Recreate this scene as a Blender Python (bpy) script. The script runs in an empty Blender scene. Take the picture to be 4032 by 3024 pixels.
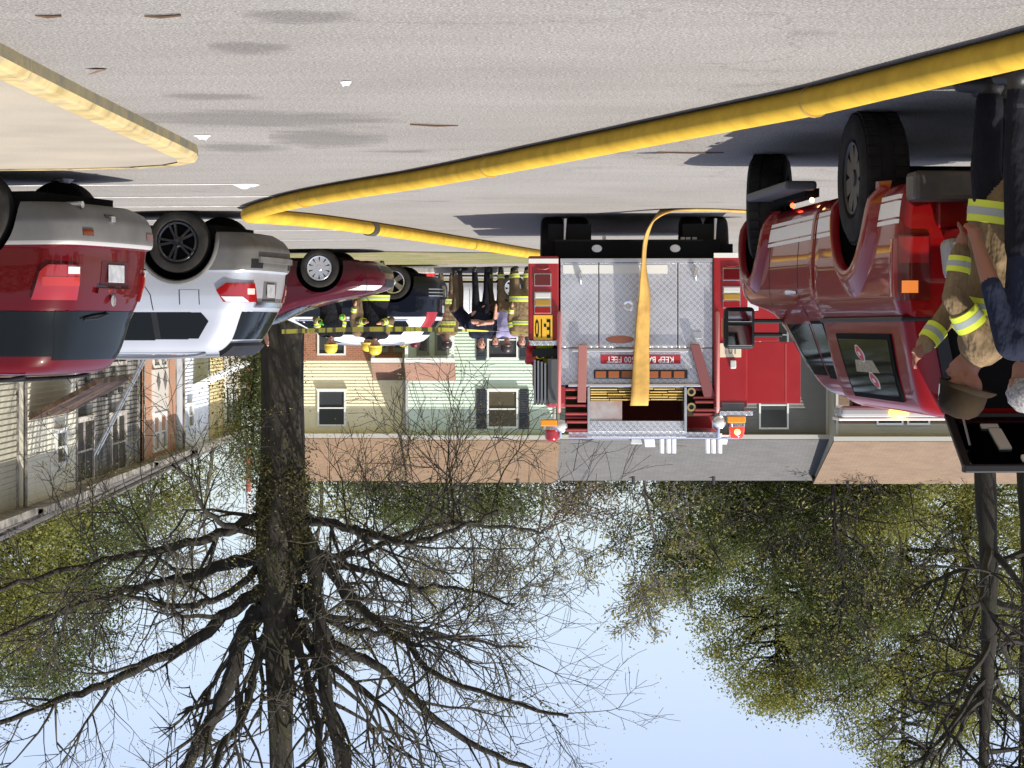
import bpy, bmesh, math, random
import numpy as np
from mathutils import Vector, Matrix
random.seed(11)
R = math.radians
sc = bpy.context.scene
COL = sc.collection

# ---------------------------------------------------------------- camera, sky, sun, exposure
F_PX, CAM_H, HOR = 2300.0, 1.33, 440.0        # focal length in pixels of a 1024 px wide frame, lens height, horizon row
cam_d = bpy.data.cameras.new('camera')
cam = bpy.data.objects.new('camera', cam_d)
COL.objects.link(cam)
cam.location = (0, 0, CAM_H)
cam.rotation_euler = (Matrix.Rotation(R(90), 4, 'X') @ Matrix.Rotation(math.pi, 4, 'Z')).to_euler()   # held upside down
cam_d.sensor_width = 36
cam_d.lens = F_PX / 1024 * 36
cam_d.shift_y = -(HOR - 384) / 1024
cam_d.clip_end = 3000
sc.camera = cam

TO_SUN = Vector((-0.42, -0.36, 1.0)).normalized()
EL = math.asin(TO_SUN.z)
world = bpy.data.worlds.new('World')
sc.world = world
world.use_nodes = True
wn = world.node_tree.nodes
wn.clear()
w_out = wn.new('ShaderNodeOutputWorld')
w_bg = wn.new('ShaderNodeBackground')
w_sky = wn.new('ShaderNodeTexSky')
w_sky.sky_type = 'NISHITA'
w_sky.sun_disc = False
w_sky.sun_elevation = EL
w_sky.sun_rotation = math.atan2(TO_SUN.x, TO_SUN.y)
w_sky.air_density = 1.0
w_sky.dust_density = 1.5
w_sky.ozone_density = 1.5
w_bg.inputs['Strength'].default_value = 0.135
w_hs = wn.new('ShaderNodeHueSaturation')          # thin even haze over the whole sky
w_hs.inputs['Saturation'].default_value = 0.74
w_hs.inputs['Hue'].default_value = 0.515
w_hs.inputs['Value'].default_value = 1.0
world.node_tree.links.new(w_sky.outputs[0], w_hs.inputs['Color'])
world.node_tree.links.new(w_hs.outputs[0], w_bg.inputs[0])
world.node_tree.links.new(w_bg.outputs[0], w_out.inputs[0])
sun_d = bpy.data.lights.new('sun', 'SUN')
sun_d.energy = 4.9
sun_d.angle = R(0.5)
sun_d.color = (1.0, 0.95, 0.86)
sun = bpy.data.objects.new('sun', sun_d)
COL.objects.link(sun)
sun.rotation_euler = TO_SUN.to_track_quat('Z', 'Y').to_euler()
sc.view_settings.view_transform = 'Standard'
sc.view_settings.look = 'None'
sc.view_settings.exposure = 0.60
sc.view_settings.gamma = 1.0

# ---------------------------------------------------------------- helpers
def uv(x, y):                       # photograph pixel (4032 x 3024, upside down) -> upright 1024 x 768 pixel
    return 1024 - x * 1024 / 4032, 768 - y * 768 / 3024
def gnd(x, y, h=0.0):               # photograph pixel -> point at height h
    u, v = uv(x, y)
    Y = F_PX * (CAM_H - h) / (v - HOR)
    return Vector(((u - 512) * Y / F_PX, Y, h))
def at(x, y, Y):                    # photograph pixel -> point at distance Y
    u, v = uv(x, y)
    return Vector(((u - 512) * Y / F_PX, Y, CAM_H + (HOR - v) * Y / F_PX))

def tag(o, label=None, cat=None, group=None, kind=None):
    if label: o['label'] = label
    if cat: o['category'] = cat
    if group: o['group'] = group
    if kind: o['kind'] = kind
    return o
def empty(name, loc=(0, 0, 0), rz=0.0, parent=None):
    o = bpy.data.objects.new(name, None)
    COL.objects.link(o)
    o.location = loc
    o.rotation_euler = (0, 0, rz)
    o.empty_display_size = 0.2
    if parent: o.parent = parent
    return o
def thing(name, label, cat, loc=(0, 0, 0), rz=0.0, group=None):
    return tag(empty(name, loc, rz), label, cat, group)
def copy_tree(o, parent=None):
    c = o.copy()
    COL.objects.link(c)
    c.parent = parent
    for ch in list(o.children):
        copy_tree(ch, c)
    return c

class MB:
    """collects faces, then links them as one mesh object"""
    def __init__(s):
        s.v, s.f, s.m = [], [], []
    def add(s, vs, fs, m=0, M=None):
        b = len(s.v)
        if M is not None:
            vs = [M @ Vector(p) for p in vs]
        s.v.extend(tuple(p) for p in vs)
        s.f.extend(tuple(i + b for i in f) for f in fs)
        s.m.extend([m] * len(fs))
        return s
    def box(s, c, d, m=0, rz=0.0, M=None, taper=(1, 1)):
        hx, hy, hz = d[0] / 2, d[1] / 2, d[2] / 2
        vs = []
        for z in (-1, 1):
            kx, ky = (taper if z > 0 else (1, 1))
            for x, y in ((-1, -1), (1, -1), (1, 1), (-1, 1)):
                vs.append(Vector((x * hx * kx, y * hy * ky, z * hz)))
        T = Matrix.Translation(c) @ Matrix.Rotation(rz, 4, 'Z')
        if M is not None: T = M @ T
        return s.add(vs, [(3, 2, 1, 0), (4, 5, 6, 7), (0, 1, 5, 4), (1, 2, 6, 5), (2, 3, 7, 6), (3, 0, 4, 7)], m, T)
    def bar(s, a, b, w, h=None, m=0):
        """rectangular bar from a to b"""
        a, b = Vector(a), Vector(b)
        h = w if h is None else h
        d = b - a
        T = Matrix.Translation((a + b) / 2) @ d.to_track_quat('Y', 'Z').to_matrix().to_4x4()
        return s.box((0, 0, 0), (w, d.length, h), m, 0, T)
    def tube(s, pts, rad, n=8, m=0, cap=True):
        pts = [Vector(p) for p in pts]
        if not hasattr(rad, '__len__'): rad = [rad] * len(pts)
        b = len(s.v)
        up = None
        for i, p in enumerate(pts):
            t = (pts[min(i + 1, len(pts) - 1)] - pts[max(i - 1, 0)])
            if t.length < 1e-9: t = Vector((0, 0, 1))
            t.normalize()
            if up is None:
                up = t.orthogonal().normalized()
            else:
                up = up - t * up.dot(t)
                if up.length < 1e-6: up = t.orthogonal()
                up.normalize()
            sd = t.cross(up)
            for k in range(n):
                a = 2 * math.pi * k / n
                q = p + (up * math.cos(a) + sd * math.sin(a)) * rad[i]
                s.v.append((q.x, q.y, q.z))
        for i in range(len(pts) - 1):
            for k in range(n):
                k2 = (k + 1) % n
                s.f.append((b + i * n + k, b + i * n + k2, b + (i + 1) * n + k2, b + (i + 1) * n + k))
                s.m.append(m)
        if cap:
            s.f.append(tuple(b + k for k in reversed(range(n)))); s.m.append(m)
            e = b + (len(pts) - 1) * n
            s.f.append(tuple(e + k for k in range(n))); s.m.append(m)
        return s
    def lathe(s, prof, n=24, m=0, M=None, closed=False):
        """profile (radius, height) turned about local Z"""
        vs, fs = [], []
        for r, h in prof:
            for k in range(n):
                a = 2 * math.pi * k / n
                vs.append(Vector((r * math.cos(a), r * math.sin(a), h)))
        L = len(prof)
        for i in range(L if closed else L - 1):
            j = (i + 1) % L
            for k in range(n):
                k2 = (k + 1) % n
                fs.append((i * n + k, i * n + k2, j * n + k2, j * n + k))
        if not closed:
            if prof[0][0] > 1e-4: fs.append(tuple(reversed(range(n))))
            if prof[-1][0] > 1e-4: fs.append(tuple((L - 1) * n + k for k in range(n)))
        return s.add(vs, fs, m, M)
    def ball(s, c, r, n=12, m=0, sz=(1, 1, 1)):
        prof = [(max(1e-5, math.sin(math.pi * i / n)) * 1.0, -math.cos(math.pi * i / n)) for i in range(n + 1)]
        M = Matrix.Translation(c) @ Matrix.Diagonal((r * sz[0], r * sz[1], r * sz[2], 1))
        return s.lathe(prof, n + 4, m, M)
    def grid(s, P, m=0):
        """P: rows of points"""
        b = len(s.v)
        nr, nc = len(P), len(P[0])
        for row in P: s.v.extend(tuple(p) for p in row)
        for i in range(nr - 1):
            for j in range(nc - 1):
                s.f.append((b + i * nc + j, b + i * nc + j + 1, b + (i + 1) * nc + j + 1, b + (i + 1) * nc + j))
                s.m.append(m)
        return s
    def prism(s, poly, thick, m=0, M=None):
        """flat polygon in local XZ, extruded along local Y by thick"""
        n = len(poly)
        vs = [Vector((x, 0, z)) for x, z in poly] + [Vector((x, thick, z)) for x, z in poly]
        fs = [tuple(range(n)), tuple(range(2 * n - 1, n - 1, -1))]
        for i in range(n):
            j = (i + 1) % n
            fs.append((j, i, n + i, n + j))
        return s.add(vs, fs, m, M)
    def build(s, name, mats, parent=None, smooth=None, bevel=0.0, seg=2, loc=None):
        me = bpy.data.meshes.new(name)
        me.from_pydata(s.v, [], s.f)
        if not isinstance(mats, (list, tuple)): mats = [mats]
        for mt in mats: me.materials.append(mt)
        if len(mats) > 1:
            me.polygons.foreach_set('material_index', s.m)
        fix_normals(me)
        if smooth is not None:
            me.polygons.foreach_set('use_smooth', [True] * len(me.polygons))
            if smooth < 179: me.set_sharp_from_angle(angle=R(smooth))
        me.update()
        o = bpy.data.objects.new(name, me)
        COL.objects.link(o)
        if parent: o.parent = parent
        if loc is not None: o.location = loc
        if bevel:
            b = o.modifiers.new('bevel', 'BEVEL')
            b.width, b.segments, b.limit_method, b.angle_limit = bevel, seg, 'ANGLE', R(30)
            b.harden_normals = False
        return o
def fix_normals(me):
    bm = bmesh.new()
    bm.from_mesh(me)
    bmesh.ops.recalc_face_normals(bm, faces=bm.faces)
    bm.to_mesh(me)
    bm.free()

def fast_mesh(name, verts, nper, mat, parent=None, kind=None):
    """verts: numpy (N*nper, 3); consecutive nper verts make one face"""
    verts = np.asarray(verts, dtype=np.float32)
    nv = len(verts); nf = nv // nper
    me = bpy.data.meshes.new(name)
    me.vertices.add(nv)
    me.vertices.foreach_set('co', verts.ravel())
    me.loops.add(nv)
    me.loops.foreach_set('vertex_index', np.arange(nv, dtype=np.int32))
    me.polygons.add(nf)
    me.polygons.foreach_set('loop_start', np.arange(0, nv, nper, dtype=np.int32))
    me.materials.append(mat)
    me.update(calc_edges=True)
    o = bpy.data.objects.new(name, me)
    COL.objects.link(o)
    if parent: o.parent = parent
    if kind: o['kind'] = kind
    return o
def evaluated(o):
    """bake the modifiers of o into its mesh"""
    dg = bpy.context.evaluated_depsgraph_get()
    me = bpy.data.meshes.new_from_object(o.evaluated_get(dg))
    old = o.data
    o.modifiers.clear()
    o.data = me
    bpy.data.meshes.remove(old)
    return o

def text_obj(name, body, mat, size, M, parent=None, extrude=0.004, sx=1.0, bold=0.0, align='CENTER'):
    cu = bpy.data.curves.new(name, 'FONT')
    cu.body = body
    cu.size = size
    cu.extrude = extrude
    cu.offset = bold
    cu.align_x = align
    cu.align_y = 'CENTER'
    cu.resolution_u = 2
    tmp = bpy.data.objects.new(name, cu)
    COL.objects.link(tmp)
    dg = bpy.context.evaluated_depsgraph_get()
    me = bpy.data.meshes.new_from_object(tmp.evaluated_get(dg))
    bpy.data.objects.remove(tmp)
    bpy.data.curves.remove(cu)
    me.transform(Matrix.Diagonal((sx, 1, 1, 1)))
    me.transform(M)
    me.materials.clear()
    me.materials.append(mat)
    o = bpy.data.objects.new(name, me)
    COL.objects.link(o)
    if parent: o.parent = parent
    return o

# ---------------------------------------------------------------- materials
MATS = {}
def mat(name, col, rough=0.6, metal=0.0, var=0.0, scale=8.0, bump=0.0, bscale=None, coat=0.0, emit=None, estr=0.0, spec=0.5, col2=None, detail=6.0, trans=0.0):
    """principled material; var mixes towards col2 (or a darker/lighter tone) by object-space noise"""
    if name in MATS: return MATS[name]
    m = bpy.data.materials.new(name)
    m.use_nodes = True
    nt = m.node_tree
    N, L = nt.nodes, nt.links
    b = N['Principled BSDF']
    b.inputs['Base Color'].default_value = (*col, 1)
    b.inputs['Roughness'].default_value = rough
    b.inputs['Metallic'].default_value = metal
    b.inputs['Specular IOR Level'].default_value = spec
    if coat:
        b.inputs['Coat Weight'].default_value = coat
        b.inputs['Coat Roughness'].default_value = 0.03
    if trans: b.inputs['Transmission Weight'].default_value = trans
    if emit:
        b.inputs['Emission Color'].default_value = (*emit, 1)
        b.inputs['Emission Strength'].default_value = estr
    if var or bump:
        tc = N.new('ShaderNodeTexCoord')
        nz = N.new('ShaderNodeTexNoise')
        nz.inputs['Scale'].default_value = scale
        nz.inputs['Detail'].default_value = detail
        L.new(tc.outputs['Object'], nz.inputs['Vector'])
        if var:
            if col2 is None: col2 = tuple(max(0, c * (1 - var)) for c in col)
            rp = N.new('ShaderNodeValToRGB')
            rp.color_ramp.elements[0].position = 0.35
            rp.color_ramp.elements[1].position = 0.68
            rp.color_ramp.elements[0].color = (*col, 1)
            rp.color_ramp.elements[1].color = (*col2, 1)
            L.new(nz.outputs['Fac'], rp.inputs['Fac'])
            L.new(rp.outputs['Color'], b.inputs['Base Color'])
        if bump:
            src = nz
            if bscale:
                src = N.new('ShaderNodeTexNoise')
                src.inputs['Scale'].default_value = bscale
                src.inputs['Detail'].default_value = 4
                L.new(tc.outputs['Object'], src.inputs['Vector'])
            bp = N.new('ShaderNodeBump')
            bp.inputs['Strength'].default_value = bump
            bp.inputs['Distance'].default_value = 0.02
            L.new(src.outputs['Fac'], bp.inputs['Height'])
            L.new(bp.outputs['Normal'], b.inputs['Normal'])
    MATS[name] = m
    return m
def nodes_of(m):
    return m.node_tree.nodes, m.node_tree.links, m.node_tree.nodes['Principled BSDF']
def ramp(N, stops):
    r = N.new('ShaderNodeValToRGB')
    e = r.color_ramp.elements
    while len(e) < len(stops): e.new(0.5)
    for i, (p, c) in enumerate(stops):
        e[i].position = p
        e[i].color = (*c, 1)
    return r
def noise(N, L, vec, scale, detail=5, rough=0.55, mapping=None):
    n = N.new('ShaderNodeTexNoise')
    n.inputs['Scale'].default_value = scale
    n.inputs['Detail'].default_value = detail
    n.inputs['Roughness'].default_value = rough
    if mapping:
        mp = N.new('ShaderNodeMapping')
        mp.inputs['Scale'].default_value = mapping
        L.new(vec, mp.inputs['Vector'])
        vec = mp.outputs['Vector']
    L.new(vec, n.inputs['Vector'])
    return n
def mixc(N, L, fac, a, b, mode='MIX'):
    x = N.new('ShaderNodeMix')
    x.data_type = 'RGBA'
    x.blend_type = mode
    for sock, val in ((x.inputs[0], fac), (x.inputs[6], a), (x.inputs[7], b)):
        if hasattr(val, 'links') or hasattr(val, 'is_linked'):
            L.new(val, sock)
        elif isinstance(val, (int, float)):
            sock.default_value = val
        else:
            sock.default_value = (*val, 1)
    return x.outputs[2]

def mat_asphalt():
    m = mat('worn_asphalt', (0.33, 0.30, 0.27), 0.9)
    N, L, b = nodes_of(m)
    tc = N.new('ShaderNodeTexCoord')
    v = tc.outputs['Object']
    fine = noise(N, L, v, 70, 4, 0.75)
    mid = noise(N, L, v, 28, 4, 0.6)
    big = noise(N, L, v, 0.35, 5, 0.6)
    stain = noise(N, L, v, 0.9, 3, 0.5, mapping=(0.55, 1.0, 1))
    r1 = ramp(N, [(0.31, (0.062, 0.060, 0.058)), (0.5, (0.20, 0.191, 0.179)), (0.69, (0.42, 0.402, 0.378))])
    L.new(fine.outputs['Fac'], r1.inputs['Fac'])
    r2 = ramp(N, [(0.3, (0.80, 0.80, 0.80)), (0.7, (1.12, 1.10, 1.08))])
    L.new(mid.outputs['Fac'], r2.inputs['Fac'])
    c = mixc(N, L, 1.0, r1.outputs['Color'], r2.outputs['Color'], 'MULTIPLY')
    r3 = ramp(N, [(0.3, (0.88, 0.86, 0.84)), (0.7, (1.1, 1.1, 1.1))])
    L.new(big.outputs['Fac'], r3.inputs['Fac'])
    c = mixc(N, L, 1.0, c, r3.outputs['Color'], 'MULTIPLY')
    r4 = ramp(N, [(0.655, (1, 1, 1)), (0.74, (0.62, 0.60, 0.58))])
    L.new(stain.outputs['Fac'], r4.inputs['Fac'])
    c = mixc(N, L, 1.0, c, r4.outputs['Color'], 'MULTIPLY')
    stk = noise(N, L, v, 1.6, 6, 0.65, mapping=(0.35, 1.6, 1))
    r5 = ramp(N, [(0.35, (0.93, 0.925, 0.92)), (0.62, (1.03, 1.03, 1.03))])
    L.new(stk.outputs['Fac'], r5.inputs['Fac'])
    c = mixc(N, L, 1.0, c, r5.outputs['Color'], 'MULTIPLY')
    wv = N.new('ShaderNodeTexVoronoi'); wv.feature = 'DISTANCE_TO_EDGE'
    wv.inputs['Scale'].default_value = 0.16
    wob = noise(N, L, v, 1.1, 5, 0.6)
    ad = N.new('ShaderNodeVectorMath'); ad.operation = 'MULTIPLY_ADD'
    L.new(wob.outputs['Color'], ad.inputs[0]); ad.inputs[1].default_value = (1.6, 1.6, 0); L.new(v, ad.inputs[2])
    L.new(ad.outputs[0], wv.inputs['Vector'])
    r6 = ramp(N, [(0.0, (0.78, 0.77, 0.76)), (0.0018, (1, 1, 1))])
    L.new(wv.outputs['Distance'], r6.inputs['Fac'])
    c = mixc(N, L, 1.0, c, r6.outputs['Color'], 'MULTIPLY')
    L.new(c, b.inputs['Base Color'])
    bp = N.new('ShaderNodeBump')
    bp.inputs['Strength'].default_value = 0.6
    bp.inputs['Distance'].default_value = 0.008
    L.new(fine.outputs['Fac'], bp.inputs['Height'])
    L.new(bp.outputs['Normal'], b.inputs['Normal'])
    return m
def mat_grass():
    m = mat('thin_grass', (0.09, 0.1, 0.035), 0.95)
    N, L, b = nodes_of(m)
    tc = N.new('ShaderNodeTexCoord')
    n1 = noise(N, L, tc.outputs['Object'], 1.3, 6, 0.65)
    n2 = noise(N, L, tc.outputs['Object'], 22, 4, 0.7)
    r = ramp(N, [(0.30, (0.10, 0.125, 0.035)), (0.5, (0.17, 0.16, 0.06)), (0.62, (0.24, 0.18, 0.12)), (0.8, (0.20, 0.15, 0.10))])
    L.new(n1.outputs['Fac'], r.inputs['Fac'])
    r2 = ramp(N, [(0.3, (0.6, 0.6, 0.6)), (0.7, (1.25, 1.25, 1.2))])
    L.new(n2.outputs['Fac'], r2.inputs['Fac'])
    L.new(mixc(N, L, 1.0, r.outputs['Color'], r2.outputs['Color'], 'MULTIPLY'), b.inputs['Base Color'])
    return m
def mat_diamond():
    m = mat('diamond_plate', (0.62, 0.63, 0.66), 0.34, 0.75)
    N, L, b = nodes_of(m)
    tc = N.new('ShaderNodeTexCoord')
    hs = []
    for ang in (45, -45):
        mp = N.new('ShaderNodeMapping')
        mp.inputs['Rotation'].default_value = (0, R(ang), 0)
        mp.inputs['Scale'].default_value = (1, 0, 1)
        L.new(tc.outputs['Object'], mp.inputs['Vector'])
        sc2 = N.new('ShaderNodeMapping'); sc2.inputs['Scale'].default_value = (1, 1, 0.4)
        L.new(mp.outputs['Vector'], sc2.inputs['Vector'])
        v = N.new('ShaderNodeTexVoronoi')
        v.inputs['Scale'].default_value = 46
        v.inputs['Randomness'].default_value = 0.0
        L.new(sc2.outputs['Vector'], v.inputs['Vector'])
        hs.append(v.outputs['Distance'])
    mn = N.new('ShaderNodeMath'); mn.operation = 'MINIMUM'
    L.new(hs[0], mn.inputs[0]); L.new(hs[1], mn.inputs[1])
    r = ramp(N, [(0.16, (1, 1, 1)), (0.34, (0, 0, 0))])
    L.new(mn.outputs[0], r.inputs['Fac'])
    bp = N.new('ShaderNodeBump')
    bp.inputs['Strength'].default_value = 0.5
    bp.inputs['Distance'].default_value = 0.004
    L.new(r.outputs['Color'], bp.inputs['Height'])
    L.new(bp.outputs['Normal'], b.inputs['Normal'])
    big = noise(N, L, tc.outputs['Object'], 3.0, 5)
    rc = ramp(N, [(0.3, (0.40, 0.41, 0.43)), (0.7, (0.58, 0.59, 0.61))])
    L.new(big.outputs['Fac'], rc.inputs['Fac'])
    L.new(mixc(N, L, r.outputs['Color'], rc.outputs['Color'], (0.74, 0.75, 0.77)), b.inputs['Base Color'])
    return m
def mat_siding(name, col, char=None, grime=(0.75, 0.76, 0.7)):
    """painted lap siding, optional soot patches with a shape of their own"""
    m = mat(name, col, 0.62)
    N, L, b = nodes_of(m)
    tc = N.new('ShaderNodeTexCoord')
    n1 = noise(N, L, tc.outputs['Object'], 0.8, 6, 0.6)
    r = ramp(N, [(0.3, grime), (0.6, (1, 1, 1))])
    L.new(n1.outputs['Fac'], r.inputs['Fac'])
    c = mixc(N, L, 0.55, col, mixc(N, L, 1.0, col, r.outputs['Color'], 'MULTIPLY'))
    if char:
        n2 = noise(N, L, tc.outputs['Object'], char[0], 5, 0.65, mapping=(1, 1, 0.45))
        r2 = ramp(N, [(char[1], (0, 0, 0)), (char[1] + 0.13, (1, 1, 1))])
        L.new(n2.outputs['Fac'], r2.inputs['Fac'])
        c = mixc(N, L, r2.outputs['Color'], c, char[2])
    L.new(c, b.inputs['Base Color'])
    return m
def mat_shingle(name, c1, c2):
    m = mat(name, c1, 0.92)
    N, L, b = nodes_of(m)
    tc = N.new('ShaderNodeTexCoord')
    bk = N.new('ShaderNodeTexBrick')
    bk.inputs['Scale'].default_value = 1.0
    bk.inputs['Brick Width'].default_value = 0.34
    bk.inputs['Row Height'].default_value = 0.135
    bk.inputs['Mortar Size'].default_value = 0.008
    bk.inputs['Color1'].default_value = (*c1, 1)
    bk.inputs['Color2'].default_value = (*c2, 1)
    bk.inputs['Mortar'].default_value = (*[x * 0.6 for x in c1], 1)
    L.new(tc.outputs['Object'], bk.inputs['Vector'])
    n1 = noise(N, L, tc.outputs['Object'], 1.1, 6, 0.65)
    r = ramp(N, [(0.3, (0.85, 0.85, 0.85)), (0.7, (1.1, 1.08, 1.06))])
    L.new(n1.outputs['Fac'], r.inputs['Fac'])
    L.new(mixc(N, L, 1.0, bk.outputs['Color'], r.outputs['Color'], 'MULTIPLY'), b.inputs['Base Color'])
    return m
def mat_brick(name, c1, c2, mortar):
    m = mat(name, c1, 0.9)
    N, L, b = nodes_of(m)
    tc = N.new('ShaderNodeTexCoord')
    mp = N.new('ShaderNodeMapping')
    mp.inputs['Rotation'].default_value = (R(90), 0, 0)
    L.new(tc.outputs['Object'], mp.inputs['Vector'])
    bk = N.new('ShaderNodeTexBrick')
    bk.inputs['Scale'].default_value = 1.0
    bk.inputs['Brick Width'].default_value = 0.21
    bk.inputs['Row Height'].default_value = 0.075
    bk.inputs['Mortar Size'].default_value = 0.006
    bk.inputs['Color1'].default_value = (*c1, 1)
    bk.inputs['Color2'].default_value = (*c2, 1)
    bk.inputs['Mortar'].default_value = (*mortar, 1)
    L.new(mp.outputs['Vector'], bk.inputs['Vector'])
    L.new(bk.outputs['Color'], b.inputs['Base Color'])
    return m
def mat_leaf(name, cols, rough=0.6):
    m = bpy.data.materials.new(name)
    m.use_nodes = True
    N, L = m.node_tree.nodes, m.node_tree.links
    b = N['Principled BSDF']
    b.inputs['Roughness'].default_value = rough
    tc = N.new('ShaderNodeTexCoord')
    n = noise(N, L, tc.outputs['Object'], 2.2, 6, 0.8)
    k = len(cols)
    r = ramp(N, [(0.3 + 0.4 * i / max(1, k - 1), c) for i, c in enumerate(cols)])
    L.new(n.outputs['Fac'], r.inputs['Fac'])
    L.new(r.outputs['Color'], b.inputs['Base Color'])
    t = N.new('ShaderNodeBsdfTranslucent')
    L.new(r.outputs['Color'], t.inputs['Color'])
    mx = N.new('ShaderNodeMixShader')
    mx.inputs[0].default_value = 0.45
    L.new(b.outputs[0], mx.inputs[1]); L.new(t.outputs[0], mx.inputs[2])
    L.new(mx.outputs[0], N['Material Output'].inputs[0])
    return m
def mat_bark(name, c1, c2, moss):
    m = mat(name, c1, 0.95)
    N, L, b = nodes_of(m)
    tc = N.new('ShaderNodeTexCoord')
    n1 = noise(N, L, tc.outputs['Object'], 9, 6, 0.7, mapping=(1, 1, 0.16))
    r = ramp(N, [(0.3, c1), (0.7, c2)])
    L.new(n1.outputs['Fac'], r.inputs['Fac'])
    n2 = noise(N, L, tc.outputs['Object'], 1.6, 6, 0.7)
    r2 = ramp(N, [(0.5, (0, 0, 0)), (0.66, (1, 1, 1))])
    L.new(n2.outputs['Fac'], r2.inputs['Fac'])
    L.new(mixc(N, L, r2.outputs['Color'], r.outputs['Color'], moss), b.inputs['Base Color'])
    bp = N.new('ShaderNodeBump')
    bp.inputs['Strength'].default_value = 0.9
    bp.inputs['Distance'].default_value = 0.05
    L.new(n1.outputs['Fac'], bp.inputs['Height'])
    L.new(bp.outputs['Normal'], b.inputs['Normal'])
    return m
def mat_fabric(name, col, fold=0.5, dirt=0.25, rough=0.9):
    m = mat(name, col, rough, spec=0.12)
    N, L, b = nodes_of(m)
    tc = N.new('ShaderNodeTexCoord')
    n1 = noise(N, L, tc.outputs['Object'], 5, 5, 0.6)
    r = ramp(N, [(0.35, tuple(c * (1 - dirt) for c in col)), (0.65, col)])
    L.new(n1.outputs['Fac'], r.inputs['Fac'])
    L.new(r.outputs['Color'], b.inputs['Base Color'])
    n2 = noise(N, L, tc.outputs['Object'], 7, 3, 0.5, mapping=(1.5, 1.5, 0.7))
    bp = N.new('ShaderNodeBump')
    bp.inputs['Strength'].default_value = fold
    bp.inputs['Distance'].default_value = 0.06
    L.new(n2.outputs['Fac'], bp.inputs['Height'])
    L.new(bp.outputs['Normal'], b.inputs['Normal'])
    return m

ASPHALT, GRASS, DIAMOND = mat_asphalt(), mat_grass(), mat_diamond()
BLACK = mat('black_rubber', (0.010, 0.010, 0.010), 0.75, spec=0.2)
TYRE = mat('tyre_rubber', (0.015, 0.014, 0.013), 0.9, var=0.5, scale=6, col2=(0.032, 0.029, 0.025), spec=0.2)
BLK_PL = mat('black_plastic', (0.012, 0.012, 0.013), 0.5, spec=0.3)
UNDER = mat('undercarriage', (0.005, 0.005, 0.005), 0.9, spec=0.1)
GLASS = mat('tinted_glass', (0.008, 0.010, 0.011), 0.05, spec=0.16)
CHROME = mat('chrome', (0.75, 0.76, 0.78), 0.16, 1.0)
ALU = mat('aluminium', (0.62, 0.63, 0.65), 0.38, 0.85, var=0.2, scale=5)
WHITE = mat('white_paint', (0.78, 0.78, 0.77), 0.5)
AMBER = mat('amber_lens', (0.75, 0.28, 0.02), 0.25, coat=0.5)
REDLENS = mat('red_lens', (0.26, 0.006, 0.007), 0.15, coat=0.8)
REDLENS_D = mat('dark_red_lens', (0.09, 0.003, 0.004), 0.15, coat=0.8)
CLEARLENS = mat('clear_lens', (0.56, 0.56, 0.52), 0.15, coat=0.8)
FIRE_RED = mat('fire_engine_red', (0.30, 0.008, 0.011), 0.38, coat=0.5, var=0.12, scale=2)
HOSE_Y = mat_fabric('yellow_hose_jacket', (0.58, 0.36, 0.04), 0.035, 0.25, 0.8)
HOSE_O = mat_fabric('orange_hose_jacket', (0.58, 0.35, 0.10), 0.12, 0.35, 0.85)
YEL = mat('lime_reflective', (0.62, 0.70, 0.05), 0.55)
SILV = mat('silver_reflective', (0.32, 0.36, 0.33), 0.5)
PLATE = mat('plate_white', (0.46, 0.47, 0.46), 0.5, var=0.5, scale=14, col2=(0.30, 0.31, 0.34))
# ================================================================ the setting: ground, kerb, lines, verge
ground = MB().add([(-700, -60, 0), (700, -60, 0), (700, 1300, 0), (-700, 1300, 0)], [(0, 1, 2, 3)]).build('ground', ASPHALT)
tag(ground, 'worn pale grey asphalt of the parking lot', None, kind='structure')

def sheet(name, poly, z, m, label):
    o = MB().add([(x, y, z) for x, y in poly], [tuple(range(len(poly)))]).build(name, m)
    return tag(o, label, None, kind='structure')
sheet('verge', [(-1.2, 42.5), (0.4, 40.5), (3.0, 39.6), (9, 40.2), (26, 41), (26, 48.4), (10, 48.2), (2.2, 48.0), (-0.6, 46.8)], 0.012, GRASS, 'thin grass and bare dirt strip beyond the parking stalls')
sheet('lawn', [(-60, 62), (11.0, 62), (11.0, 48.9), (40, 48.9), (60, 130), (-60, 130)], 0.010, GRASS, 'patchy lawn in front of the townhouses')

LINE = mat('worn_line_paint', (0.66, 0.65, 0.62), 0.8, var=0.5, scale=7, col2=(0.40, 0.38, 0.35))
for i, (x0, y0, x1, y1) in enumerate([(2.35, 21.2, 7.6, 21.75), (2.4, 23.2, 7.8, 23.75), (2.3, 25.0, 8.0, 25.55), (2.3, 28.1, 8.0, 28.7),
                                      (2.2, 31.2, 8.0, 31.9), (2.2, 34.6, 8.0, 35.2)]):
    d = Vector((x1 - x0, y1 - y0, 0)).normalized()
    n = Vector((-d.y, d.x, 0)) * 0.055
    a, b = Vector((x0, y0, 0.004)), Vector((x1, y1, 0.004))
    o = MB().add([a - n, b - n, b + n, a + n], [(0, 1, 2, 3)]).build('stall_line', LINE)
    tag(o, 'worn white painted stall line', None, kind='structure')

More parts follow.
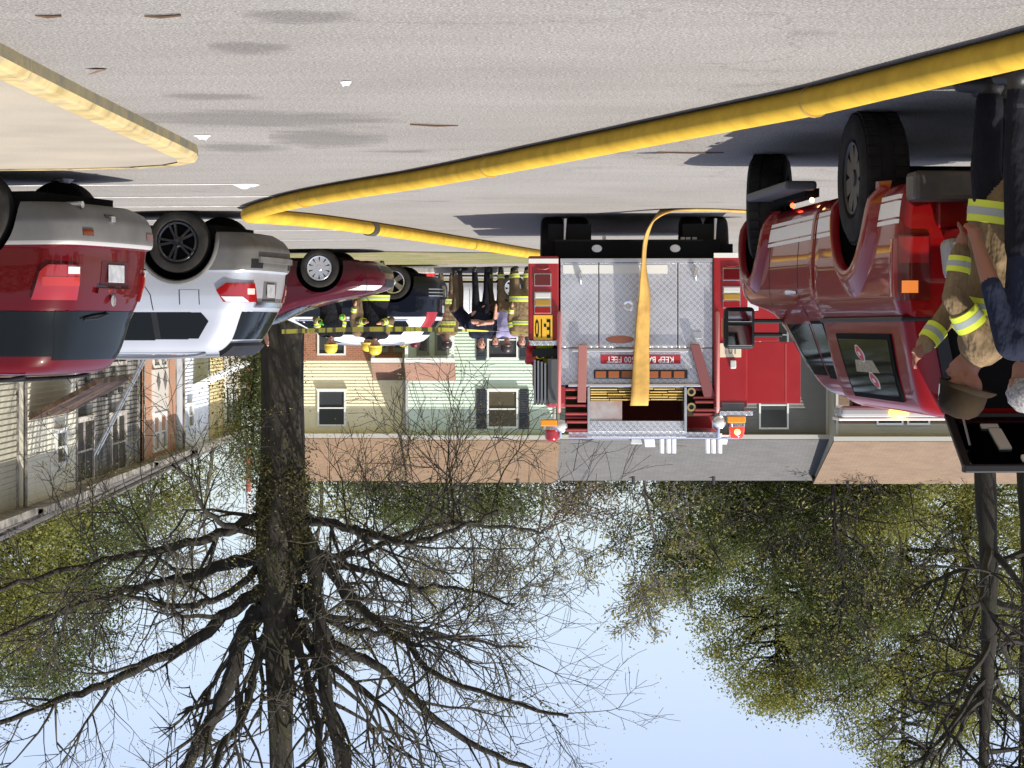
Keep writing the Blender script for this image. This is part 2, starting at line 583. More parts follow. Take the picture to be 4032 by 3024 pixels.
# raised island with a yellow kerb
kerb_path = [(2.44, 3.0), (2.42, 5.0), (2.41, 6.6), (2.40, 8.2), (2.39, 9.8), (2.38, 11.4), (2.36, 13.0), (2.33, 14.6), (2.30, 15.9), (2.29, 16.7), (2.34, 17.15), (2.52, 17.5), (2.85, 17.75), (3.40, 17.95),
             (4.5, 18.1), (6.1, 18.2), (7.7, 18.3), (9.3, 18.4)]
ISL = mat('island_concrete', (0.30, 0.26, 0.20), 0.9, var=0.35, scale=1.2, col2=(0.24, 0.21, 0.165), bump=0.3, bscale=60)
KERB = mat('yellow_kerb_paint', (0.72, 0.52, 0.19), 0.75)
def _kerb():
    N, L, b = nodes_of(KERB)
    tc = N.new('ShaderNodeTexCoord')
    n = noise(N, L, tc.outputs['Object'], 6, 6, 0.7)
    n2 = noise(N, L, tc.outputs['Object'], 2.2, 5, 0.6, mapping=(1, 1, 0.2))
    r = ramp(N, [(0.30, (0.50, 0.375, 0.165)), (0.52, (0.42, 0.315, 0.14)), (0.68, (0.25, 0.215, 0.155))])
    L.new(n.outputs['Fac'], r.inputs['Fac'])
    r2 = ramp(N, [(0.45, (1, 1, 1)), (0.7, (0.55, 0.56, 0.46))])
    L.new(n2.outputs['Fac'], r2.inputs['Fac'])
    L.new(mixc(N, L, 1.0, r.outputs['Color'], r2.outputs['Color'], 'MULTIPLY'), b.inputs['Base Color'])
_kerb()
KERB_F = mat('scuffed_kerb_face', (0.22, 0.18, 0.085), 0.9, var=0.5, scale=5, col2=(0.13, 0.12, 0.085), bump=0.3, bscale=20)
isl = MB()
inner = [Vector((x + 0.13, y - 0.1 if y > 16 else y, 0.094)) for x, y in kerb_path]
isl.add([tuple(p) for p in inner] + [(9.3, 3.0, 0.094)], [tuple(range(len(inner) + 1))])
island = isl.build('traffic_island', ISL)
tag(island, 'raised tan island behind a yellow painted kerb', None, kind='structure')
for i in range(len(kerb_path) - 1):
    a, b = Vector((*kerb_path[i], 0)), Vector((*kerb_path[i + 1], 0))
    d = (b - a).normalized()
    n = Vector((d.y, -d.x, 0))
    g = 0.004
    mb = MB()
    prof = [(0.0, 0.0), (0.0, 0.062), (0.022, 0.093), (0.045, 0.102), (0.15, 0.102), (0.15, 0.0)]
    aa, bb = a + d * g, b - d * g
    P = [[aa + n * q + Vector((0, 0, h)) for q, h in prof], [bb + n * q + Vector((0, 0, h)) for q, h in prof]]
    mb.grid(P)
    k = len(prof)
    mb.f += [tuple(range(k)), tuple(range(2 * k - 1, k - 1, -1))]; mb.m += [0, 0]
    mb.m[0] = 1
    mb.build('kerb_stone', [KERB, KERB_F], island)
# concrete kerb on the far side of the verge
CONC = mat('kerb_concrete', (0.50, 0.48, 0.44), 0.85, var=0.3, scale=3)
far_kerb = MB()
far_kerb.box((-8.0, 50.6, 0.06), (25.6, 0.16, 0.13))
tag(far_kerb.build('kerb', CONC, bevel=0.02), 'pale concrete kerb running behind the firefighters', None, kind='structure')

# stains in the asphalt, each with its own outline
STAIN = bpy.data.materials.new('oil_stain')
STAIN.use_nodes = True
def _stain():
    N, L = STAIN.node_tree.nodes, STAIN.node_tree.links
    b = N['Principled BSDF']
    b.inputs['Base Color'].default_value = (0.075, 0.069, 0.062, 1)
    b.inputs['Roughness'].default_value = 0.8
    tc = N.new('ShaderNodeTexCoord')
    ln = N.new('ShaderNodeVectorMath'); ln.operation = 'LENGTH'
    mp = N.new('ShaderNodeMapping'); mp.inputs['Location'].default_value = (-1, -1, 0); mp.inputs['Scale'].default_value = (2, 2, 0)
    L.new(tc.outputs['Generated'], mp.inputs['Vector'])
    L.new(mp.outputs['Vector'], ln.inputs[0])
    n = noise(N, L, tc.outputs['Object'], 2.6, 7, 0.72, mapping=(0.6, 1.4, 1))
    ma = N.new('ShaderNodeMath'); ma.operation = 'MULTIPLY_ADD'
    L.new(n.outputs['Fac'], ma.inputs[0]); ma.inputs[1].default_value = -2.1
    L.new(ln.outputs['Value'], ma.inputs[2])
    sh_ = N.new('ShaderNodeMath'); sh_.operation = 'ADD'; sh_.inputs[1].default_value = 0.52
    L.new(ma.outputs[0], sh_.inputs[0])
    r = ramp(N, [(0.0, (0.24, 0.24, 0.24)), (0.5, (0, 0, 0))])
    L.new(sh_.outputs[0], r.inputs['Fac'])
    t = N.new('ShaderNodeBsdfTransparent')
    mx = N.new('ShaderNodeMixShader')
    L.new(r.outputs['Color'], mx.inputs[0]); L.new(t.outputs[0], mx.inputs[1]); L.new(b.outputs[0], mx.inputs[2])
    L.new(mx.outputs[0], N['Material Output'].inputs[0])
_stain()
for x0, x1, y0, y1 in [(480, 1600, 425, 505), (1060, 1530, 500, 585), (950, 1420, 35, 95), (820, 1150, 160, 215), (640, 1040, 365, 395), (780, 1150, 560, 600)]:
    a, b, c, d = gnd(x0, y0), gnd(x1, y0), gnd(x1, y1), gnd(x0, y1)
    for p in (a, b, c, d): p.z = 0.005
    cen = (a + b + c + d) / 4
    o = MB().add([p - cen for p in (a, b, c, d)], [(0, 1, 2, 3)]).build('oil_stain', STAIN, loc=cen)
    tag(o, 'dark oil stain soaked into the asphalt', None, kind='structure')
# litter and twigs on the asphalt
TWIG = mat('dead_twig', (0.10, 0.055, 0.03), 0.9)
for i, (x, y, l, a, lab) in enumerate([(640, 62, 0.16, 10, 'short reddish twig lying beyond the long stain'), (190, 62, 0.11, -8, 'small brown twig lying close to the yellow kerb'), (1710, 492, 0.32, 165, 'thin dark twig lying between stain and yellow hose'), (2720, 600, 0.5, 176, 'long dark stick beside the pickup shadow')]):
    p = gnd(x, y, 0.008)
    d = Vector((math.cos(R(a)), math.sin(R(a)), 0)) * l / 2
    o = MB().tube([p - d, p + d * 0.1 + Vector((0, 0.01, 0.004)), p + d], [0.006, 0.008, 0.004], 5).build('twig', TWIG)
    tag(o, lab, 'twig')
LEAF_D = mat('dry_leaf', (0.13, 0.065, 0.03), 0.9)
p = gnd(385, 272, 0.004)
tag(MB().add([p + Vector(q) for q in [(-0.05, 0, 0), (0.0, -0.04, 0.012), (0.06, 0.01, 0.03), (0.02, 0.05, 0.015), (-0.03, 0.05, 0.0)]], [(0, 1, 2, 3, 4)]).build('fallen_leaf', LEAF_D), 'curled brown leaf on the asphalt near the yellow kerb', 'leaf')
LITT = mat('white_litter', (0.75, 0.77, 0.80), 0.6)
for x, y, s, lab in [(970, 728, 0.12, 'crumpled white litter in front of the silver SUV'), (258, 706, 0.10, 'flat white litter by the red SUV bumper'), (800, 535, 0.07, 'small white scrap just off the tip of the kerb'), (1365, 322, 0.035, 'tiny white scrap in the middle of the asphalt')]:
    p = gnd(x, y, 0.004)
    rr = random.Random(x)
    ring = [p + Vector((math.cos(a) * s * rr.uniform(0.7, 1.1), math.sin(a) * s * rr.uniform(0.7, 1.3), 0)) for a in [i * math.pi / 4 for i in range(8)]]
    ring += [p + (q - p) * 0.5 + Vector((0, 0, rr.uniform(0.01, 0.035))) for q in ring]
    fs = [(i, (i + 1) % 8, 8 + (i + 1) % 8, 8 + i) for i in range(8)] + [tuple(range(8, 16)), tuple(range(7, -1, -1))]
    tag(MB().add(ring, fs).build('litter', LITT), lab, 'litter')

# ================================================================ hoses
def smooth_path(pts, n=6):
    pts = [Vector(p) for p in pts]
    out = []
    for i in range(len(pts) - 1):
        p0, p1, p2, p3 = pts[max(i - 1, 0)], pts[i], pts[i + 1], pts[min(i + 2, len(pts) - 1)]
        for k in range(n):
            t = k / n
            out.append(0.5 * ((2 * p1) + (p2 - p0) * t + (2 * p0 - 5 * p1 + 4 * p2 - p3) * t * t + (3 * p1 - p0 - 3 * p2 + p3) * t ** 3))
    out.append(pts[-1])
    return out
HR = 0.085
hz = HR * 0.93
S = 4032 / 2212
hose_px = [(2420, 55), (2212, 108), (2060, 145), (1900, 184), (1760, 218), (1600, 250), (1430, 284), (1240, 322), (1060, 358), (900, 388), (760, 410), (660, 428), (585, 446), (545, 459), (540, 466), (585, 469), (650, 474), (720, 482), (800, 493), (900, 508), (1040, 530), (1150, 548), (1260, 562)]
hpts = smooth_path([gnd(x * S, y * S, hz) for x, y in hose_px], 5)
hr = random.Random(3)
hose = thing('supply_hose', 'thick yellow charged supply hose bending back across the asphalt', 'fire hose')
# the jacket: a slightly flattened tube
hm = MB()
NR = 20
b0 = 0
for i, p in enumerate(hpts):
    t = (hpts[min(i + 1, len(hpts) - 1)] - hpts[max(i - 1, 0)]).normalized()
    sd = Vector((t.y, -t.x, 0)).normalized()
    wob = 1 + 0.03 * math.sin(i * 1.9) + 0.02 * math.sin(i * 0.7)
    for k in range(NR):
        a = 2 * math.pi * k / NR
        q = p + sd * math.cos(a) * HR * 1.06 * wob + Vector((0, 0, math.sin(a) * HR * 0.95))
        hm.v.append(tuple(q))
for i in range(len(hpts) - 1):
    for k in range(NR):
        k2 = (k + 1) % NR
        hm.f.append((i * NR + k, i * NR + k2, (i + 1) * NR + k2, (i + 1) * NR + k)); hm.m.append(0)
hm.f += [tuple(range(NR)), tuple((len(hpts) - 1) * NR + k for k in range(NR))]; hm.m += [0, 0]
hm.build('hose_jacket', HOSE_Y, hose, smooth=60)
COUPL = mat('coupling_metal', (0.10, 0.09, 0.06), 0.5, 0.6)
BAND = mat('hose_band', (0.42, 0.26, 0.05), 0.8)
def ring_at(px, w, r, m, name):
    p = gnd(px[0] * S, px[1] * S, hz)
    i = min(range(len(hpts)), key=lambda k: (hpts[k] - p).length)
    t = (hpts[i + 1] - hpts[i - 1]).normalized()
    mb = MB().tube([hpts[i] - t * w / 2, hpts[i] + t * w / 2], r, 22)
    return mb.build(name, m, hose, smooth=50)
ring_at((790, 492), 0.22, HR * 1.16, COUPL, 'coupling')
for q in [(1760, 218), (1060, 358), (655, 429)]:
    ring_at(q, 0.03, HR * 1.085, BAND, 'jacket_band')
# ================================================================ car building kit
def pchip(xs, ys, x):
    """monotone cubic interpolation"""
    xs, ys = np.asarray(xs, float), np.asarray(ys, float)
    h = np.diff(xs); d = np.diff(ys) / h
    m = np.zeros(len(xs))
    for i in range(1, len(xs) - 1):
        if d[i - 1] * d[i] > 0:
            w1, w2 = 2 * h[i] + h[i - 1], h[i] + 2 * h[i - 1]
            m[i] = (w1 + w2) / (w1 / d[i - 1] + w2 / d[i])
    m[0], m[-1] = d[0], d[-1]
    x = np.clip(x, xs[0], xs[-1])
    i = np.clip(np.searchsorted(xs, x) - 1, 0, len(h) - 1)
    t = (x - xs[i]) / h[i]
    return ((2 * t**3 - 3 * t**2 + 1) * ys[i] + (t**3 - 2 * t**2 + t) * h[i] * m[i] + (-2 * t**3 + 3 * t**2) * ys[i + 1] + (t**3 - t**2) * h[i] * m[i + 1])

class Shell:
    """body made of stacked plan outlines; local x right, y forward, rear near y = 0"""
    def __init__(s, rows, bulge=0.05, taper=0.05, pitch=0.0):
        s.rows = rows
        s.z = [r[0] for r in rows]
        s.c = list(zip(*rows))
        s.bulge, s.taper = bulge, taper
        s.L = max(s.c[2])
    def par(s, z):
        return [float(pchip(s.z, s.c[k], z)) for k in (1, 2, 3, 4, 5)]
    def fin(s, x, y, W, front):
        k = (abs(x) / max(W, 1e-3))
        if front: y += s.bulge * 1.6 * max(0, 1 - k * k)
        else: y -= s.bulge * max(0, 1 - k * k)
        q = abs((y - s.L * 0.5) / (s.L * 0.5))
        return Vector((x * (1 - s.taper * q ** 3), y, 0))
    def raw(s, mode, a, z):
        yr, yf, W, rr, rf = s.par(z)
        sg = 1
        if mode in ('rear', 'front'):
            sg = 1 if a >= 0 else -1
            r = rr if mode == 'rear' else rf
            a = abs(a) - (W - r)
            mode = 'rc' if mode == 'rear' else 'fc'
        elif mode == 'side':
            A = math.pi / 2 * rr
            if a < yr + rr:
                a = A - (yr + rr - a); mode = 'rc'
            elif a > yf - rf:
                a = math.pi / 2 * rf - (a - (yf - rf)); mode = 'fc'
            else:
                p = s.fin(W, a, W, a > s.L / 2); p.z = z
                return p
        r = rr if mode == 'rc' else rf
        A = math.pi / 2 * r
        if a < 0: x, y = W - r + a, 0.0
        elif a <= A: x, y = W - r + r * math.sin(a / r), r - r * math.cos(a / r)
        else: x, y = W, r + (a - A)
        y = yr + y if mode == 'rc' else yf - y
        p = s.fin(x, y, W, mode == 'fc')
        p.x *= sg
        p.z = z
        return p
    def pt(s, mode, a, z, off=0.0):
        p = s.raw(mode, a, z)
        if off:
            e = 0.006
            da = s.raw(mode, a + e, z) - s.raw(mode, a - e, z)
            z1, z0 = min(z + e, s.z[-1]), max(z - e, s.z[0])
            dz = s.raw(mode, a, z1) - s.raw(mode, a, z0)
            n = da.cross(dz)
            if n.length > 1e-12:
                n.normalize()
                c = Vector((p.x, p.y - s.L / 2, p.z * 0.2))
                if n.dot(Vector((p.x, (p.y - s.L / 2) * 0.35, 0))) < 0: n = -n
                p = p + n * off
        return p
    def mesh(s, name, mats, parent, arches=(), nz=46, mat_of=None, arch_mat=None):
        zs = sorted(set(list(np.linspace(s.z[0], s.z[-1], nz)) + [z for z in s.z]))
        rings = []
        for z in zs:
            yr, yf, W, rr, rf = s.par(z)
            half = []
            for t in np.linspace(0, 1, 6)[:-1]: half.append(s.raw('rc', -(W - rr) * (1 - t), z))
            for t in np.linspace(0, 1, 8)[:-1]: half.append(s.raw('rc', math.pi / 2 * rr * t, z))
            for t in np.linspace(0, 1, 22)[:-1]:
                y = yr + rr + (yf - rf - yr - rr) * t
                p = s.fin(W, y, W, y > s.L / 2); p.z = z
                half.append(p)
            for t in np.linspace(0, 1, 8)[:-1]: half.append(s.raw('fc', math.pi / 2 * rf * (1 - t), z))
            for t in np.linspace(0, 1, 6): half.append(s.raw('fc', -(W - rf) * t, z))
            left = [Vector((-p.x, p.y, p.z)) for p in half[1:-1]]
            rings.append(half + left[::-1])
        mb = MB()
        n = len(rings[0])
        for rg in rings: mb.v.extend(tuple(p) for p in rg)
        for i in range(len(rings) - 1):
            for k in range(n):
                k2 = (k + 1) % n
                mb.f.append((i * n + k, i * n + k2, (i + 1) * n + k2, (i + 1) * n + k))
                zc = (zs[i] + zs[i + 1]) / 2
                mb.m.append(mat_of(zc, rings[i][k]) if mat_of else 0)
        mb.f.append(tuple(reversed(range(n)))); mb.m.append(0)
        mb.f.append(tuple((len(rings) - 1) * n + k for k in range(n))); mb.m.append(0)
        o = mb.build(name, mats, parent, smooth=38)
        for (y, z, r) in arches:
            for sd in (-1, 1):
                cut = MB().lathe([(r, -0.30), (r, 0.30)], 40, 0, Matrix.Translation((sd * (s.par(z)[2] + 0.02), y, z)) @ Matrix.Rotation(R(90), 4, 'Y')).build('cutter', arch_mat or UNDER)
                md = o.modifiers.new('arch', 'BOOLEAN')
                md.operation, md.object, md.solver = 'DIFFERENCE', cut, 'EXACT'
                md.material_mode = 'TRANSFER'
                par = o.parent; o.parent = None
                evaluated(o)
                o.parent = par
                bpy.data.objects.remove(cut)
        o.data.polygons.foreach_set('use_smooth', [True] * len(o.data.polygons))
        o.data.set_sharp_from_angle(angle=R(38))
        return o
    def patch(s, name, m, parent, mode, a0, a1, z0, z1, off=0.006, na=10, nz=6, side=1, th=0.03):
        """skin patch standing off the body by off; a0, a1 numbers or functions of z"""
        f0 = a0 if callable(a0) else (lambda z: a0)
        f1 = a1 if callable(a1) else (lambda z: a1)
        def q(i, j, o):
            z = z0 + (z1 - z0) * i / nz
            lo, hi = f0(z), f1(z)
            p = s.pt(mode, lo + (hi - lo) * j / na, z, o)
            return Vector((p.x * side, p.y, p.z))
        mb = MB()
        O = [[q(i, j, off) for j in range(na + 1)] for i in range(nz + 1)]
        I = [[q(i, j, off - th) for j in range(na + 1)] for i in range(nz + 1)]
        mb.grid(O)
        mb.grid([O[0], I[0]]); mb.grid([O[-1], I[-1]])
        mb.grid([[r[0] for r in O], [r[0] for r in I]]); mb.grid([[r[-1] for r in O], [r[-1] for r in I]])
        bm = bmesh.new()
        o = mb.build(name, m, parent)
        bm.from_mesh(o.data)
        bmesh.ops.remove_doubles(bm, verts=bm.verts, dist=1e-5)
        bmesh.ops.recalc_face_normals(bm, faces=bm.faces)
        bm.to_mesh(o.data); bm.free()
        o.data.polygons.foreach_set('use_smooth', [True] * len(o.data.polygons))
        o.data.set_sharp_from_angle(angle=R(40))
        return o
def lin(pts):
    """function of z through (z, value) points"""
    zs, vs = zip(*sorted(pts))
    return lambda z: float(np.interp(z, zs, vs))

def wheel(parent, pos, r, w, rim_r, rim_mat, spokes, side=1, kind='bar', tread=0.0):
    """tyre (part) with rim and spokes (sub-part); axle along local x, outer face towards side"""
    M = Matrix.Translation(pos) @ Matrix.Rotation(R(90) * side, 4, 'Y')
    t = MB()
    h = w / 2
    t.lathe([(rim_r, -h * 0.75), (rim_r + 0.02, -h * 0.95), (r - 0.045, -h), (r - 0.012, -h * 0.86), (r, -h * 0.6), (r, h * 0.6), (r - 0.012, h * 0.86), (r - 0.045, h), (rim_r + 0.02, h * 0.95), (rim_r, h * 0.75)], 40, 0, M, closed=True)
    if tread:
        for k in range(36):
            a = 2 * math.pi * k / 36
            for q in (-1, 1):
                t.box((math.cos(a) * (r + 0.003), math.sin(a) * (r + 0.003), q * h * 0.55), (tread, 0.05, h * 0.5), 0, a, M)
    ty = t.build('wheel', TYRE, parent, smooth=40)
    rb = MB()
    rb.lathe([(rim_r, h * 0.80), (rim_r - 0.012, h * 0.92), (rim_r - 0.03, h * 0.86), (rim_r - 0.035, -h * 0.6), (rim_r, -h * 0.7)], 36, 0, M, closed=True)
    for k in range(spokes):
        a = 2 * math.pi * k / spokes + 0.3
        if kind == 'bar':
            T = M @ Matrix.Rotation(a, 4, 'Z')
            w0, w1 = rim_r * 0.16, rim_r * 0.24
            vs = [(rim_r * 0.15, -w0, h * 0.80), (rim_r - 0.02, -w1, h * 0.86), (rim_r - 0.02, w1, h * 0.86), (rim_r * 0.15, w0, h * 0.80)]
            vs += [(x, y, z - 0.04) for x, y, z in vs]
            rb.add(vs, [(0, 1, 2, 3), (7, 6, 5, 4), (0, 4, 5, 1), (1, 5, 6, 2), (2, 6, 7, 3), (3, 7, 4, 0)], 0, T)
        elif kind == 'twin':
            for e in (-0.16, 0.16):
                T = M @ Matrix.Rotation(a + e, 4, 'Z')
                rb.box((rim_r * 0.55, 0, h * 0.74), (rim_r * 0.85, rim_r * 0.11, 0.045), 0, 0, T)
        else:
            T = M @ Matrix.Rotation(a, 4, 'Z')
            w0, w1 = rim_r * 0.10, rim_r * 0.21
            vs = [(rim_r * 0.2, -w0, h * 0.84), (rim_r - 0.02, -w1, h * 0.80), (rim_r - 0.02, w1, h * 0.80), (rim_r * 0.2, w0, h * 0.84)]
            vs += [(x, y, z - 0.03) for x, y, z in vs]
            rb.add(vs, [(0, 1, 2, 3), (7, 6, 5, 4), (0, 4, 5, 1), (1, 5, 6, 2), (2, 6, 7, 3), (3, 7, 4, 0)], 0, T)
    rb.lathe([(0.001, h * 0.9), (rim_r * 0.2, h * 0.88), (rim_r * 0.26, h * 0.78), (rim_r * 0.26, h * 0.4)], 20, 0, M)
    rb.build('rim', rim_mat, ty, smooth=35)
    MB().lathe([(0.001, h * 0.35), (rim_r - 0.03, h * 0.35), (rim_r - 0.03, h * 0.3), (0.001, h * 0.3)], 24, 0, M).build('brake_disc', UNDER, ty)
    return ty
def plate(parent, M, text, w=0.305, h=0.152):
    p = MB().box((0, 0, 0), (w, 0.008, h), 0, 0, M).build('licence_plate', PLATE, parent, bevel=0.004)
    return p
def paint(name, col, metal=0.0, rough=0.32, coat=0.55):
    return mat(name, col, rough, metal, coat=coat, var=0.10, scale=1.5, spec=0.06)

RIM_BLK = mat('black_rim', (0.02, 0.02, 0.022), 0.3, 0.4, coat=0.6)
RIM_SIL = mat('silver_rim', (0.66, 0.67, 0.69), 0.28, 0.8)
RIM_CHR = mat('polished_rim', (0.80, 0.80, 0.80), 0.14, 0.95)
RED_P = paint('deep_red_paint', (0.080, 0.0025, 0.0035))
SIL_P = paint('silver_paint', (0.46, 0.48, 0.52), 0.35)
MAR_P = paint('maroon_paint', (0.055, 0.0025, 0.007))
NAVY_P = paint('navy_paint', (0.007, 0.009, 0.017))
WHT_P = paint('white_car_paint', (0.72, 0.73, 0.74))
GREY_CLAD = mat('grey_cladding', (0.115, 0.112, 0.105), 0.65, var=0.25, scale=5)
GREY_LT = mat('bare_grey_bumper', (0.135, 0.132, 0.125), 0.6, var=0.3, scale=3)
SEAM = mat('panel_gap', (0.01, 0.01, 0.01), 0.8)

def seam_v(sh, car, y, z0, z1, side, w=0.012):
    sh.patch('panel_gap', SEAM, car, 'side', lambda z: (y(z) if callable(y) else y) - w / 2, lambda z: (y(z) if callable(y) else y) + w / 2, z0, z1, 0.0015, 1, 10, side, 0.01)
def handle(sh, car, y, z, side, m):
    p = sh.pt('side', y, z, 0.03)
    mb = MB().tube([Vector((sh.pt('side', y + q, z, o).x * side, y + q, z)) for q, o in ((-0.11, 0.0), (-0.09, 0.035), (0, 0.045), (0.09, 0.035), (0.11, 0.0))], [0.012, 0.016, 0.017, 0.016, 0.012], 8)
    mb.build('door_handle', m, car, smooth=60)

# ---------------------------------------------------------------- red SUV with its tailgate towards the silver one
def red_suv():
    hd = R(74)
    right_corner = Vector((3.66, 19.05, 0))
    d = Vector((math.sin(hd), math.cos(hd), 0)); rt = Vector((d.y, -d.x, 0))
    car = thing('parked_car', 'glossy dark red SUV with grey bumpers parked beside the silver SUV', 'car', right_corner - rt * 0.88, -hd)
    rows = [(0.27, .20, 4.2, .80, .25, .35), (.34, .07, 4.36, .86, .22, .40), (.45, .015, 4.42, .895, .20, .45), (.585, 0, 4.44, .90, .20, .45), (.625, .015, 4.43, .90, .20, .45),
            (.65, .06, 4.40, .895, .22, .45), (.80, .075, 4.36, .895, .24, .45), (.95, .09, 4.26, .89, .25, .45), (1.03, .105, 3.95, .885, .26, .40), (1.10, .125, 3.40, .875, .27, .35),
            (1.165, .145, 3.22, .862, .28, .30), (1.22, .17, 3.10, .842, .28, .30), (1.55, .27, 2.58, .765, .24, .30), (1.66, .34, 2.30, .73, .23, .30), (1.72, .44, 2.1, .64, .22, .3), (1.75, .85, 1.85, .40, .2, .2), (1.758, 1.1, 1.6, .08, .03, .03)]
    sh = Shell(rows, 0.06, 0.05)
    def mo(z, p): return 1 if z < 0.60 else (2 if z < 0.635 else 0)
    sh.mesh('body', [RED_P, GREY_LT, mat('pale_bumper_strip', (0.32, 0.31, 0.30), 0.5)], car, [(0.93, 0.36, 0.43), (3.55, 0.36, 0.43)], mat_of=mo)
    for sd in (1, -1):
        wheel(car, (sd * 0.79, 0.93, 0.355), 0.355, 0.235, 0.225, RIM_SIL, 5, sd)
        wheel(car, (sd * 0.79, 3.55, 0.355), 0.355, 0.235, 0.225, RIM_SIL, 5, sd)
        tl = sh.patch('tail_light', REDLENS, car, 'rc', lin([(.80, .05), (.85, .0), (1.09, .02)]), lin([(.80, .28), (.85, .34), (1.09, .40)]), 0.80, 1.09, 0.018, 14, 10, sd, 0.05)
        sh.patch('backup_lens', CLEARLENS, tl, 'rc', .015, .13, 0.815, 0.875, 0.023, 5, 3, sd, 0.02)
        sh.patch('lens_band', mat('lens_orange_red', (0.36, 0.016, 0.008), 0.2, coat=0.6), tl, 'rc', .01, .32, 0.90, 0.975, 0.022, 8, 3, sd, 0.01)
        sh.patch('dark_pillar', GLASS, car, 'side', lin([(1.185, .50), (1.57, .60)]), lin([(1.185, 3.0), (1.57, 2.5)]), 1.185, 1.57, 0.002, 24, 6, sd)
        sh.patch('corner_glass', GLASS, car, 'rc', lin([(1.19, -.05), (1.57, -.03)]), lin([(1.19, .62), (1.57, .55)]), 1.19, 1.57, 0.004, 14, 6, sd)
        # side glass: quarter window, rear door, front door
        for nm, b0, b1 in (('quarter_window', [(1.20, .60), (1.55, .72)], [(1.20, 1.16), (1.55, 1.14)]), ('rear_window_side', [(1.20, 1.24), (1.55, 1.22)], [(1.20, 2.08), (1.55, 2.02)]), ('front_window_side', [(1.20, 2.16), (1.55, 2.10)], [(1.20, 3.02), (1.50, 2.62), (1.55, 2.55)])):
            sh.patch(nm, GLASS, car, 'side', lin(b0), lin(b1), 1.20, 1.55, 0.004, 8, 6, sd)
        seam_v(sh, car, 1.20, 0.66, 1.17, sd); seam_v(sh, car, 2.12, 0.45, 1.17, sd)
        handle(sh, car, 1.45, 0.98, sd, RED_P)
        # black rail
        pr = [Vector((sd * (0.60 - 0.02 * abs(t - .5)), 0.55 + 1.75 * t, 1.735 + 0.06 * math.sin(math.pi * min(1, max(0, t * 1.0))) ** 0.5)) for t in np.linspace(0.01, .99, 14)]
        MB().tube(pr, 0.018, 8).build('roof_rail', BLK_PL, car, smooth=60)
    for y in (0.95, 1.9):
        MB().bar((-0.6, y, 1.79), (0.6, y, 1.79), 0.06, 0.025).build('roof_crossbar', BLK_PL, car, bevel=0.006)
    sh.patch('rear_window', GLASS, car, 'rear', lin([(1.19, -.78), (1.60, -.64)]), lin([(1.19, .78), (1.60, .64)]), 1.185, 1.60, 0.006, 14, 8)
    sh.patch('plate_recess', mat('recess_red', (0.05, 0.002, 0.004), 0.5), car, 'rear', -.27, .27, 0.76, 0.965, 0.004, 8, 3)
    pz = Matrix.Translation(sh.pt('rear', 0, 0.86, 0.016))
    plate(car, pz, '')
    sh.patch('gate_handle', RED_P, car, 'rear', -.33, .33, 0.985, 1.03, 0.03, 8, 2)
    MB().lathe([(0.001, 0), (0.045, 0.002), (0.05, 0.012), (0.001, 0.016)], 20, 0, Matrix.Translation(sh.pt('rear', 0, 1.09, 0.02)) @ Matrix.Rotation(R(90), 4, 'X')).build('badge', CHROME, car, smooth=40)
    w0 = sh.pt('rear', 0.0, 1.20, 0.02); w1 = sh.pt('rear', 0.42, 1.25, 0.025)
    MB().tube([w0, (w0 + w1) / 2 + Vector((0, -0.02, 0.012)), w1], 0.011, 6).build('wiper', BLK_PL, car)
    for sd in (-1, 1):
        sh.patch('bumper_reflector', REDLENS_D, car, 'rear', lin([(.5, sd * .55), (.56, sd * .55)]), lin([(.5, sd * .72), (.56, sd * .72)]), 0.50, 0.555, 0.006, 4, 2)
    hit = MB().box((0.18, 0.03, 0.40), (0.16, 0.10, 0.085)).build('tow_hitch', BLK_PL, car, bevel=0.01)
    MB().box((0.18, -0.03, 0.40), (0.07, 0.06, 0.05)).build('hitch_receiver', CHROME, hit, bevel=0.006)
    MB().tube([(0.55, 0.05, 0.29), (0.55, 0.35, 0.30)], 0.03, 12).build('exhaust_pipe', ALU, car, smooth=50)
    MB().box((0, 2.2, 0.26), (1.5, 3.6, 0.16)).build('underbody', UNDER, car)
    MB().tube([(-.45, 0.72, 1.755), (-.45, 0.66, 1.83)], [0.006, 0.003], 6).build('antenna', BLK_PL, car)
red_suv()

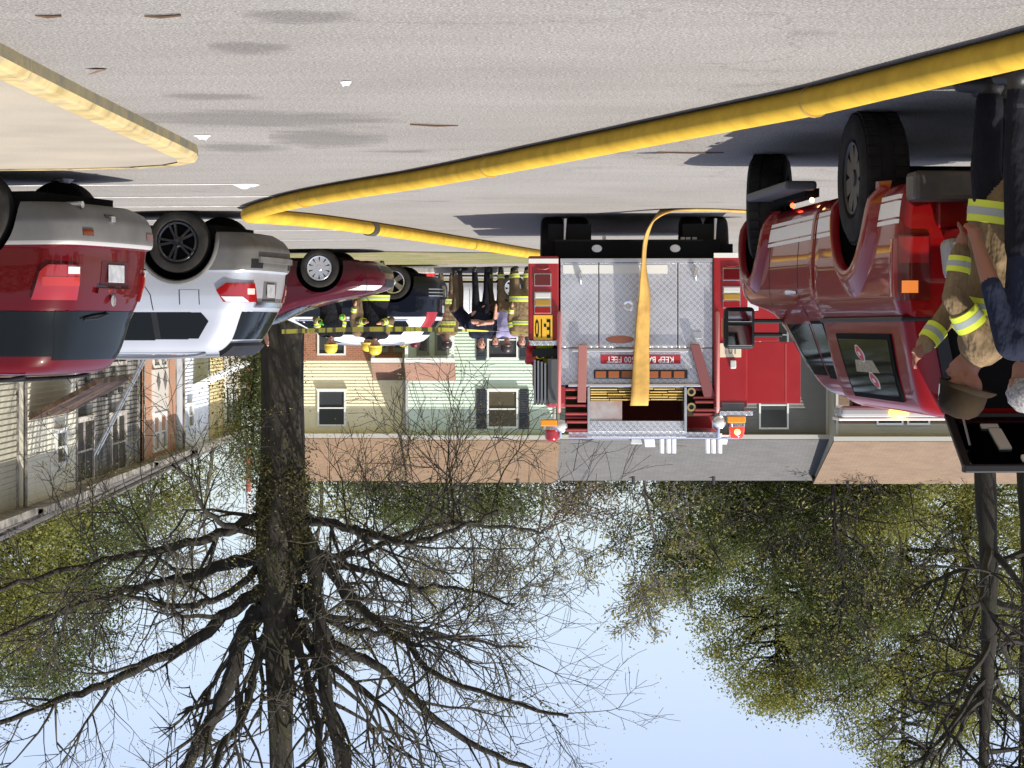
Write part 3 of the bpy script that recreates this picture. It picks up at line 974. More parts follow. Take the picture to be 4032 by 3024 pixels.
# ---------------------------------------------------------------- silver SUV
def silver_suv():
    hd = R(80)
    d = Vector((math.sin(hd), math.cos(hd), 0)); rt = Vector((d.y, -d.x, 0))
    wpos = gnd(722, 829) + Vector((0.06, 0, 0))
    org = wpos - d * 0.86 - rt * 0.87
    car = thing('parked_car', 'silver SUV with black wheels and dark grey lower cladding', 'car', org, -hd)
    rows = [(0.24, .18, 4.2, .80, .25, .35), (.32, .06, 4.34, .86, .22, .40), (.45, .0, 4.40, .90, .20, .45), (.62, 0, 4.42, .91, .20, .45), (.675, .02, 4.42, .91, .20, .45),
            (.70, .055, 4.40, .905, .22, .45), (.85, .065, 4.34, .905, .24, .45), (.96, .075, 4.15, .90, .26, .40), (1.05, .09, 3.55, .885, .28, .35),
            (1.115, .11, 3.30, .87, .30, .30), (1.17, .135, 3.15, .848, .30, .30), (1.48, .30, 2.55, .74, .28, .30), (1.56, .36, 2.35, .69, .26, .30), (1.61, .42, 2.15, .60, .22, .3), (1.635, .70, 1.9, .40, .2, .2), (1.64, 1.0, 1.6, .08, .03, .03)]
    sh = Shell(rows, 0.055, 0.05)
    sh.mesh('body', [SIL_P, GREY_CLAD], car, [(0.86, 0.36, 0.44), (3.42, 0.36, 0.44)], mat_of=lambda z, p: 1 if z < (0.68 if p.y < 0.62 else 0.42) else 0)
    for sd in (1, -1):
        for y in (0.86, 3.42):
            wheel(car, (sd * 0.80, y, 0.355), 0.355, 0.225, 0.235, RIM_BLK, 5, sd, 'twin')
            # wheel arch lip
            arc = [Vector((sd * (sh.pt('side', y + 0.455 * math.cos(a), max(0.26, 0.36 + 0.455 * math.sin(a))).x + 0.004), y + 0.455 * math.cos(a), 0.36 + 0.455 * math.sin(a))) for a in np.linspace(-0.2, math.pi + 0.2, 24)]
            MB().tube(arc, 0.026, 6).build('arch_trim', GREY_CLAD, car, smooth=60)
        tl = sh.patch('tail_light', REDLENS, car, 'rc', lin([(.82, .02), (.90, -.02), (1.03, -.06)]), lin([(.82, .36), (.90, .48), (1.03, .40)]), 0.82, 1.03, 0.022, 14, 8, sd, 0.05)
        sh.patch('lens_clear', CLEARLENS, tl, 'rc', lin([(.97, .20), (1.025, .12)]), lin([(.97, .42), (1.025, .37)]), 0.97, 1.025, 0.027, 6, 3, sd, 0.02)
        sh.patch('indicator_lens', mat('pale_lens', (0.85, 0.5, 0.45), 0.2, coat=.5), tl, 'rc', .03, .14, 0.88, 0.945, 0.027, 5, 3, sd, 0.02)
        sh.patch('dark_pillar', BLK_PL, car, 'side', lin([(1.15, .72), (1.46, .78)]), lin([(1.15, 3.0), (1.46, 2.55)]), 1.15, 1.46, 0.002, 24, 6, sd)
        for nm, b0, b1, zt in (('quarter_window', [(1.155, .60), (1.25, .52), (1.45, .66)], [(1.155, 1.12), (1.45, 1.10)], 1.45), ('rear_window_side', [(1.155, 1.19), (1.47, 1.17)], [(1.155, 2.05), (1.47, 1.98)], 1.47), ('front_window_side', [(1.155, 2.12), (1.47, 2.06)], [(1.155, 3.05), (1.47, 2.58)], 1.47)):
            sh.patch(nm, GLASS, car, 'side', lin(b0), lin(b1), 1.155, zt, 0.004, 8, 6, sd)
        seam_v(sh, car, lin([(.75, 1.32), (.95, 1.18), (1.15, 1.155)]), 0.78, 1.13, sd); seam_v(sh, car, 2.09, 0.42, 1.13, sd)
        handle(sh, car, 1.44, 0.985, sd, SIL_P); handle(sh, car, 2.35, 0.97, sd, SIL_P)
        sh.patch('bumper_slot', BLK_PL, car, 'rc', -.16, .12, 0.55, 0.65, 0.004, 6, 2, sd, 0.02)
        pr = [Vector((sd * 0.60, 0.60 + 1.7 * t, 1.60 + 0.075 * math.sin(math.pi * t) ** 0.35)) for t in np.linspace(0.01, .99, 14)]
        MB().tube(pr, 0.02, 8).build('roof_rail', mat('grey_rail', (0.25, 0.26, 0.28), 0.4, 0.5), car, smooth=60)
    sh.patch('fuel_door', SIL_P, car, 'side', 0.62, 0.83, 0.90, 1.06, 0.003, 6, 4, 1, 0.02)
    seam_v(sh, car, 0.61, 0.895, 1.065, 1, 0.010); seam_v(sh, car, 0.84, 0.895, 1.065, 1, 0.010)
    sh.patch('rear_window', GLASS, car, 'rear', lin([(1.15, -.74), (1.46, -.62)]), lin([(1.15, .74), (1.46, .62)]), 1.145, 1.46, 0.006, 14, 8)
    sh.patch('rear_spoiler', BLK_PL, car, 'rear', -.60, .60, 1.50, 1.60, 0.06, 12, 3, 1, 0.10)
    sh.patch('garnish', CHROME, car, 'rear', -.52, .60, 1.03, 1.09, 0.03, 10, 3, 1, 0.05)
    sh.patch('plate_recess', GREY_CLAD, car, 'rear', -.20, .34, 0.80, 1.02, 0.004, 8, 3)
    plate(car, Matrix.Translation(sh.pt('rear', 0.08, 0.90, 0.016)), '')
    sh.patch('bumper_step', GREY_LT, car, 'rear', -.70, .70, 0.52, 0.585, 0.03, 12, 2, 1, 0.05)
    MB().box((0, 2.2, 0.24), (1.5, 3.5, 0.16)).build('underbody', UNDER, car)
    # door mirror
    for sd in (1, -1):
        MB().ball((sd * 0.98, 3.0, 1.12), 0.1, 10, 0, (1.0, 0.7, 0.8)).build('door_mirror', SIL_P, car, smooth=80)
silver_suv()

# ---------------------------------------------------------------- saloon used for the maroon and the white car
def saloon(label, org, hd, P, rim, spokes, kind):
    car = thing('parked_car', label, 'car', org, -hd)
    rows = [(0.20, .25, 4.45, .80, .25, .35), (.30, .08, 4.62, .86, .22, .40), (.42, .02, 4.68, .89, .20, .45), (.55, 0, 4.69, .90, .20, .50), (.63, .0, 4.66, .90, .20, .55),
            (.69, .015, 4.56, .895, .22, .60), (.76, .02, 4.34, .89, .22, .55), (.83, .03, 4.00, .88, .24, .45), (.90, .06, 3.62, .87, .24, .40), (.945, .20, 3.44, .855, .24, .30), (.985, .62, 3.30, .835, .22, .25), (1.03, .80, 3.16, .81, .20, .2),
            (1.20, 1.20, 2.78, .725, .20, .2), (1.34, 1.62, 2.42, .655, .2, .2), (1.395, 1.85, 2.25, .56, .16, .16), (1.42, 2.0, 2.12, .35, .06, .06), (1.425, 2.03, 2.09, .05, .02, .02)]
    sh = Shell(rows, 0.06, 0.055)
    sh.mesh('body', [P], car, [(0.98, 0.335, 0.40), (3.72, 0.335, 0.40)])
    for sd in (1, -1):
        for y in (0.98, 3.72):
            wheel(car, (sd * 0.80, y, 0.325), 0.325, 0.215, 0.215, rim, spokes, sd, kind)
        for nm, b0, b1 in (('rear_window_side', [(1.02, 1.25), (1.30, 1.68)], [(1.02, 2.02), (1.30, 2.0)]), ('front_window_side', [(1.02, 2.10), (1.30, 2.07)], [(1.02, 3.0), (1.30, 2.45)])):
            sh.patch(nm, GLASS, car, 'side', lin(b0), lin(b1), 1.02, 1.30, 0.004, 8, 6, sd)
        seam_v(sh, car, 2.06, 0.35, 0.98, sd); seam_v(sh, car, lin([(.35, 3.2), (.98, 3.1)]), 0.35, 0.90, sd)
        handle(sh, car, 2.30, 0.86, sd, P); handle(sh, car, 1.30, 0.87, sd, P)
        sh.patch('headlight', CLEARLENS, car, 'fc', lin([(.61, .15), (.69, .22)]), lin([(.61, .55), (.69, .72)]), 0.61, 0.69, 0.008, 14, 4, sd, 0.04)
        sh.patch('tail_light', REDLENS, car, 'rc', -.06, .42, 0.72, 0.86, 0.01, 8, 4, sd, 0.04)
        MB().ball((sd * 0.95, 2.98, 1.02), 0.1, 10, 0, (1.0, 0.7, 0.75)).build('door_mirror', P, car, smooth=80)
    sh.patch('windscreen', GLASS, car, 'front', lin([(.97, -.70), (1.33, -.54)]), lin([(.97, .70), (1.33, .54)]), 0.965, 1.33, 0.005, 14, 8)
    sh.patch('rear_window', GLASS, car, 'rear', lin([(1.05, -.66), (1.33, -.52)]), lin([(1.05, .66), (1.33, .52)]), 1.05, 1.33, 0.005, 14, 8)
    sh.patch('grille', BLK_PL, car, 'front', -.42, .42, 0.50, 0.63, 0.006, 8, 3)
    sh.patch('lower_grille', BLK_PL, car, 'front', -.6, .6, 0.28, 0.40, 0.004, 8, 3)
    MB().box((0, 2.3, 0.22), (1.5, 3.6, 0.14)).build('underbody', UNDER, car)
    return car, sh
hd = R(-97)
d = Vector((math.sin(hd), math.cos(hd), 0)); rt = Vector((d.y, -d.x, 0))
wp = gnd(1310, 979) + Vector((0.28, 0, 0))
saloon('maroon saloon with bright multi-spoke wheels in front of the big tree', wp - d * 3.66 + rt * 0.86, hd, MAR_P, RIM_SIL, 10, 'fan')
saloon('white saloon behind the standing firefighters', Vector((-0.9, 58.5, 0)), R(96), WHT_P, RIM_SIL, 7, 'bar')

# ---------------------------------------------------------------- navy crossover
def navy_suv():
    hd = R(84)
    d = Vector((math.sin(hd), math.cos(hd), 0)); rt = Vector((d.y, -d.x, 0))
    wpos = gnd(1590, 1040) + Vector((0.22, 0, 0))
    car = thing('parked_car', 'dark navy crossover with sun glare painted pale on roof and pillars, and polished wheels behind the red tarp', 'car', wpos - d * 0.92 - rt * 0.87 + Vector((0, 0, 0.012)), -hd)
    rows = [(0.24, .20, 4.2, .80, .25, .35), (.34, .06, 4.40, .87, .22, .40), (.50, .0, 4.48, .905, .22, .45), (.66, 0, 4.50, .91, .22, .45),
            (.72, .05, 4.46, .905, .22, .45), (.88, .06, 4.34, .90, .24, .45), (.98, .07, 4.10, .895, .26, .40), (1.06, .09, 3.50, .88, .28, .35),
            (1.12, .11, 3.25, .865, .30, .30), (1.20, .15, 3.05, .83, .30, .30), (1.46, .36, 2.50, .72, .28, .30), (1.56, .46, 2.25, .67, .26, .30), (1.62, .58, 2.05, .58, .22, .3), (1.645, .80, 1.9, .40, .2, .2), (1.65, 1.0, 1.6, .08, .03, .03)]
    sh = Shell(rows, 0.06, 0.05)
    sh.mesh('body', [NAVY_P, BLK_PL, WHT_P], car, [(0.92, 0.36, 0.43), (3.54, 0.36, 0.43)], mat_of=lambda z, p: 1 if z < 0.42 else (2 if z > 1.10 else 0))  # upper body takes white paint in place of sun glare on navy
    for sd in (1, -1):
        for y in (0.92, 3.54):
            wheel(car, (sd * 0.80, y, 0.36), 0.36, 0.225, 0.25, RIM_CHR, 5, sd)
        for nm, b0, b1 in (('quarter_window', [(1.17, .66), (1.27, .60), (1.46, .78)], [(1.17, 1.25), (1.46, 1.22)]), ('rear_window_side', [(1.17, 1.32), (1.46, 1.29)], [(1.17, 2.1), (1.46, 2.05)]), ('front_window_side', [(1.17, 2.17), (1.46, 2.12)], [(1.17, 3.0), (1.46, 2.55)])):
            sh.patch(nm, GLASS, car, 'side', lin(b0), lin(b1), 1.17, 1.46, 0.004, 8, 6, sd)
        sh.patch('tail_light', REDLENS, car, 'rc', lin([(.98, -.02), (1.35, .10)]), lin([(.98, .30), (1.35, .32)]), 0.98, 1.35, 0.012, 8, 8, sd, 0.04)
        seam_v(sh, car, 1.28, 0.75, 1.13, sd); seam_v(sh, car, 2.13, 0.42, 1.13, sd)
        handle(sh, car, 1.5, 0.99, sd, CHROME)
        for z in (0.50, 0.57, 0.64):
            sh.patch('bumper_strip', ALU, car, 'rc', -.30, .30, z, z + 0.018, 0.006, 8, 1, sd, 0.02)
        pr = [Vector((sd * 0.60, 0.70 + 1.6 * t, 1.60 + 0.08 * math.sin(math.pi * t) ** 0.35)) for t in np.linspace(0.01, .99, 14)]
        MB().tube(pr, 0.022, 8).build('roof_rail', CHROME, car, smooth=60)
        sh.patch('window_trim', CHROME, car, 'side', .62, 3.0, 1.135, 1.16, 0.008, 20, 1, sd, 0.02)
    sh.patch('rear_window', GLASS, car, 'rear', lin([(1.17, -.70), (1.46, -.58)]), lin([(1.17, .70), (1.46, .58)]), 1.165, 1.46, 0.006, 14, 8)
    plate(car, Matrix.Translation(sh.pt('rear', 0, 0.92, 0.014)), '')
    MB().box((0, 2.2, 0.24), (1.5, 3.5, 0.16)).build('underbody', UNDER, car)
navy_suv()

# red tarp bunched up against the crossover
tm = MB()
rr = random.Random(5)
c0 = gnd(1555, 1062); NX, NY = 22, 9
P = []
for j in range(NY):
    row = []
    for i in range(NX):
        t = i / (NX - 1); q = j / (NY - 1)
        env = math.sin(math.pi * q) ** 0.7 * (0.35 + 0.65 * math.sin(math.pi * min(1, t * 1.15)) ** 0.5)
        row.append(Vector((-0.95 + 1.95 * t, -0.55 + 1.0 * q, 0.02 + env * (0.24 + 0.10 * math.sin(t * 13 + q * 4) + rr.uniform(-0.04, 0.04)))))
    P.append(row)
tm.grid(P)
tarp = tm.build('tarp', mat_fabric('red_tarp', (0.55, 0.035, 0.03), 0.5, 0.2, 0.5), smooth=50, loc=(c0.x, c0.y - 0.75, 0.0))
sb = tarp.modifiers.new('s', 'SOLIDIFY'); sb.thickness = 0.012
tag(tarp, 'crumpled bright red tarp against the navy crossover', 'tarp')

def steer(w, pos, ang):
    M = Matrix.Translation(pos) @ Matrix.Rotation(ang, 4, 'Z') @ Matrix.Translation(-Vector(pos))
    for o in [w] + list(w.children): o.data.transform(M)
# ================================================================ fire engine, seen from behind
ENG_Y = 26.4
ehd = R(-2.0)
engine = thing('fire_engine', 'red fire engine with diamond plate rear and full hose bed', 'fire engine', (-1.44, ENG_Y, 0), -ehd)
def lx(px): return 1.4875 - 0.0021091 * px
def lz(py): return -0.3945 + 0.0021091 * py
def ebox(name, px0, px1, py0, py1, y0, y1, m, parent=engine, bevel=0.006, smooth=None):
    """box on the rear of the engine; y0 (towards the camera is negative) to y1"""
    a, b = lx(px0), lx(px1)
    c, d = lz(py0), lz(py1)
    return MB().box(((a + b) / 2, (y0 + y1) / 2, (c + d) / 2), (abs(a - b), abs(y1 - y0), abs(c - d))).build(name, m, parent, bevel=bevel)
E_RED = FIRE_RED
# body: two side columns and the plated centre
ebox('rear_column', 110, 276, 425, 888, 0.0, 0.9, E_RED, bevel=0.02)
ebox('rear_column', 1118, 1302, 425, 1250, 0.0, 0.9, E_RED, bevel=0.02)
MB().box((0, 2.35, 1.0), (2.46, 2.88, 0.98)).build('body', E_RED, engine, bevel=0.02)
MB().box((-1.02, 2.2, 1.86), (0.42, 2.6, 0.72)).build('upper_body', E_RED, engine, bevel=0.02)
MB().box((1.02, 2.2, 1.76), (0.42, 2.6, 0.54)).build('upper_body', E_RED, engine, bevel=0.02)
MB().box((0, 2.2, 1.80), (1.60, 2.6, 0.40)).build('tank', ALU, engine, bevel=0.01)
for a, b in ((285, 493), (497, 923), (927, 1115)):
    dr = ebox('compartment_door', a, b, 462, 924, 0.045, 0.9, DIAMOND, bevel=0.008)
for a, b in ((285, 1115),):
    ebox('sill_trim', a, b, 438, 460, 0.03, 0.6, ALU, bevel=0.004)
    ebox('upper_panel', a, b, 928, 1130, 0.055, 0.9, DIAMOND, bevel=0.008)
for a, b in ((300, 492), (498, 722), (745, 870)):
    ebox('reflective_strip', a, b, 474, 520, 0.040, 0.05, mat('pale_strip', (0.66, 0.66, 0.60), 0.5), bevel=0.0)
for px, py in ((395, 545), (1022, 525)):
    h = MB().tube([(lx(px), 0.05, lz(py - 26)), (lx(px), 0.0, lz(py - 20)), (lx(px), -0.012, lz(py)), (lx(px), 0.0, lz(py + 20)), (lx(px), 0.05, lz(py + 26))], 0.02, 10).build('door_latch', CHROME, engine, smooth=60)
lt = MB().lathe([(0.001, 0.02), (0.03, 0.02), (0.034, 0.012), (0.055, 0.016), (0.066, 0.006), (0.066, -0.02)], 28, 0, Matrix.Translation((lx(655), 0.045, lz(698))) @ Matrix.Rotation(R(90), 4, 'X')).build('round_latch', CHROME, engine, smooth=40)
MB().lathe([(0.001, 0.012), (0.9, 0.008), (1.0, 0.0), (1.0, -0.01)], 28, 0, Matrix.Translation((lx(610), 0.044, lz(880))) @ Matrix.Rotation(R(90), 4, 'X') @ Matrix.Diagonal((0.165, 0.045, 1, 1))).build('oval_badge', mat('copper_badge', (0.45, 0.16, 0.09), 0.4), engine, smooth=40)
ebox('small_plate', 1000, 1055, 838, 875, 0.035, 0.05, ALU, bevel=0.003)
MB().tube([(lx(350), 0.0, lz(942)), (lx(980), 0.0, lz(942))], 0.02, 12).build('grab_rail', CHROME, engine, smooth=60)
MB().tube([(lx(330), 0.01, lz(1130)), (lx(1070), 0.01, lz(1130))], 0.022, 12).build('grab_rail', CHROME, engine, smooth=60)
for px, m in ((280, mat('pinkish_rail', (0.55, 0.20, 0.18), 0.4)), (1140, MATS['pinkish_rail'] if 'pinkish_rail' in MATS else None)):
    MB().tube([(lx(px), 0.0, lz(735)), (lx(px), -0.05, lz(750)), (lx(px), -0.05, lz(1255)), (lx(px), 0.0, lz(1272))], 0.021, 12).build('grab_rail', m, engine, smooth=60)
# sign
sg = ebox('warning_sign', 505, 940, 963, 1012, 0.045, 0.058, mat('sign_red', (0.36, 0.015, 0.02), 0.5), bevel=0.002)
TXT_M = Matrix.Translation((lx(722), 0.044, lz(988))) @ Matrix.Rotation(R(90), 4, 'X')
text_obj('sign_lettering', 'KEEP BACK 500 FEET', WHITE, 0.098, TXT_M, sg, 0.002, 0.86, 0.001)
# amber traffic bar
bar = ebox('traffic_light_bar', 468, 978, 1046, 1094, 0.01, 0.07, BLK_PL, bevel=0.006)
AMB_D = mat('dull_amber_lens', (0.30, 0.09, 0.03), 0.25, coat=0.6)
for k in range(7):
    a = 476 + k * 71
    ebox('amber_lamp', a, a + 58, 1052, 1088, 0.0, 0.03, AMB_D, bar, bevel=0.004)
# lamp stacks
def lamp(px0, px1, py0, py1, m, name):
    bz = ebox('lamp_bezel', px0 - 5, px1 + 5, py0 - 4, py1 + 4, -0.018, 0.03, CHROME, bevel=0.004)
    ebox(name, px0, px1, py0, py1, -0.034, 0.0, m, bz, bevel=0.008)
for a, b, s_ in ((148, 232, 0), (1172, 1260, -30)):
    lamp(a, b, 525 + s_, 586 + s_, REDLENS_D, 'tail_lamp')
    lamp(a, b, 625 + s_, 655 + s_, CLEARLENS, 'reversing_lamp')
    lamp(a, b, 662 + s_, 696 + s_, mat('olive_amber', (0.34, 0.20, 0.03), 0.25, coat=0.5), 'turn_lamp')
    lamp(a, b, 703 + s_, 736 + s_, REDLENS, 'brake_lamp')
    MB().tube([(lx(a + 8), -0.004, lz(488 + s_ * 0.4)), (lx(a + 25), -0.016, lz(496 + s_ * .4)), (lx(b - 25), -0.016, lz(496 + s_ * .4)), (lx(b - 8), -0.004, lz(488 + s_ * .4))], 0.01, 8).build('tow_loop', E_RED, engine, smooth=60)
ebox('column_band', 112, 275, 440, 466, -0.004, 0.02, mat('pale_strip', (0.6, 0.6, 0.6)), bevel=0.0)
ebox('column_band', 1120, 1300, 410, 436, -0.004, 0.02, MATS['pale_strip'], bevel=0.0)
# number plates of the engine
YPL = mat('yellow_number_plate', (0.72, 0.42, 0.03), 0.5)
np_ = ebox('number_plate', 140, 243, 747, 884, -0.012, 0.004, YPL, bevel=0.004)
text_obj('number', 'E-10', BLACK, 0.30, Matrix.Translation((lx(191), -0.014, lz(815))) @ Matrix.Rotation(R(90), 4, 'X'), np_, 0.001, 0.34, 0.004)
cp_ = ebox('number_plate', 1152, 1268, 900, 976, -0.012, 0.004, mat('cream_plate', (0.66, 0.58, 0.42), 0.6), bevel=0.003)
text_obj('number', '101', mat('faded_print', (0.28, 0.22, 0.19), 0.7), 0.11, Matrix.Translation((lx(1210), -0.014, lz(938))) @ Matrix.Rotation(R(90), 4, 'X'), cp_, 0.001, 1.0, 0.003)
ebox('step_lamp', 1208, 1240, 992, 1038, -0.06, 0.0, CLEARLENS, bevel=0.012)
ebox('step_ledge', 118, 268, 886, 912, -0.03, 0.5, DIAMOND, bevel=0.004)
# rolled ladder rack above the right column
rack = ebox('ladder_rack', 215, 270, 985, 1235, 0.05, 2.2, mat('rack_grey', (0.12, 0.12, 0.12), 0.5, 0.4), bevel=0.01)
for k in range(4):
    px = 140 + k * 19
    ebox('ladder_beam', px, px + 11, 990 + 6 * k, 1238, 0.02, 2.4, mat('beam_grey', (0.20, 0.21, 0.22), 0.45, 0.5), rack, bevel=0.004)
ebox('rack_bracket', 130, 275, 930, 985, 0.2, 0.8, BLK_PL, bevel=0.01)
# hose bed: sides, dividers, packed hose
for px in (440, 966):
    ebox('bed_divider', px - 7, px + 7, 1140, 1385, -0.02, 2.6, ALU, bevel=0.005)
ebox('divider_plate', 447, 622, 1215, 1362, 0.06, 0.075, mat('scuffed_plate', (0.45, 0.42, 0.40), 0.5, 0.4, var=0.5, scale=6, col2=(0.36, 0.22, 0.20)), bevel=0.004)
ebox('bed_front', 320, 1140, 1200, 1395, 1.2, 1.3, mat('bed_red', (0.25, 0.010, 0.016), 0.55), bevel=0.004)
ebox('bed_floor', 447, 960, 1132, 1142, 0.02, 1.3, ALU, bevel=0.002)
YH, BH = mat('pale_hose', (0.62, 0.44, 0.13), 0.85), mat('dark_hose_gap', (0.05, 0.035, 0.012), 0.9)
rq = random.Random(2)
pk = MB()
for row in range(5):
    x0 = 450
    while x0 < 950:
        w = rq.uniform(60, 150)
        x1 = min(955, x0 + w)
        z = lz(1150 + row * 14.5 + rq.uniform(-2, 2))
        pk.box(((lx(x0) + lx(x1)) / 2, 0.3 + rq.uniform(-0.02, 0.03), z), (abs(lx(x0) - lx(x1)), 0.55, 0.014), 0)
        x0 = x1 + 4
hp = pk.build('packed_hose', YH, engine, bevel=0.004)
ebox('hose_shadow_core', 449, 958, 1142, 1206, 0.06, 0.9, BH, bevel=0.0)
RH = mat('red_hose', (0.34, 0.06, 0.06), 0.85, var=0.3, scale=5)
for (a, b, py1, m) in ((312, 432, 1370, RH), (1012, 1128, 1290, mat('dark_red_hose', (0.20, 0.03, 0.03), 0.85))):
    q = MB()
    py = 1145
    while py < py1:
        o1 = rq.uniform(-6, 6)
        q.box(((lx(a + o1) + lx(b)) / 2, 0.2 + rq.uniform(-.03, .03), lz(py + 8)), (abs(lx(a + o1) - lx(b)), 0.4, 0.030), 0)
        py += rq.choice([22, 22, 44])
    q.build('packed_hose', m, engine, bevel=0.008)
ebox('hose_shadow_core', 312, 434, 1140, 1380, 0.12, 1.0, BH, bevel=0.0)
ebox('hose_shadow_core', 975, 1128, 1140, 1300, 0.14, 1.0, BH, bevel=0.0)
for py in (1165, 1248):
    MB().tube([(lx(998), 0.0, lz(py)), (lx(998), 0.3, lz(py))], 0.045, 20).build('nozzle', BLK_PL, engine, smooth=50)
    MB().lathe([(0.028, 0.0), (0.05, 0.0), (0.05, 0.02), (0.028, 0.02)], 20, 0, Matrix.Translation((lx(998), 0.01, lz(py))) @ Matrix.Rotation(R(90), 4, 'X'), closed=True).build('nozzle_ring', mat('brass', (0.55, 0.42, 0.2), 0.35, 0.8), engine, smooth=50)
# straps falling from the side beds
STRAP = mat('rust_strap', (0.33, 0.13, 0.11), 0.7)
MB().add([(lx(378), -0.02, lz(1222)), (lx(425), -0.02, lz(1222)), (lx(432), -0.05, lz(908)), (lx(384), -0.05, lz(908)), (lx(378), 0.02, lz(1222)), (lx(425), 0.02, lz(1222)), (lx(432), -0.03, lz(908)), (lx(384), -0.03, lz(908))],
         [(0, 1, 2, 3), (7, 6, 5, 4), (0, 4, 5, 1), (1, 5, 6, 2), (2, 6, 7, 3), (3, 7, 4, 0)]).build('hose_strap', STRAP, engine, bevel=0.006)
MB().add([(lx(1065), -0.02, lz(1190)), (lx(1128), -0.02, lz(1190)), (lx(1040), -0.06, lz(905)), (lx(988), -0.06, lz(905)), (lx(1065), 0.02, lz(1190)), (lx(1128), 0.02, lz(1190)), (lx(1040), -0.03, lz(905)), (lx(988), -0.03, lz(905))],
         [(0, 1, 2, 3), (7, 6, 5, 4), (0, 4, 5, 1), (1, 5, 6, 2), (2, 6, 7, 3), (3, 7, 4, 0)]).build('hose_strap', mat('dark_strap', (0.17, 0.05, 0.05), 0.7), engine, bevel=0.006)
# plated top edge
ebox('top_deck', 330, 1150, 1385, 1410, 0.1, 2.6, DIAMOND, bevel=0.005)
ebox('bed_crossbeam', 447, 960, 1324, 1384, 0.05, 0.12, DIAMOND, bevel=0.004)
ebox('back_board', 330, 1150, 1345, 1400, 1.35, 1.4, DIAMOND, bevel=0.004)
MB().tube([(lx(330), 0.1, lz(1418)), (lx(1260), 0.1, lz(1418))], 0.016, 8).build('top_rail', CHROME, engine, smooth=60)
ebox('lens_window', 1160, 1286, 1222, 1268, -0.01, 0.1, mat('smoked_lamp', (0.10, 0.10, 0.10), 0.2, coat=0.8), bevel=0.006)
ebox('lamp_shelf', 1150, 1330, 1268, 1292, -0.04, 0.3, DIAMOND, bevel=0.004)
# beacons and flood lamps
def beacon(px, py, lit):
    m = mat('lit_red_beacon', (0.6, 0.02, 0.02), 0.2, emit=(1.0, 0.03, 0.015), estr=1.6) if lit else REDLENS
    o = MB().lathe([(0.085, 0.0), (0.088, 0.02), (0.08, 0.11), (0.06, 0.14), (0.001, 0.15)], 24, 0, Matrix.Translation((lx(px), 0.12, lz(py)))).build('beacon', m, engine, smooth=50)
    MB().lathe([(0.095, -0.03), (0.095, 0.01), (0.001, 0.012)], 24, 0, Matrix.Translation((lx(px), 0.12, lz(py)))).build('beacon_base', CHROME, o, smooth=40)
    if lit:
        MB().ball((lx(px), 0.02, lz(py + 32)), 0.035, 10).build('bulb', mat('hot_bulb', (1, 0.5, 0.2), 0.3, emit=(1.0, 0.30, 0.05), estr=6), o, smooth=90)
beacon(1248, 1352, True)
beacon(240, 1368, False)
ebox('amber_lamp', 1192, 1292, 1296, 1332, -0.05, 0.1, AMBER, bevel=0.01)
ebox('amber_lamp', 178, 268, 1316, 1352, -0.05, 0.1, AMBER, bevel=0.01)
for px, py, r_ in ((1150, 1330, 0.075), (290, 1352, 0.072)):
    fl = MB().lathe([(0.001, -0.02), (r_ * 0.8, -0.01), (r_, 0.0), (r_, 0.03), (r_ * 0.7, 0.10), (0.001, 0.12)], 24, 0, Matrix.Translation((lx(px), 0.0, lz(py))) @ Matrix.Rotation(R(-90), 4, 'X')).build('flood_lamp', CHROME, engine, smooth=40)
    MB().lathe([(0.001, -0.026), (r_ * 0.6, -0.022), (r_ * 0.78, -0.008)], 20, 0, Matrix.Translation((lx(px), 0.0, lz(py))) @ Matrix.Rotation(R(-90), 4, 'X')).build('lamp_lens', CLEARLENS, fl, smooth=60)
    MB().tube([(lx(px), 0.05, lz(py) - 0.02), (lx(px) + 0.01, 0.09, lz(1418))], 0.016, 8).build('lamp_arm', CHROME, fl)
# deck gun and bright fittings standing on the top deck
MB().prism([(lx(695), lz(1412)), (lx(820), lz(1412)), (lx(800), lz(1395)), (lx(775), lz(1368)), (lx(740), lz(1362)), (lx(705), lz(1380))], 0.22, 0, Matrix.Translation((0, 0.3, 0.02))).build('deck_gun', mat('gunmetal', (0.03, 0.032, 0.04), 0.35, 0.3), engine, bevel=0.01)
WF = mat('white_fitting', (0.85, 0.85, 0.84), 0.4)
for px in (845, 882, 912, 1098, 1130, 1166):
    MB().tube([(lx(px), 0.5, lz(1402)), (lx(px), 0.5, lz(1512))], 0.026, 12).build('white_post', WF, engine, smooth=60)
MB().prism([(lx(742), lz(1412)), (lx(800), lz(1412)), (lx(808), lz(1476)), (lx(752), lz(1476))], 0.1, 0, Matrix.Translation((0, 0.45, 0))).build('white_box', WF, engine, bevel=0.006)
MB().prism([(lx(672), lz(1462)), (lx(738), lz(1462)), (lx(722), lz(1412)), (lx(684), lz(1412))], 0.1, 0, Matrix.Translation((0, 0.5, 0))).build('white_box', mat('pale_grey_box', (0.55, 0.55, 0.54), 0.5), engine, bevel=0.006)
MB().prism([(lx(1165), lz(1410)), (lx(1215), lz(1410)), (lx(1205), lz(1462)), (lx(1170), lz(1462))], 0.08, 0, Matrix.Translation((0, 0.52, 0))).build('white_box', WF, engine, bevel=0.006)
ebox('tool_handle', 465, 660, 1418, 1440, 0.5, 0.56, mat('dull_grey', (0.2, 0.2, 0.19), 0.6), bevel=0.006)
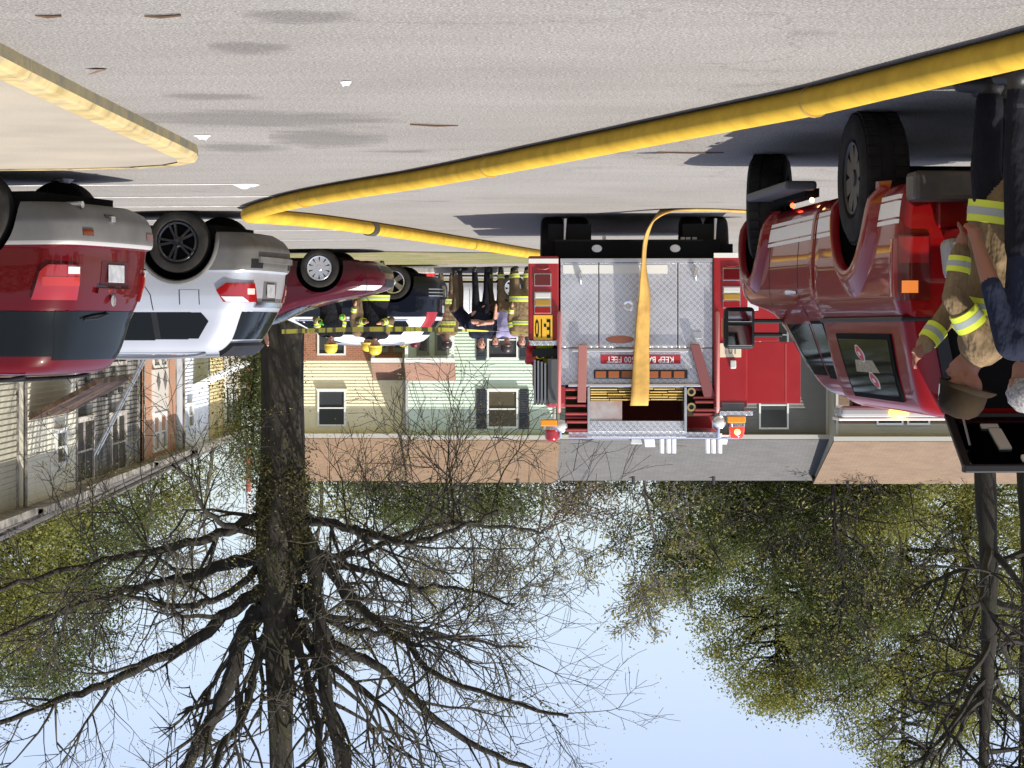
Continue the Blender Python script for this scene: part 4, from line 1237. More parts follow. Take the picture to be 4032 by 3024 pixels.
# opened side compartment door
dr = ebox('side_door', 1302, 1622, 895, 1240, 0.75, 0.80, E_RED, bevel=0.006)
ebox('side_door', 1302, 1500, 640, 893, 0.75, 0.80, E_RED, bevel=0.006)
ebox('reflective_patch', 1302, 1362, 650, 722, -0.0, 0.74, mat('pale_grey_patch', (0.62, 0.62, 0.64), 0.5), bevel=0.003)
for k in (1318, 1540):
    ebox('door_edge', k - 2, k + 2, 905, 1235, 0.742, 0.76, mat('light_red_edge', (0.5, 0.10, 0.09), 0.4), dr, bevel=0.0)
# chassis, wheels, cab
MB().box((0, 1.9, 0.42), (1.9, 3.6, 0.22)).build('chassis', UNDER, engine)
MB().box((0, 0.25, 0.44), (2.2, 0.25, 0.16)).build('rear_frame', UNDER, engine, bevel=0.01)
for sd in (-1, 1):
    for off in (0.98, 0.68):
        wheel(engine, (sd * off + 0.02, 1.25, 0.50), 0.50, 0.27, 0.29, ALU, 8, sd)
    wheel(engine, (sd * 1.0, 5.4, 0.50), 0.50, 0.28, 0.29, ALU, 8, sd)
    px = 485 if sd > 0 else 912
    MB().lathe([(0.001, -0.01), (0.055, -0.006), (0.06, 0.0), (0.06, 0.03)], 20, 0, Matrix.Translation((lx(px), 0.1, lz(383))) @ Matrix.Rotation(R(-90), 4, 'X') @ Matrix.Diagonal((1, 0.75, 1, 1))).build('under_lamp', CLEARLENS, engine, smooth=50)
    MB().box((sd * 0.78, 0.35, 0.32), (0.5, 0.012, 0.40)).build('mud_flap', BLACK, engine)
    MB().tube([(sd * 0.87 - 0.04, 0.3, 0.06), (sd * 0.87 - 0.03, 0.28, 0.32)], [0.018, 0.012], 8).build('chain', ALU, engine)
MB().box((0.38, 0.3, 0.31), (0.04, 0.03, 0.10)).build('hitch_pin', WHITE, engine, bevel=0.004)
for i, px in enumerate((945, 975, 1010)):
    ebox('under_tag', px, px + 24, 318, 352 + 6 * i, 0.3, 0.32, PLATE, bevel=0.002)
cab = MB()
cab.box((0, 4.9, 1.45), (2.42, 2.2, 1.85), taper=(0.94, 0.9))
cab.box((0, 6.1, 0.9), (2.3, 0.5, 0.7))
cb = cab.build('cab', E_RED, engine, bevel=0.05)
for sd in (-1, 1):
    MB().box((sd * 1.2, 4.9, 1.75), (0.03, 1.5, 0.6)).build('cab_window', GLASS, engine, bevel=0.01)
MB().box((0, 6.0, 1.9), (2.0, 0.03, 0.7)).build('windscreen', GLASS, engine, bevel=0.01)

# flat hose pulled off the bed
def ribbon(path, name, m, parent=None):
    """path: (point, half width vector)"""
    mb = MB()
    rows = []
    ps = smooth_path([p for p, w in path], 5)
    ws = smooth_path([w for p, w in path], 5)
    for p, w in zip(ps, ws):
        rows.append([p - w, p - w * 0.5, p, p + w * 0.5, p + w])
    mb.grid(rows)
    o = mb.build(name, m, parent, smooth=60)
    sd = o.modifiers.new('s', 'SOLIDIFY'); sd.thickness = 0.022; sd.offset = 0
    return o
T = Matrix.Translation((-1.44, ENG_Y, 0)) @ Matrix.Rotation(-ehd, 4, 'Z')
def e2w(px, y, py): return T @ Vector((lx(px), y, lz(py)))
wide = 0.102
V_ = Vector
fl_path = [(e2w(712, 0.45, 1238), V_((wide, 0, 0))), (e2w(714, 0.1, 1236), V_((wide, 0, 0))), (e2w(716, -0.05, 1220), V_((wide, 0, 0.0))), (e2w(722, -0.08, 1100), V_((wide * .98, -0.01, 0))), (e2w(728, -0.10, 900), V_((wide * .80, -0.03, 0))), (e2w(736, -0.12, 740), V_((wide * .72, -0.06, 0))),
           (e2w(742, -0.14, 640), V_((wide * .62, -0.09, 0))), (e2w(738, -0.18, 540), V_((wide * .40, -0.10, 0))), (e2w(738, -0.24, 450), V_((wide * .22, -0.10, 0.0))), (e2w(744, -0.34, 360), V_((wide * .2, -0.10, 0.0))), (e2w(766, -0.45, 280), V_((wide * .25, -0.10, 0.03))),
           (e2w(810, -0.60, 215), V_((wide * .3, -0.08, 0.05))), (e2w(880, -0.75, 192), V_((0.02, -0.09, 0.02))), (e2w(980, -0.8, 189), V_((0.0, -0.10, 0.0))), (e2w(1120, -0.70, 190), V_((0.0, -0.10, 0.0))), (e2w(1300, -0.35, 190), V_((0.0, -0.10, 0.0))), (e2w(1480, 0.1, 190), V_((0.0, -0.10, 0.0)))]
o = ribbon([(Vector((p.x, p.y, max(p.z, 0.016))), w) for p, w in fl_path], 'flat_hose', HOSE_O)
tag(o, 'flat orange hose hanging off the fire engine hose bed to the ground', 'fire hose')
# ================================================================ red pickup with camper top
phd = R(4.0)
pd_ = Vector((math.sin(phd), math.cos(phd), 0)); prt = Vector((pd_.y, -pd_.x, 0))
wr = Vector((-2.12, 14.2, 0))                  # where the rear right tyre stands (outer edge)
AX = 1.12
PK = wr - pd_ * AX - prt * 0.97
pick = thing('pickup_truck', 'red pickup truck with camper top, white side stripe and raised rear hatch', 'pickup truck', PK, -phd)
PKRED = paint('pickup_red', (0.21, 0.004, 0.005), 0.0, 0.3, 0.6)
CAPRED = paint('camper_top_red', (0.20, 0.004, 0.005), 0.0, 0.34, 0.5)
# bed
bed = Shell([(0.50, .02, 2.34, .90, .06, .04), (.56, .0, 2.34, .95, .08, .04), (.75, 0, 2.34, .975, .08, .04), (1.0, 0, 2.34, .985, .08, .04), (1.14, 0, 2.34, .98, .08, .04), (1.22, .005, 2.34, .955, .08, .04), (1.265, .01, 2.34, .93, .08, .04), (1.275, .05, 2.3, .86, .05, .04)], 0.0, 0.0)
bed.mesh('bed', [PKRED], pick, [(AX, 0.47, 0.52)], 26)
# flared wheel arch lips
def arch_lip(sh, y, z, r, w, m):
    for sd in (-1, 1):
        mb = MB()
        rows = []
        for a in np.linspace(-0.05, math.pi + 0.05, 30):
            row = []
            for (dr, ou) in ((0.0, 0.005), (0.0, 0.05), (0.02, 0.062), (w * 0.5, 0.045), (w, 0.0)):
                yy, zz = y + (r + dr) * math.cos(a), max(0.46, z + (r + dr) * math.sin(a))
                row.append(Vector((sd * (sh.par(zz)[2] + ou), yy, zz)))
            rows.append(row)
        mb.grid(rows)
        mb.build('wheel_arch', m, pick, smooth=70)
arch_lip(bed, AX, 0.47, 0.50, 0.17, PKRED)
# cab and nose as one shell
cabrows = [(0.47, 2.42, 5.3, .88, .04, .3), (.53, 2.39, 5.42, .94, .05, .3), (.75, 2.38, 5.48, .975, .05, .3), (.92, 2.38, 5.48, .985, .05, .3), (1.06, 2.38, 5.40, .98, .05, .3), (1.14, 2.38, 5.15, .965, .05, .3), (1.19, 2.38, 4.6, .945, .05, .25), (1.23, 2.38, 4.30, .92, .05, .2), (1.30, 2.385, 4.14, .89, .06, .2), (1.66, 2.42, 3.62, .76, .08, .2), (1.77, 2.46, 3.40, .70, .1, .2), (1.82, 2.55, 3.2, .60, .1, .15), (1.845, 2.7, 3.05, .38, .1, .1), (1.848, 2.8, 2.95, .08, .03, .03)]
cabS = Shell(cabrows, 0.0, 0.0)
cabS.mesh('cab', [PKRED], pick, [(4.62, 0.47, 0.50)], 40)
arch_lip(cabS, 4.62, 0.47, 0.48, 0.12, PKRED)
for sd in (-1, 1):
    cabS.patch('rear_side_window', GLASS, pick, 'side', lin([(1.30, 2.50), (1.66, 2.56)]), lin([(1.30, 2.86), (1.66, 2.86)]), 1.30, 1.66, 0.004, 6, 6, sd)
    cabS.patch('door_window', GLASS, pick, 'side', lin([(1.30, 2.96), (1.66, 2.94)]), lin([(1.30, 3.98), (1.66, 3.50)]), 1.30, 1.66, 0.004, 8, 6, sd)
    cabS.patch('window_frame', UNDER, pick, 'side', lin([(1.28, 2.47), (1.68, 2.53)]), lin([(1.28, 2.89), (1.68, 2.89)]), 1.28, 1.68, 0.002, 6, 6, sd)
    seam_v(cabS, pick, 2.90, 0.52, 1.26, sd); seam_v(cabS, pick, 3.98, 0.52, 1.22, sd)
    handle(cabS, pick, 3.08, 1.08, sd, CHROME)
    # running board
    MB().box((sd * 1.03, 3.3, 0.36), (0.22, 1.55, 0.06)).build('running_board', mat('board_grey', (0.07, 0.072, 0.075), 0.55), pick, bevel=0.02)
    MB().box((sd * 0.92, 3.3, 0.40), (0.10, 1.2, 0.06)).build('board_bracket', UNDER, pick)
cabS.patch('windscreen', GLASS, pick, 'front', lin([(1.27, -.74), (1.68, -.60)]), lin([(1.27, .74), (1.68, .60)]), 1.27, 1.68, 0.005, 12, 8)
MB().box((0, 2.36, 1.0), (1.7, 0.06, 0.9)).build('bed_gap', UNDER, pick)
# white reflective side stripe, kept off the wheel openings
STR = mat('cream_stripe', (0.86, 0.83, 0.74), 0.6)
def arch_edge(y, z0, r, sg): return lambda z: y + sg * math.sqrt(max(0.0, r * r - (z - z0) ** 2))
def stripe(sh, y0, y1):
    for sd in (-1, 1):
        for z0, z1 in ((0.565, 0.59), (0.602, 0.695), (0.707, 0.732)):
            sh.patch('side_stripe', STR, pick, 'side', y0, y1, z0, z1, 0.0025, 16, 2, sd, 0.006)
stripe(bed, 0.03, arch_edge(AX, 0.47, 0.525, -1))
stripe(bed, arch_edge(AX, 0.47, 0.525, 1), 2.33)
stripe(cabS, 2.40, arch_edge(4.62, 0.47, 0.505, -1))
# camper top
cap = Shell([(1.285, .02, 2.30, .935, .07, .05), (1.33, .03, 2.30, .925, .07, .05), (1.70, .10, 2.30, .83, .09, .06), (1.79, .13, 2.29, .79, .12, .1), (1.835, .17, 2.27, .72, .15, .12), (1.862, .30, 2.2, .55, .15, .12), (1.872, .5, 2.0, .3, .1, .1), (1.874, .7, 1.8, .05, .02, .02)], 0.0, 0.0)
capo = cap.mesh('camper_top', [CAPRED], pick, (), 30)
MB().box((0, 1.16, 1.278), (1.90, 2.30, 0.028)).build('camper_seal', BLK_PL, pick, bevel=0.01)
for sd in (-1, 1):
    fr = cap.patch('side_window', UNDER, pick, 'side', lin([(1.37, .40), (1.755, .50)]), lin([(1.37, 1.90), (1.755, 1.82)]), 1.365, 1.765, 0.012, 8, 6, sd)
    cap.patch('pane', GLASS, fr, 'side', lin([(1.37, .46), (1.755, .55)]), lin([(1.37, 1.84), (1.755, 1.77)]), 1.395, 1.735, 0.016, 8, 6, sd, 0.01)
    if sd == 1:
        # stickers on the pane: a tan bar with a slanting red swirl across it
        cap.patch('sticker', mat('tan_sticker', (0.34, 0.29, 0.18), 0.6, var=0.5, scale=30), fr, 'side', lin([(1.53, .98), (1.60, .86)]), lin([(1.53, 1.46), (1.60, 1.50)]), 1.525, 1.60, 0.0175, 6, 2, 1, 0.002)
        for z0, z1, c0, w in ((1.44, 1.53, 1.28, .075), (1.605, 1.69, 1.06, .075)):
            mm = mat('red_sticker', (0.42, 0.03, 0.04), 0.6)
            wm = mat('pale_sticker', (0.62, 0.58, 0.55), 0.6)
            sl = (lambda z: c0 - (z - (z0 + z1) / 2) * 1.2)
            bulg = (lambda z: w * (0.35 + 0.65 * math.sin(math.pi * (z - z0) / (z1 - z0))))
            cap.patch('sticker', wm, fr, 'side', lambda z: sl(z) - bulg(z) * 1.25 - 0.01, lambda z: sl(z) + bulg(z) * 1.25 + 0.01, z0 - 0.008, z1 + 0.008, 0.0178, 4, 8, 1, 0.002)
            cap.patch('sticker', mm, fr, 'side', lambda z: sl(z) - bulg(z), lambda z: sl(z) + bulg(z), z0, z1, 0.0195, 4, 8, 1, 0.002)
            cap.patch('sticker', wm, fr, 'side', lambda z: sl(z) - .02, lambda z: sl(z) + .03, (z0 + z1) / 2 - 0.012, (z0 + z1) / 2 + 0.012, 0.021, 4, 2, 1, 0.002)
# rear: opening of the camper top, dark inside
cap.patch('hatch_opening', UNDER, pick, 'rear', lin([(1.30, -.72), (1.78, -.60)]), lin([(1.30, .72), (1.78, .60)]), 1.30, 1.79, 0.004, 10, 6)
bed.patch('bed_opening', UNDER, pick, 'rear', -.70, .70, 0.80, 1.262, 0.004, 10, 6)
for sd in (-1, 1):
    cap.patch('opening_seal', BLK_PL, pick, 'rear', lin([(1.30, sd * .70), (1.78, sd * .58)]), lin([(1.30, sd * .77), (1.78, sd * .66)]), 1.295, 1.80, 0.03, 3, 8)
    # tail lamp
    tl = bed.patch('tail_light', REDLENS_D, pick, 'rear', sd * .79, sd * .97, 0.80, 1.17, 0.012, 6, 6)
    bed.patch('brake_lens', REDLENS, tl, 'rear', sd * .80, sd * .96, 0.81, 0.96, 0.018, 5, 3)
    LIT = mat('lit_amber_lens', (0.5, 0.16, 0.04), 0.3, emit=(1.0, 0.27, 0.04), estr=0.42)
    bed.patch('turn_lens', LIT, tl, 'rear', sd * .86, sd * .945, 1.06, 1.13, 0.018, 5, 3)
    bed.patch('corner_marker', REDLENS, pick, 'rc', lin([(.99, -.02), (1.14, -.02)]), lin([(.99, .16), (1.14, .16)]), 0.82, 1.15, 0.01, 5, 5, sd)
tg = MB().box((0, -0.26, 0.80), (1.42, 0.52, 0.06)).build('tailgate', PKRED, pick, bevel=0.015)
MB().box((0, 0.0, 0.64), (1.5, 0.06, 0.24)).build('rear_sill', PKRED, pick, bevel=0.015)
MB().box((0, -0.10, 0.53), (1.86, 0.22, 0.17)).build('rear_bumper', mat('dark_bumper', (0.06, 0.055, 0.05), 0.45, 0.4, var=0.5, scale=5, col2=(0.12, 0.10, 0.07)), pick, bevel=0.03)
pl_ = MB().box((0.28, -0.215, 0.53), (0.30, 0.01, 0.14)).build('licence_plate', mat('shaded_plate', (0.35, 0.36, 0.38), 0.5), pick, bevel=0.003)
# raised hatch: dark frame with glass, gas struts and latches
hh = empty('rear_hatch', (0, 0.16, 1.835), 0, pick)
hang = R(24)
hM = Matrix.Rotation(-hang, 4, 'X')            # hinge line at origin, panel runs towards -y and up
W_, L_ = 0.64, 0.66
fm = MB()
for x in (-W_, W_):
    fm.bar(hM @ Vector((x, 0, 0)), hM @ Vector((x * 1.08, -L_, 0)), 0.05, 0.03)
fm.bar(hM @ Vector((-W_ * 1.12, -L_, 0)), hM @ Vector((W_ * 1.12, -L_, 0)), 0.07, 0.045)
fm.bar(hM @ Vector((-W_, 0, 0)), hM @ Vector((W_, 0, 0)), 0.05, 0.03)
fo = fm.build('hatch_frame', BLK_PL, pick, bevel=0.008, loc=(0, 0.16, 1.835))
bpy.data.objects.remove(hh)
HG = bpy.data.materials.new('hatch_glass'); HG.use_nodes = True
def _hg():
    N, L = HG.node_tree.nodes, HG.node_tree.links
    g = N.new('ShaderNodeBsdfGlossy'); g.inputs['Roughness'].default_value = 0.03
    t = N.new('ShaderNodeBsdfTransparent'); t.inputs['Color'].default_value = (0.16, 0.16, 0.16, 1)
    f = N.new('ShaderNodeFresnel'); f.inputs['IOR'].default_value = 1.5
    m = N.new('ShaderNodeMixShader')
    L.new(f.outputs[0], m.inputs[0]); L.new(t.outputs[0], m.inputs[1]); L.new(g.outputs[0], m.inputs[2])
    L.new(m.outputs[0], N['Material Output'].inputs[0])
_hg()
MB().box((0, -L_ / 2, 0), (W_ * 2.05, L_, 0.006), 0, 0, hM).build('hatch_glass', HG, pick, loc=(0, 0.16, 1.835))
for x, yy, s_ in ((-0.42, -0.15, (0.09, 0.05)), (0.02, -0.15, (0.09, 0.05)), (0.44, -0.16, (0.10, 0.04)), (0.42, -0.32, (0.07, 0.24)), (0.1, -0.22, (0.1, 0.06))):
    MB().box((x, yy, -0.01), (s_[0], s_[1], 0.012), 0, 0, hM).build('hatch_label', mat('pale_label', (0.42, 0.43, 0.40), 0.6), pick, loc=(0, 0.16, 1.835))
MB().box((-0.05, -L_ + 0.06, -0.03), (0.85, 0.05, 0.03), 0, 0, hM).build('hatch_light', mat('pale_tube', (0.62, 0.62, 0.62), 0.4), pick, bevel=0.008, loc=(0, 0.16, 1.835))
for sd in (-1, 1):
    a = Vector((sd * 0.66, 0.12, 1.45)); b = Vector((0, 0.16, 1.835)) + hM @ Vector((sd * 0.62, -0.42, -0.02))
    MB().tube([a, a + (b - a) * 0.55], 0.014, 8).tube([a + (b - a) * 0.5, b], 0.007, 8).build('gas_strut', mat('strut_metal', (0.2, 0.2, 0.21), 0.35, 0.7), pick, smooth=60)
# wheels
RIM_D = mat('dark_steel_rim', (0.022, 0.024, 0.027), 0.45, 0.6)
for sd in (-1, 1):
    wheel(pick, (sd * 0.86, AX, 0.405), 0.405, 0.29, 0.235, RIM_D, 8, sd, 'bar', 0.012)
    steer(wheel(pick, (sd * 0.86, 4.62, 0.405), 0.405, 0.29, 0.235, RIM_D, 8, sd, 'bar', 0.012), (sd * 0.86, 4.62, 0.405), R(16))
MB().box((0, 2.6, 0.50), (1.2, 4.9, 0.20)).build('chassis', UNDER, pick)
MB().box((0, AX, 0.40), (1.5, 0.14, 0.14)).build('rear_axle', UNDER, pick, bevel=0.04)
MB().box((0.1, AX - 0.1, 0.40), (0.32, 0.34, 0.30)).build('differential', mat('axle_grime', (0.03, 0.028, 0.022), 0.7), pick, bevel=0.1, seg=3)
MB().box((-0.5, 0.35, 0.36), (0.06, 0.5, 0.25)).build('mud_flap', BLACK, pick)
# lit marker lamps under the sill
for y, c in ((3.35, (1.0, 0.06, 0.02)), (2.66, (1.0, 0.45, 0.15))):
    MB().ball((0.93, y, 0.455), 0.018, 8).build('marker_lamp', mat('lit_marker_%d' % int(y * 100), c, 0.3, emit=c, estr=6), pick, smooth=90)
# tow mirrors
for sd in (-1, 1):
    mr = MB().box((sd * 1.22, 3.92, 1.33), (0.23, 0.09, 0.31)).build('door_mirror', BLK_PL, pick, bevel=0.035, seg=3)
    MB().box((sd * 1.22, 3.872, 1.385), (0.18, 0.008, 0.15)).build('mirror_glass', mat('mirror_glass', (0.6, 0.62, 0.62), 0.03, 1.0), mr, bevel=0.003)
    MB().box((sd * 1.22, 3.872, 1.245), (0.18, 0.008, 0.08)).build('mirror_glass', MATS['mirror_glass'], mr, bevel=0.003)
    for z in (1.28, 1.38):
        MB().bar((sd * 0.90, 3.90, z), (sd * 1.14, 3.92, z), 0.05, 0.035).build('mirror_arm', BLK_PL, mr, bevel=0.01)
    MB().box((sd * 1.34, 3.93, 1.33), (0.012, 0.05, 0.14)).build('mirror_marker', mat('dull_amber_marker', (0.45, 0.16, 0.05), 0.3), mr, bevel=0.004)
# roof light bar with one lit amber lamp
lb = MB().box((0, 3.02, 1.915), (1.36, 0.24, 0.085)).build('light_bar', mat('clear_bar', (0.35, 0.36, 0.36), 0.2, coat=0.8), pick, bevel=0.03, seg=3)
MB().box((0, 3.02, 1.965), (1.38, 0.22, 0.02)).build('light_bar_lid', mat('white_lid', (0.72, 0.70, 0.66), 0.4), lb, bevel=0.006)
for sd in (-1, 1):
    MB().box((sd * 0.55, 3.02, 1.86), (0.06, 0.1, 0.06)).build('light_bar_foot', BLK_PL, lb)
MB().ball((0.27, 2.895, 1.915), 0.055, 12, 0, (1.3, 0.5, 0.85)).build('lit_lamp', mat('lit_amber_lamp', (1, 0.5, 0.1), 0.3, emit=(1.0, 0.36, 0.04), estr=5), lb, smooth=90)
# front lamps (not in view from here)
for sd in (-1, 1):
    cabS.patch('headlight', CLEARLENS, pick, 'fc', 0.02, 0.4, 0.80, 0.98, 0.01, 8, 4, sd)
cabS.patch('grille', CHROME, pick, 'front', -.55, .55, 0.78, 1.0, 0.008, 8, 3)

# gear lying in the open bed
bg = [((-2.55, 12.86, 0.83), (0.30, 0.22, 0.24), mat('white_bag', (0.32, 0.32, 0.30), 0.7), 'pale bag standing on the lowered tailgate', 'gear_bag'), ]
for c, s_, m, lab, nm in bg:
    o = MB().box((0, 0, s_[2] / 2), s_, taper=(0.85, 0.8)).build(nm, m, bevel=0.05, seg=3, loc=c)
    tag(o, lab, 'bag')
coil = MB()
for k in range(3):
    pts = [Vector((-2.62 + 0.10 * math.cos(a), 12.78 + 0.16 * math.sin(a), 0.86 + 0.045 * k)) for a in np.linspace(0, 2 * math.pi, 20)]
    coil.tube(pts, 0.024, 8)
tag(coil.build('hose_coil', mat_fabric('yellow_coil', (0.62, 0.5, 0.06), 0.2, 0.3), smooth=60), 'coiled yellow hose on the tailgate of the pickup', 'fire hose')
# ================================================================ people
SKIN = mat('skin', (0.46, 0.24, 0.17), 0.55)
SKIN_D = mat('tanned_skin', (0.25, 0.105, 0.065), 0.6)
TAN = mat_fabric('tan_turnout', (0.245, 0.172, 0.096), 1.0, 0.45)
TAN_D = mat_fabric('dark_turnout', (0.17, 0.12, 0.075), 0.7, 0.3)
NAVY = mat_fabric('navy_cloth', (0.020, 0.024, 0.042), 0.9, 0.3)
BLKC = mat_fabric('black_cloth', (0.014, 0.014, 0.018), 0.9, 0.3)
LILAC = mat_fabric('lilac_cloth', (0.34, 0.32, 0.50), 0.5, 0.2)
BOOT = mat('boot_rubber', (0.016, 0.015, 0.014), 0.5)
HAIR_B = mat('dark_hair', (0.018, 0.013, 0.010), 0.6)
HAIR_G = mat('grey_hair', (0.12, 0.11, 0.10), 0.7, var=0.8, scale=60, col2=(0.36, 0.35, 0.34))
HEL_Y = mat('yellow_helmet', (0.72, 0.52, 0.05), 0.4, var=0.35, scale=6)
HEL_N = mat('worn_helmet', (0.014, 0.009, 0.006), 0.85, spec=0.15, var=0.9, scale=7, col2=(0.03, 0.018, 0.007))
HEL_B = mat('black_helmet', (0.03, 0.02, 0.017), 0.4)
HEL_R = mat('red_helmet', (0.16, 0.02, 0.025), 0.4)
GREENG = mat('green_glove', (0.10, 0.55, 0.06), 0.6)

def capsule(mb, p0, p1, r0, r1, sq=(1, 1), n=14, m=0):
    """rounded tapered limb; sq squashes the section along local x / y of the world frame"""
    p0, p1 = Vector(p0), Vector(p1)
    ax = p1 - p0
    L = ax.length
    if L < 1e-6: ax, L = Vector((0, 0, 1)), 1e-6
    q = ax.normalized()
    prof = []
    for i in range(5): prof.append((r0 * math.sin(math.pi / 2 * i / 4) + 1e-5, -r0 * math.cos(math.pi / 2 * i / 4)))
    for i in range(5): prof.append((r1 * math.cos(math.pi / 2 * i / 4) + 1e-5, L + r1 * math.sin(math.pi / 2 * i / 4)))
    rot = q.to_track_quat('Z', 'Y').to_matrix().to_4x4()
    b = len(mb.v)
    mb.lathe(prof, n, m, Matrix.Translation(p0) @ rot)
    if sq != (1, 1):
        for i in range(b, len(mb.v)):
            v = Vector(mb.v[i])
            t = max(0, min(1, (v - p0).dot(q) / L))
            c = p0 + ax * t
            dlt = v - c
            mb.v[i] = (c.x + dlt.x * sq[0], c.y + dlt.y * sq[1], v.z)

def person(label, loc, rz, J=None, wear=None, vox=0.02, helmet=None, hair=None, stripes=True, hands=False, group=None, scale=1.0, brim=True, shield=None, cat='person'):
    """standing figure facing local +y; J overrides joints; wear: materials of trunk, sleeve, leg, boot, forearm, hand"""
    j = dict(hip=(0, 0, .95), chest=(0, 0, 1.28), neck=(0, 0.01, 1.46), head=(0, .03, 1.62),
             sL=(-.185, 0, 1.41), sR=(.185, 0, 1.41), eL=(-.25, -.02, 1.13), eR=(.25, -.02, 1.13), wL=(-.25, .10, .90), wR=(.25, .10, .90),
             hL=(-.10, 0, .92), hR=(.10, 0, .92), kL=(-.12, .03, .50), kR=(.12, .03, .50), aL=(-.13, 0, .10), aR=(.13, 0, .10))
    if J: j.update(J)
    j = {k: Vector(v) for k, v in j.items()}
    w = dict(trunk=NAVY, sleeve=NAVY, leg=BLKC, boot=BOOT, fore=None, hand=SKIN, skin=SKIN, bulk=1.0, skirt=0.0)
    if wear: w.update(wear)
    w['fore'] = w['fore'] or w['sleeve']
    bk = w['bulk']
    mats, prims = [], []
    def pr(p0, p1, r0, r1, m, sq=(1, 1)):
        if m not in mats: mats.append(m)
        prims.append((Vector(p0), Vector(p1), r0, r1, mats.index(m), sq))
    # trunk
    up = (j['chest'] - j['hip']).normalized()
    pr(j['hip'], j['chest'], .135 * bk, .155 * bk, w['trunk'], (1.25, .92))
    pr(j['chest'], j['neck'] - up * .07, .155 * bk, .115 * bk, w['trunk'], (1.22, .9))
    pr(j['sL'] + Vector((.03, 0, 0)), j['sR'] - Vector((.03, 0, 0)), .085 * bk, .085 * bk, w['trunk'])
    pr(j['hip'] - up * .02, j['hip'] - up * .06, .135 * bk, .14 * bk, w['leg'] if not w['skirt'] else w['trunk'], (1.2, .95))
    if w['skirt']:
        pr(j['hip'], j['hip'] - up * w['skirt'], .15 * bk, .165 * bk, w['trunk'], (1.22, .98))
    # neck and head
    hd = j['head']
    fw = Vector((0, 1, 0))
    hq = Matrix.Rotation(w.get('turn', 0), 3, 'Z') @ Matrix.Rotation(w.get('nod', 0), 3, 'X')
    fw, hu, hs = hq @ Vector((0, 1, 0)), hq @ Vector((0, 0, 1)), hq @ Vector((1, 0, 0))
    pr(j['neck'] - up * .05, hd - hu * .06, .058, .056, w['skin'])
    pr(hd + hu * .035 - fw * .015, hd + hu * .04, .088, .085, w['skin'])
    pr(hd - hu * .02 + fw * .012, hd - hu * .075 + fw * .042, .072, .05, w['skin'])
    pr(hd + fw * .088, hd - hu * .022 + fw * .103, .009, .015, w['skin'])
    pr(hd - hu * .058 + fw * .085, hd - hu * .062 + fw * .088, .018, .018, w['skin'])
    for s_ in (-1, 1):
        pr(hd + hs * .082 * s_ - hu * .02, hd + hs * .088 * s_ + hu * .015 - fw * .01, .014, .018, w['skin'])
    # limbs
    for s_, S_, E_, W_, H_, K_, A_ in ((-1, 'sL', 'eL', 'wL', 'hL', 'kL', 'aL'), (1, 'sR', 'eR', 'wR', 'hR', 'kR', 'aR')):
        pr(j[S_], j[E_], .066 * bk, .052 * bk, w['sleeve'])
        pr(j[E_], j[W_], .050 * (bk if w['fore'] is w['sleeve'] else 1), .036 * (bk * 1.1 if w['fore'] is w['sleeve'] else .95), w['fore'])
        d = (j[W_] - j[E_]).normalized()
        hm = w['hand']
        pr(j[W_], j[W_] + d * .07, .030, .034, hm)
        sdv = d.cross(Vector((0, 1, 0)) if abs(d.y) < .8 else Vector((0, 0, 1))).normalized()
        nv = sdv.cross(d)
        if hands:
            for q, ln in ((-.026, .068), (-.009, .078), (.009, .074), (.026, .058)):
                a = j[W_] + d * .085 + sdv * q
                b_ = a + d * ln * .55 + nv * .012 * s_
                pr(a, b_, .010, .009, hm)
                pr(b_, b_ + d * ln * .40 + nv * .026 * s_, .009, .008, hm)
            t0 = j[W_] + d * .035 - sdv * .03
            t1 = t0 + d * .04 - sdv * .022 + nv * .012
            pr(t0, t1, .013, .011, hm); pr(t1, t1 + d * .03, .011, .009, hm)
        else:
            pr(j[W_] + d * .06, j[W_] + d * .13, .032, .02, hm)
        pr(j[H_], j[K_], .092 * (1 + (bk - 1) * .6), .066 * (1 + (bk - 1) * .9), w['leg'])
        pr(j[K_], j[A_] + Vector((0, 0, .04)), .066 * (1 + (bk - 1) * .9), .055 * (1 + (bk - 1) * 1.2), w['leg'])
        pr(j[A_] + Vector((0, 0, .10)), j[A_] + Vector((0, 0, -.035)), .056, .055, w['boot'])
        pr(j[A_] + Vector((0, -.03, -.05)), j[A_] + Vector((s_ * .02, .15, -.06)), .048, .042, w['boot'], (1, 1))
    mb = MB()
    for p0, p1, r0, r1, mi, sq in prims: capsule(mb, p0, p1, r0, r1, sq)
    root = thing('person', label, cat, loc, rz, group)
    root.scale = (scale,) * 3
    o = mb.build('body', mats)
    rm = o.modifiers.new('r', 'REMESH'); rm.mode = 'VOXEL'; rm.voxel_size = vox
    sm = o.modifiers.new('s', 'SMOOTH'); sm.iterations = 2 if vox > 0.012 else 4; sm.factor = 0.5
    evaluated(o)
    me = o.data
    for m_ in list(me.materials): pass
    me.materials.clear()
    for m_ in mats: me.materials.append(m_)
    nf = len(me.polygons)
    cen = np.empty(nf * 3); me.polygons.foreach_get('center', cen); cen = cen.reshape(-1, 3)
    best = np.full(nf, 1e9); idx = np.zeros(nf, int)
    for p0, p1, r0, r1, mi, sq in prims:
        a, b_ = np.array(p0), np.array(p1)
        ab = b_ - a; L2 = max(1e-9, ab @ ab)
        t = np.clip(((cen - a) @ ab) / L2, 0, 1)
        dl = cen - (a + t[:, None] * ab)
        dl[:, 0] /= sq[0]; dl[:, 1] /= sq[1]
        ds = np.linalg.norm(dl, axis=1) - (r0 + (r1 - r0) * t)
        k = ds < best
        best[k] = ds[k]; idx[k] = mi
    me.polygons.foreach_set('material_index', idx.astype(np.int32))
    me.polygons.foreach_set('use_smooth', [True] * nf)
    me.update()
    o.parent = root
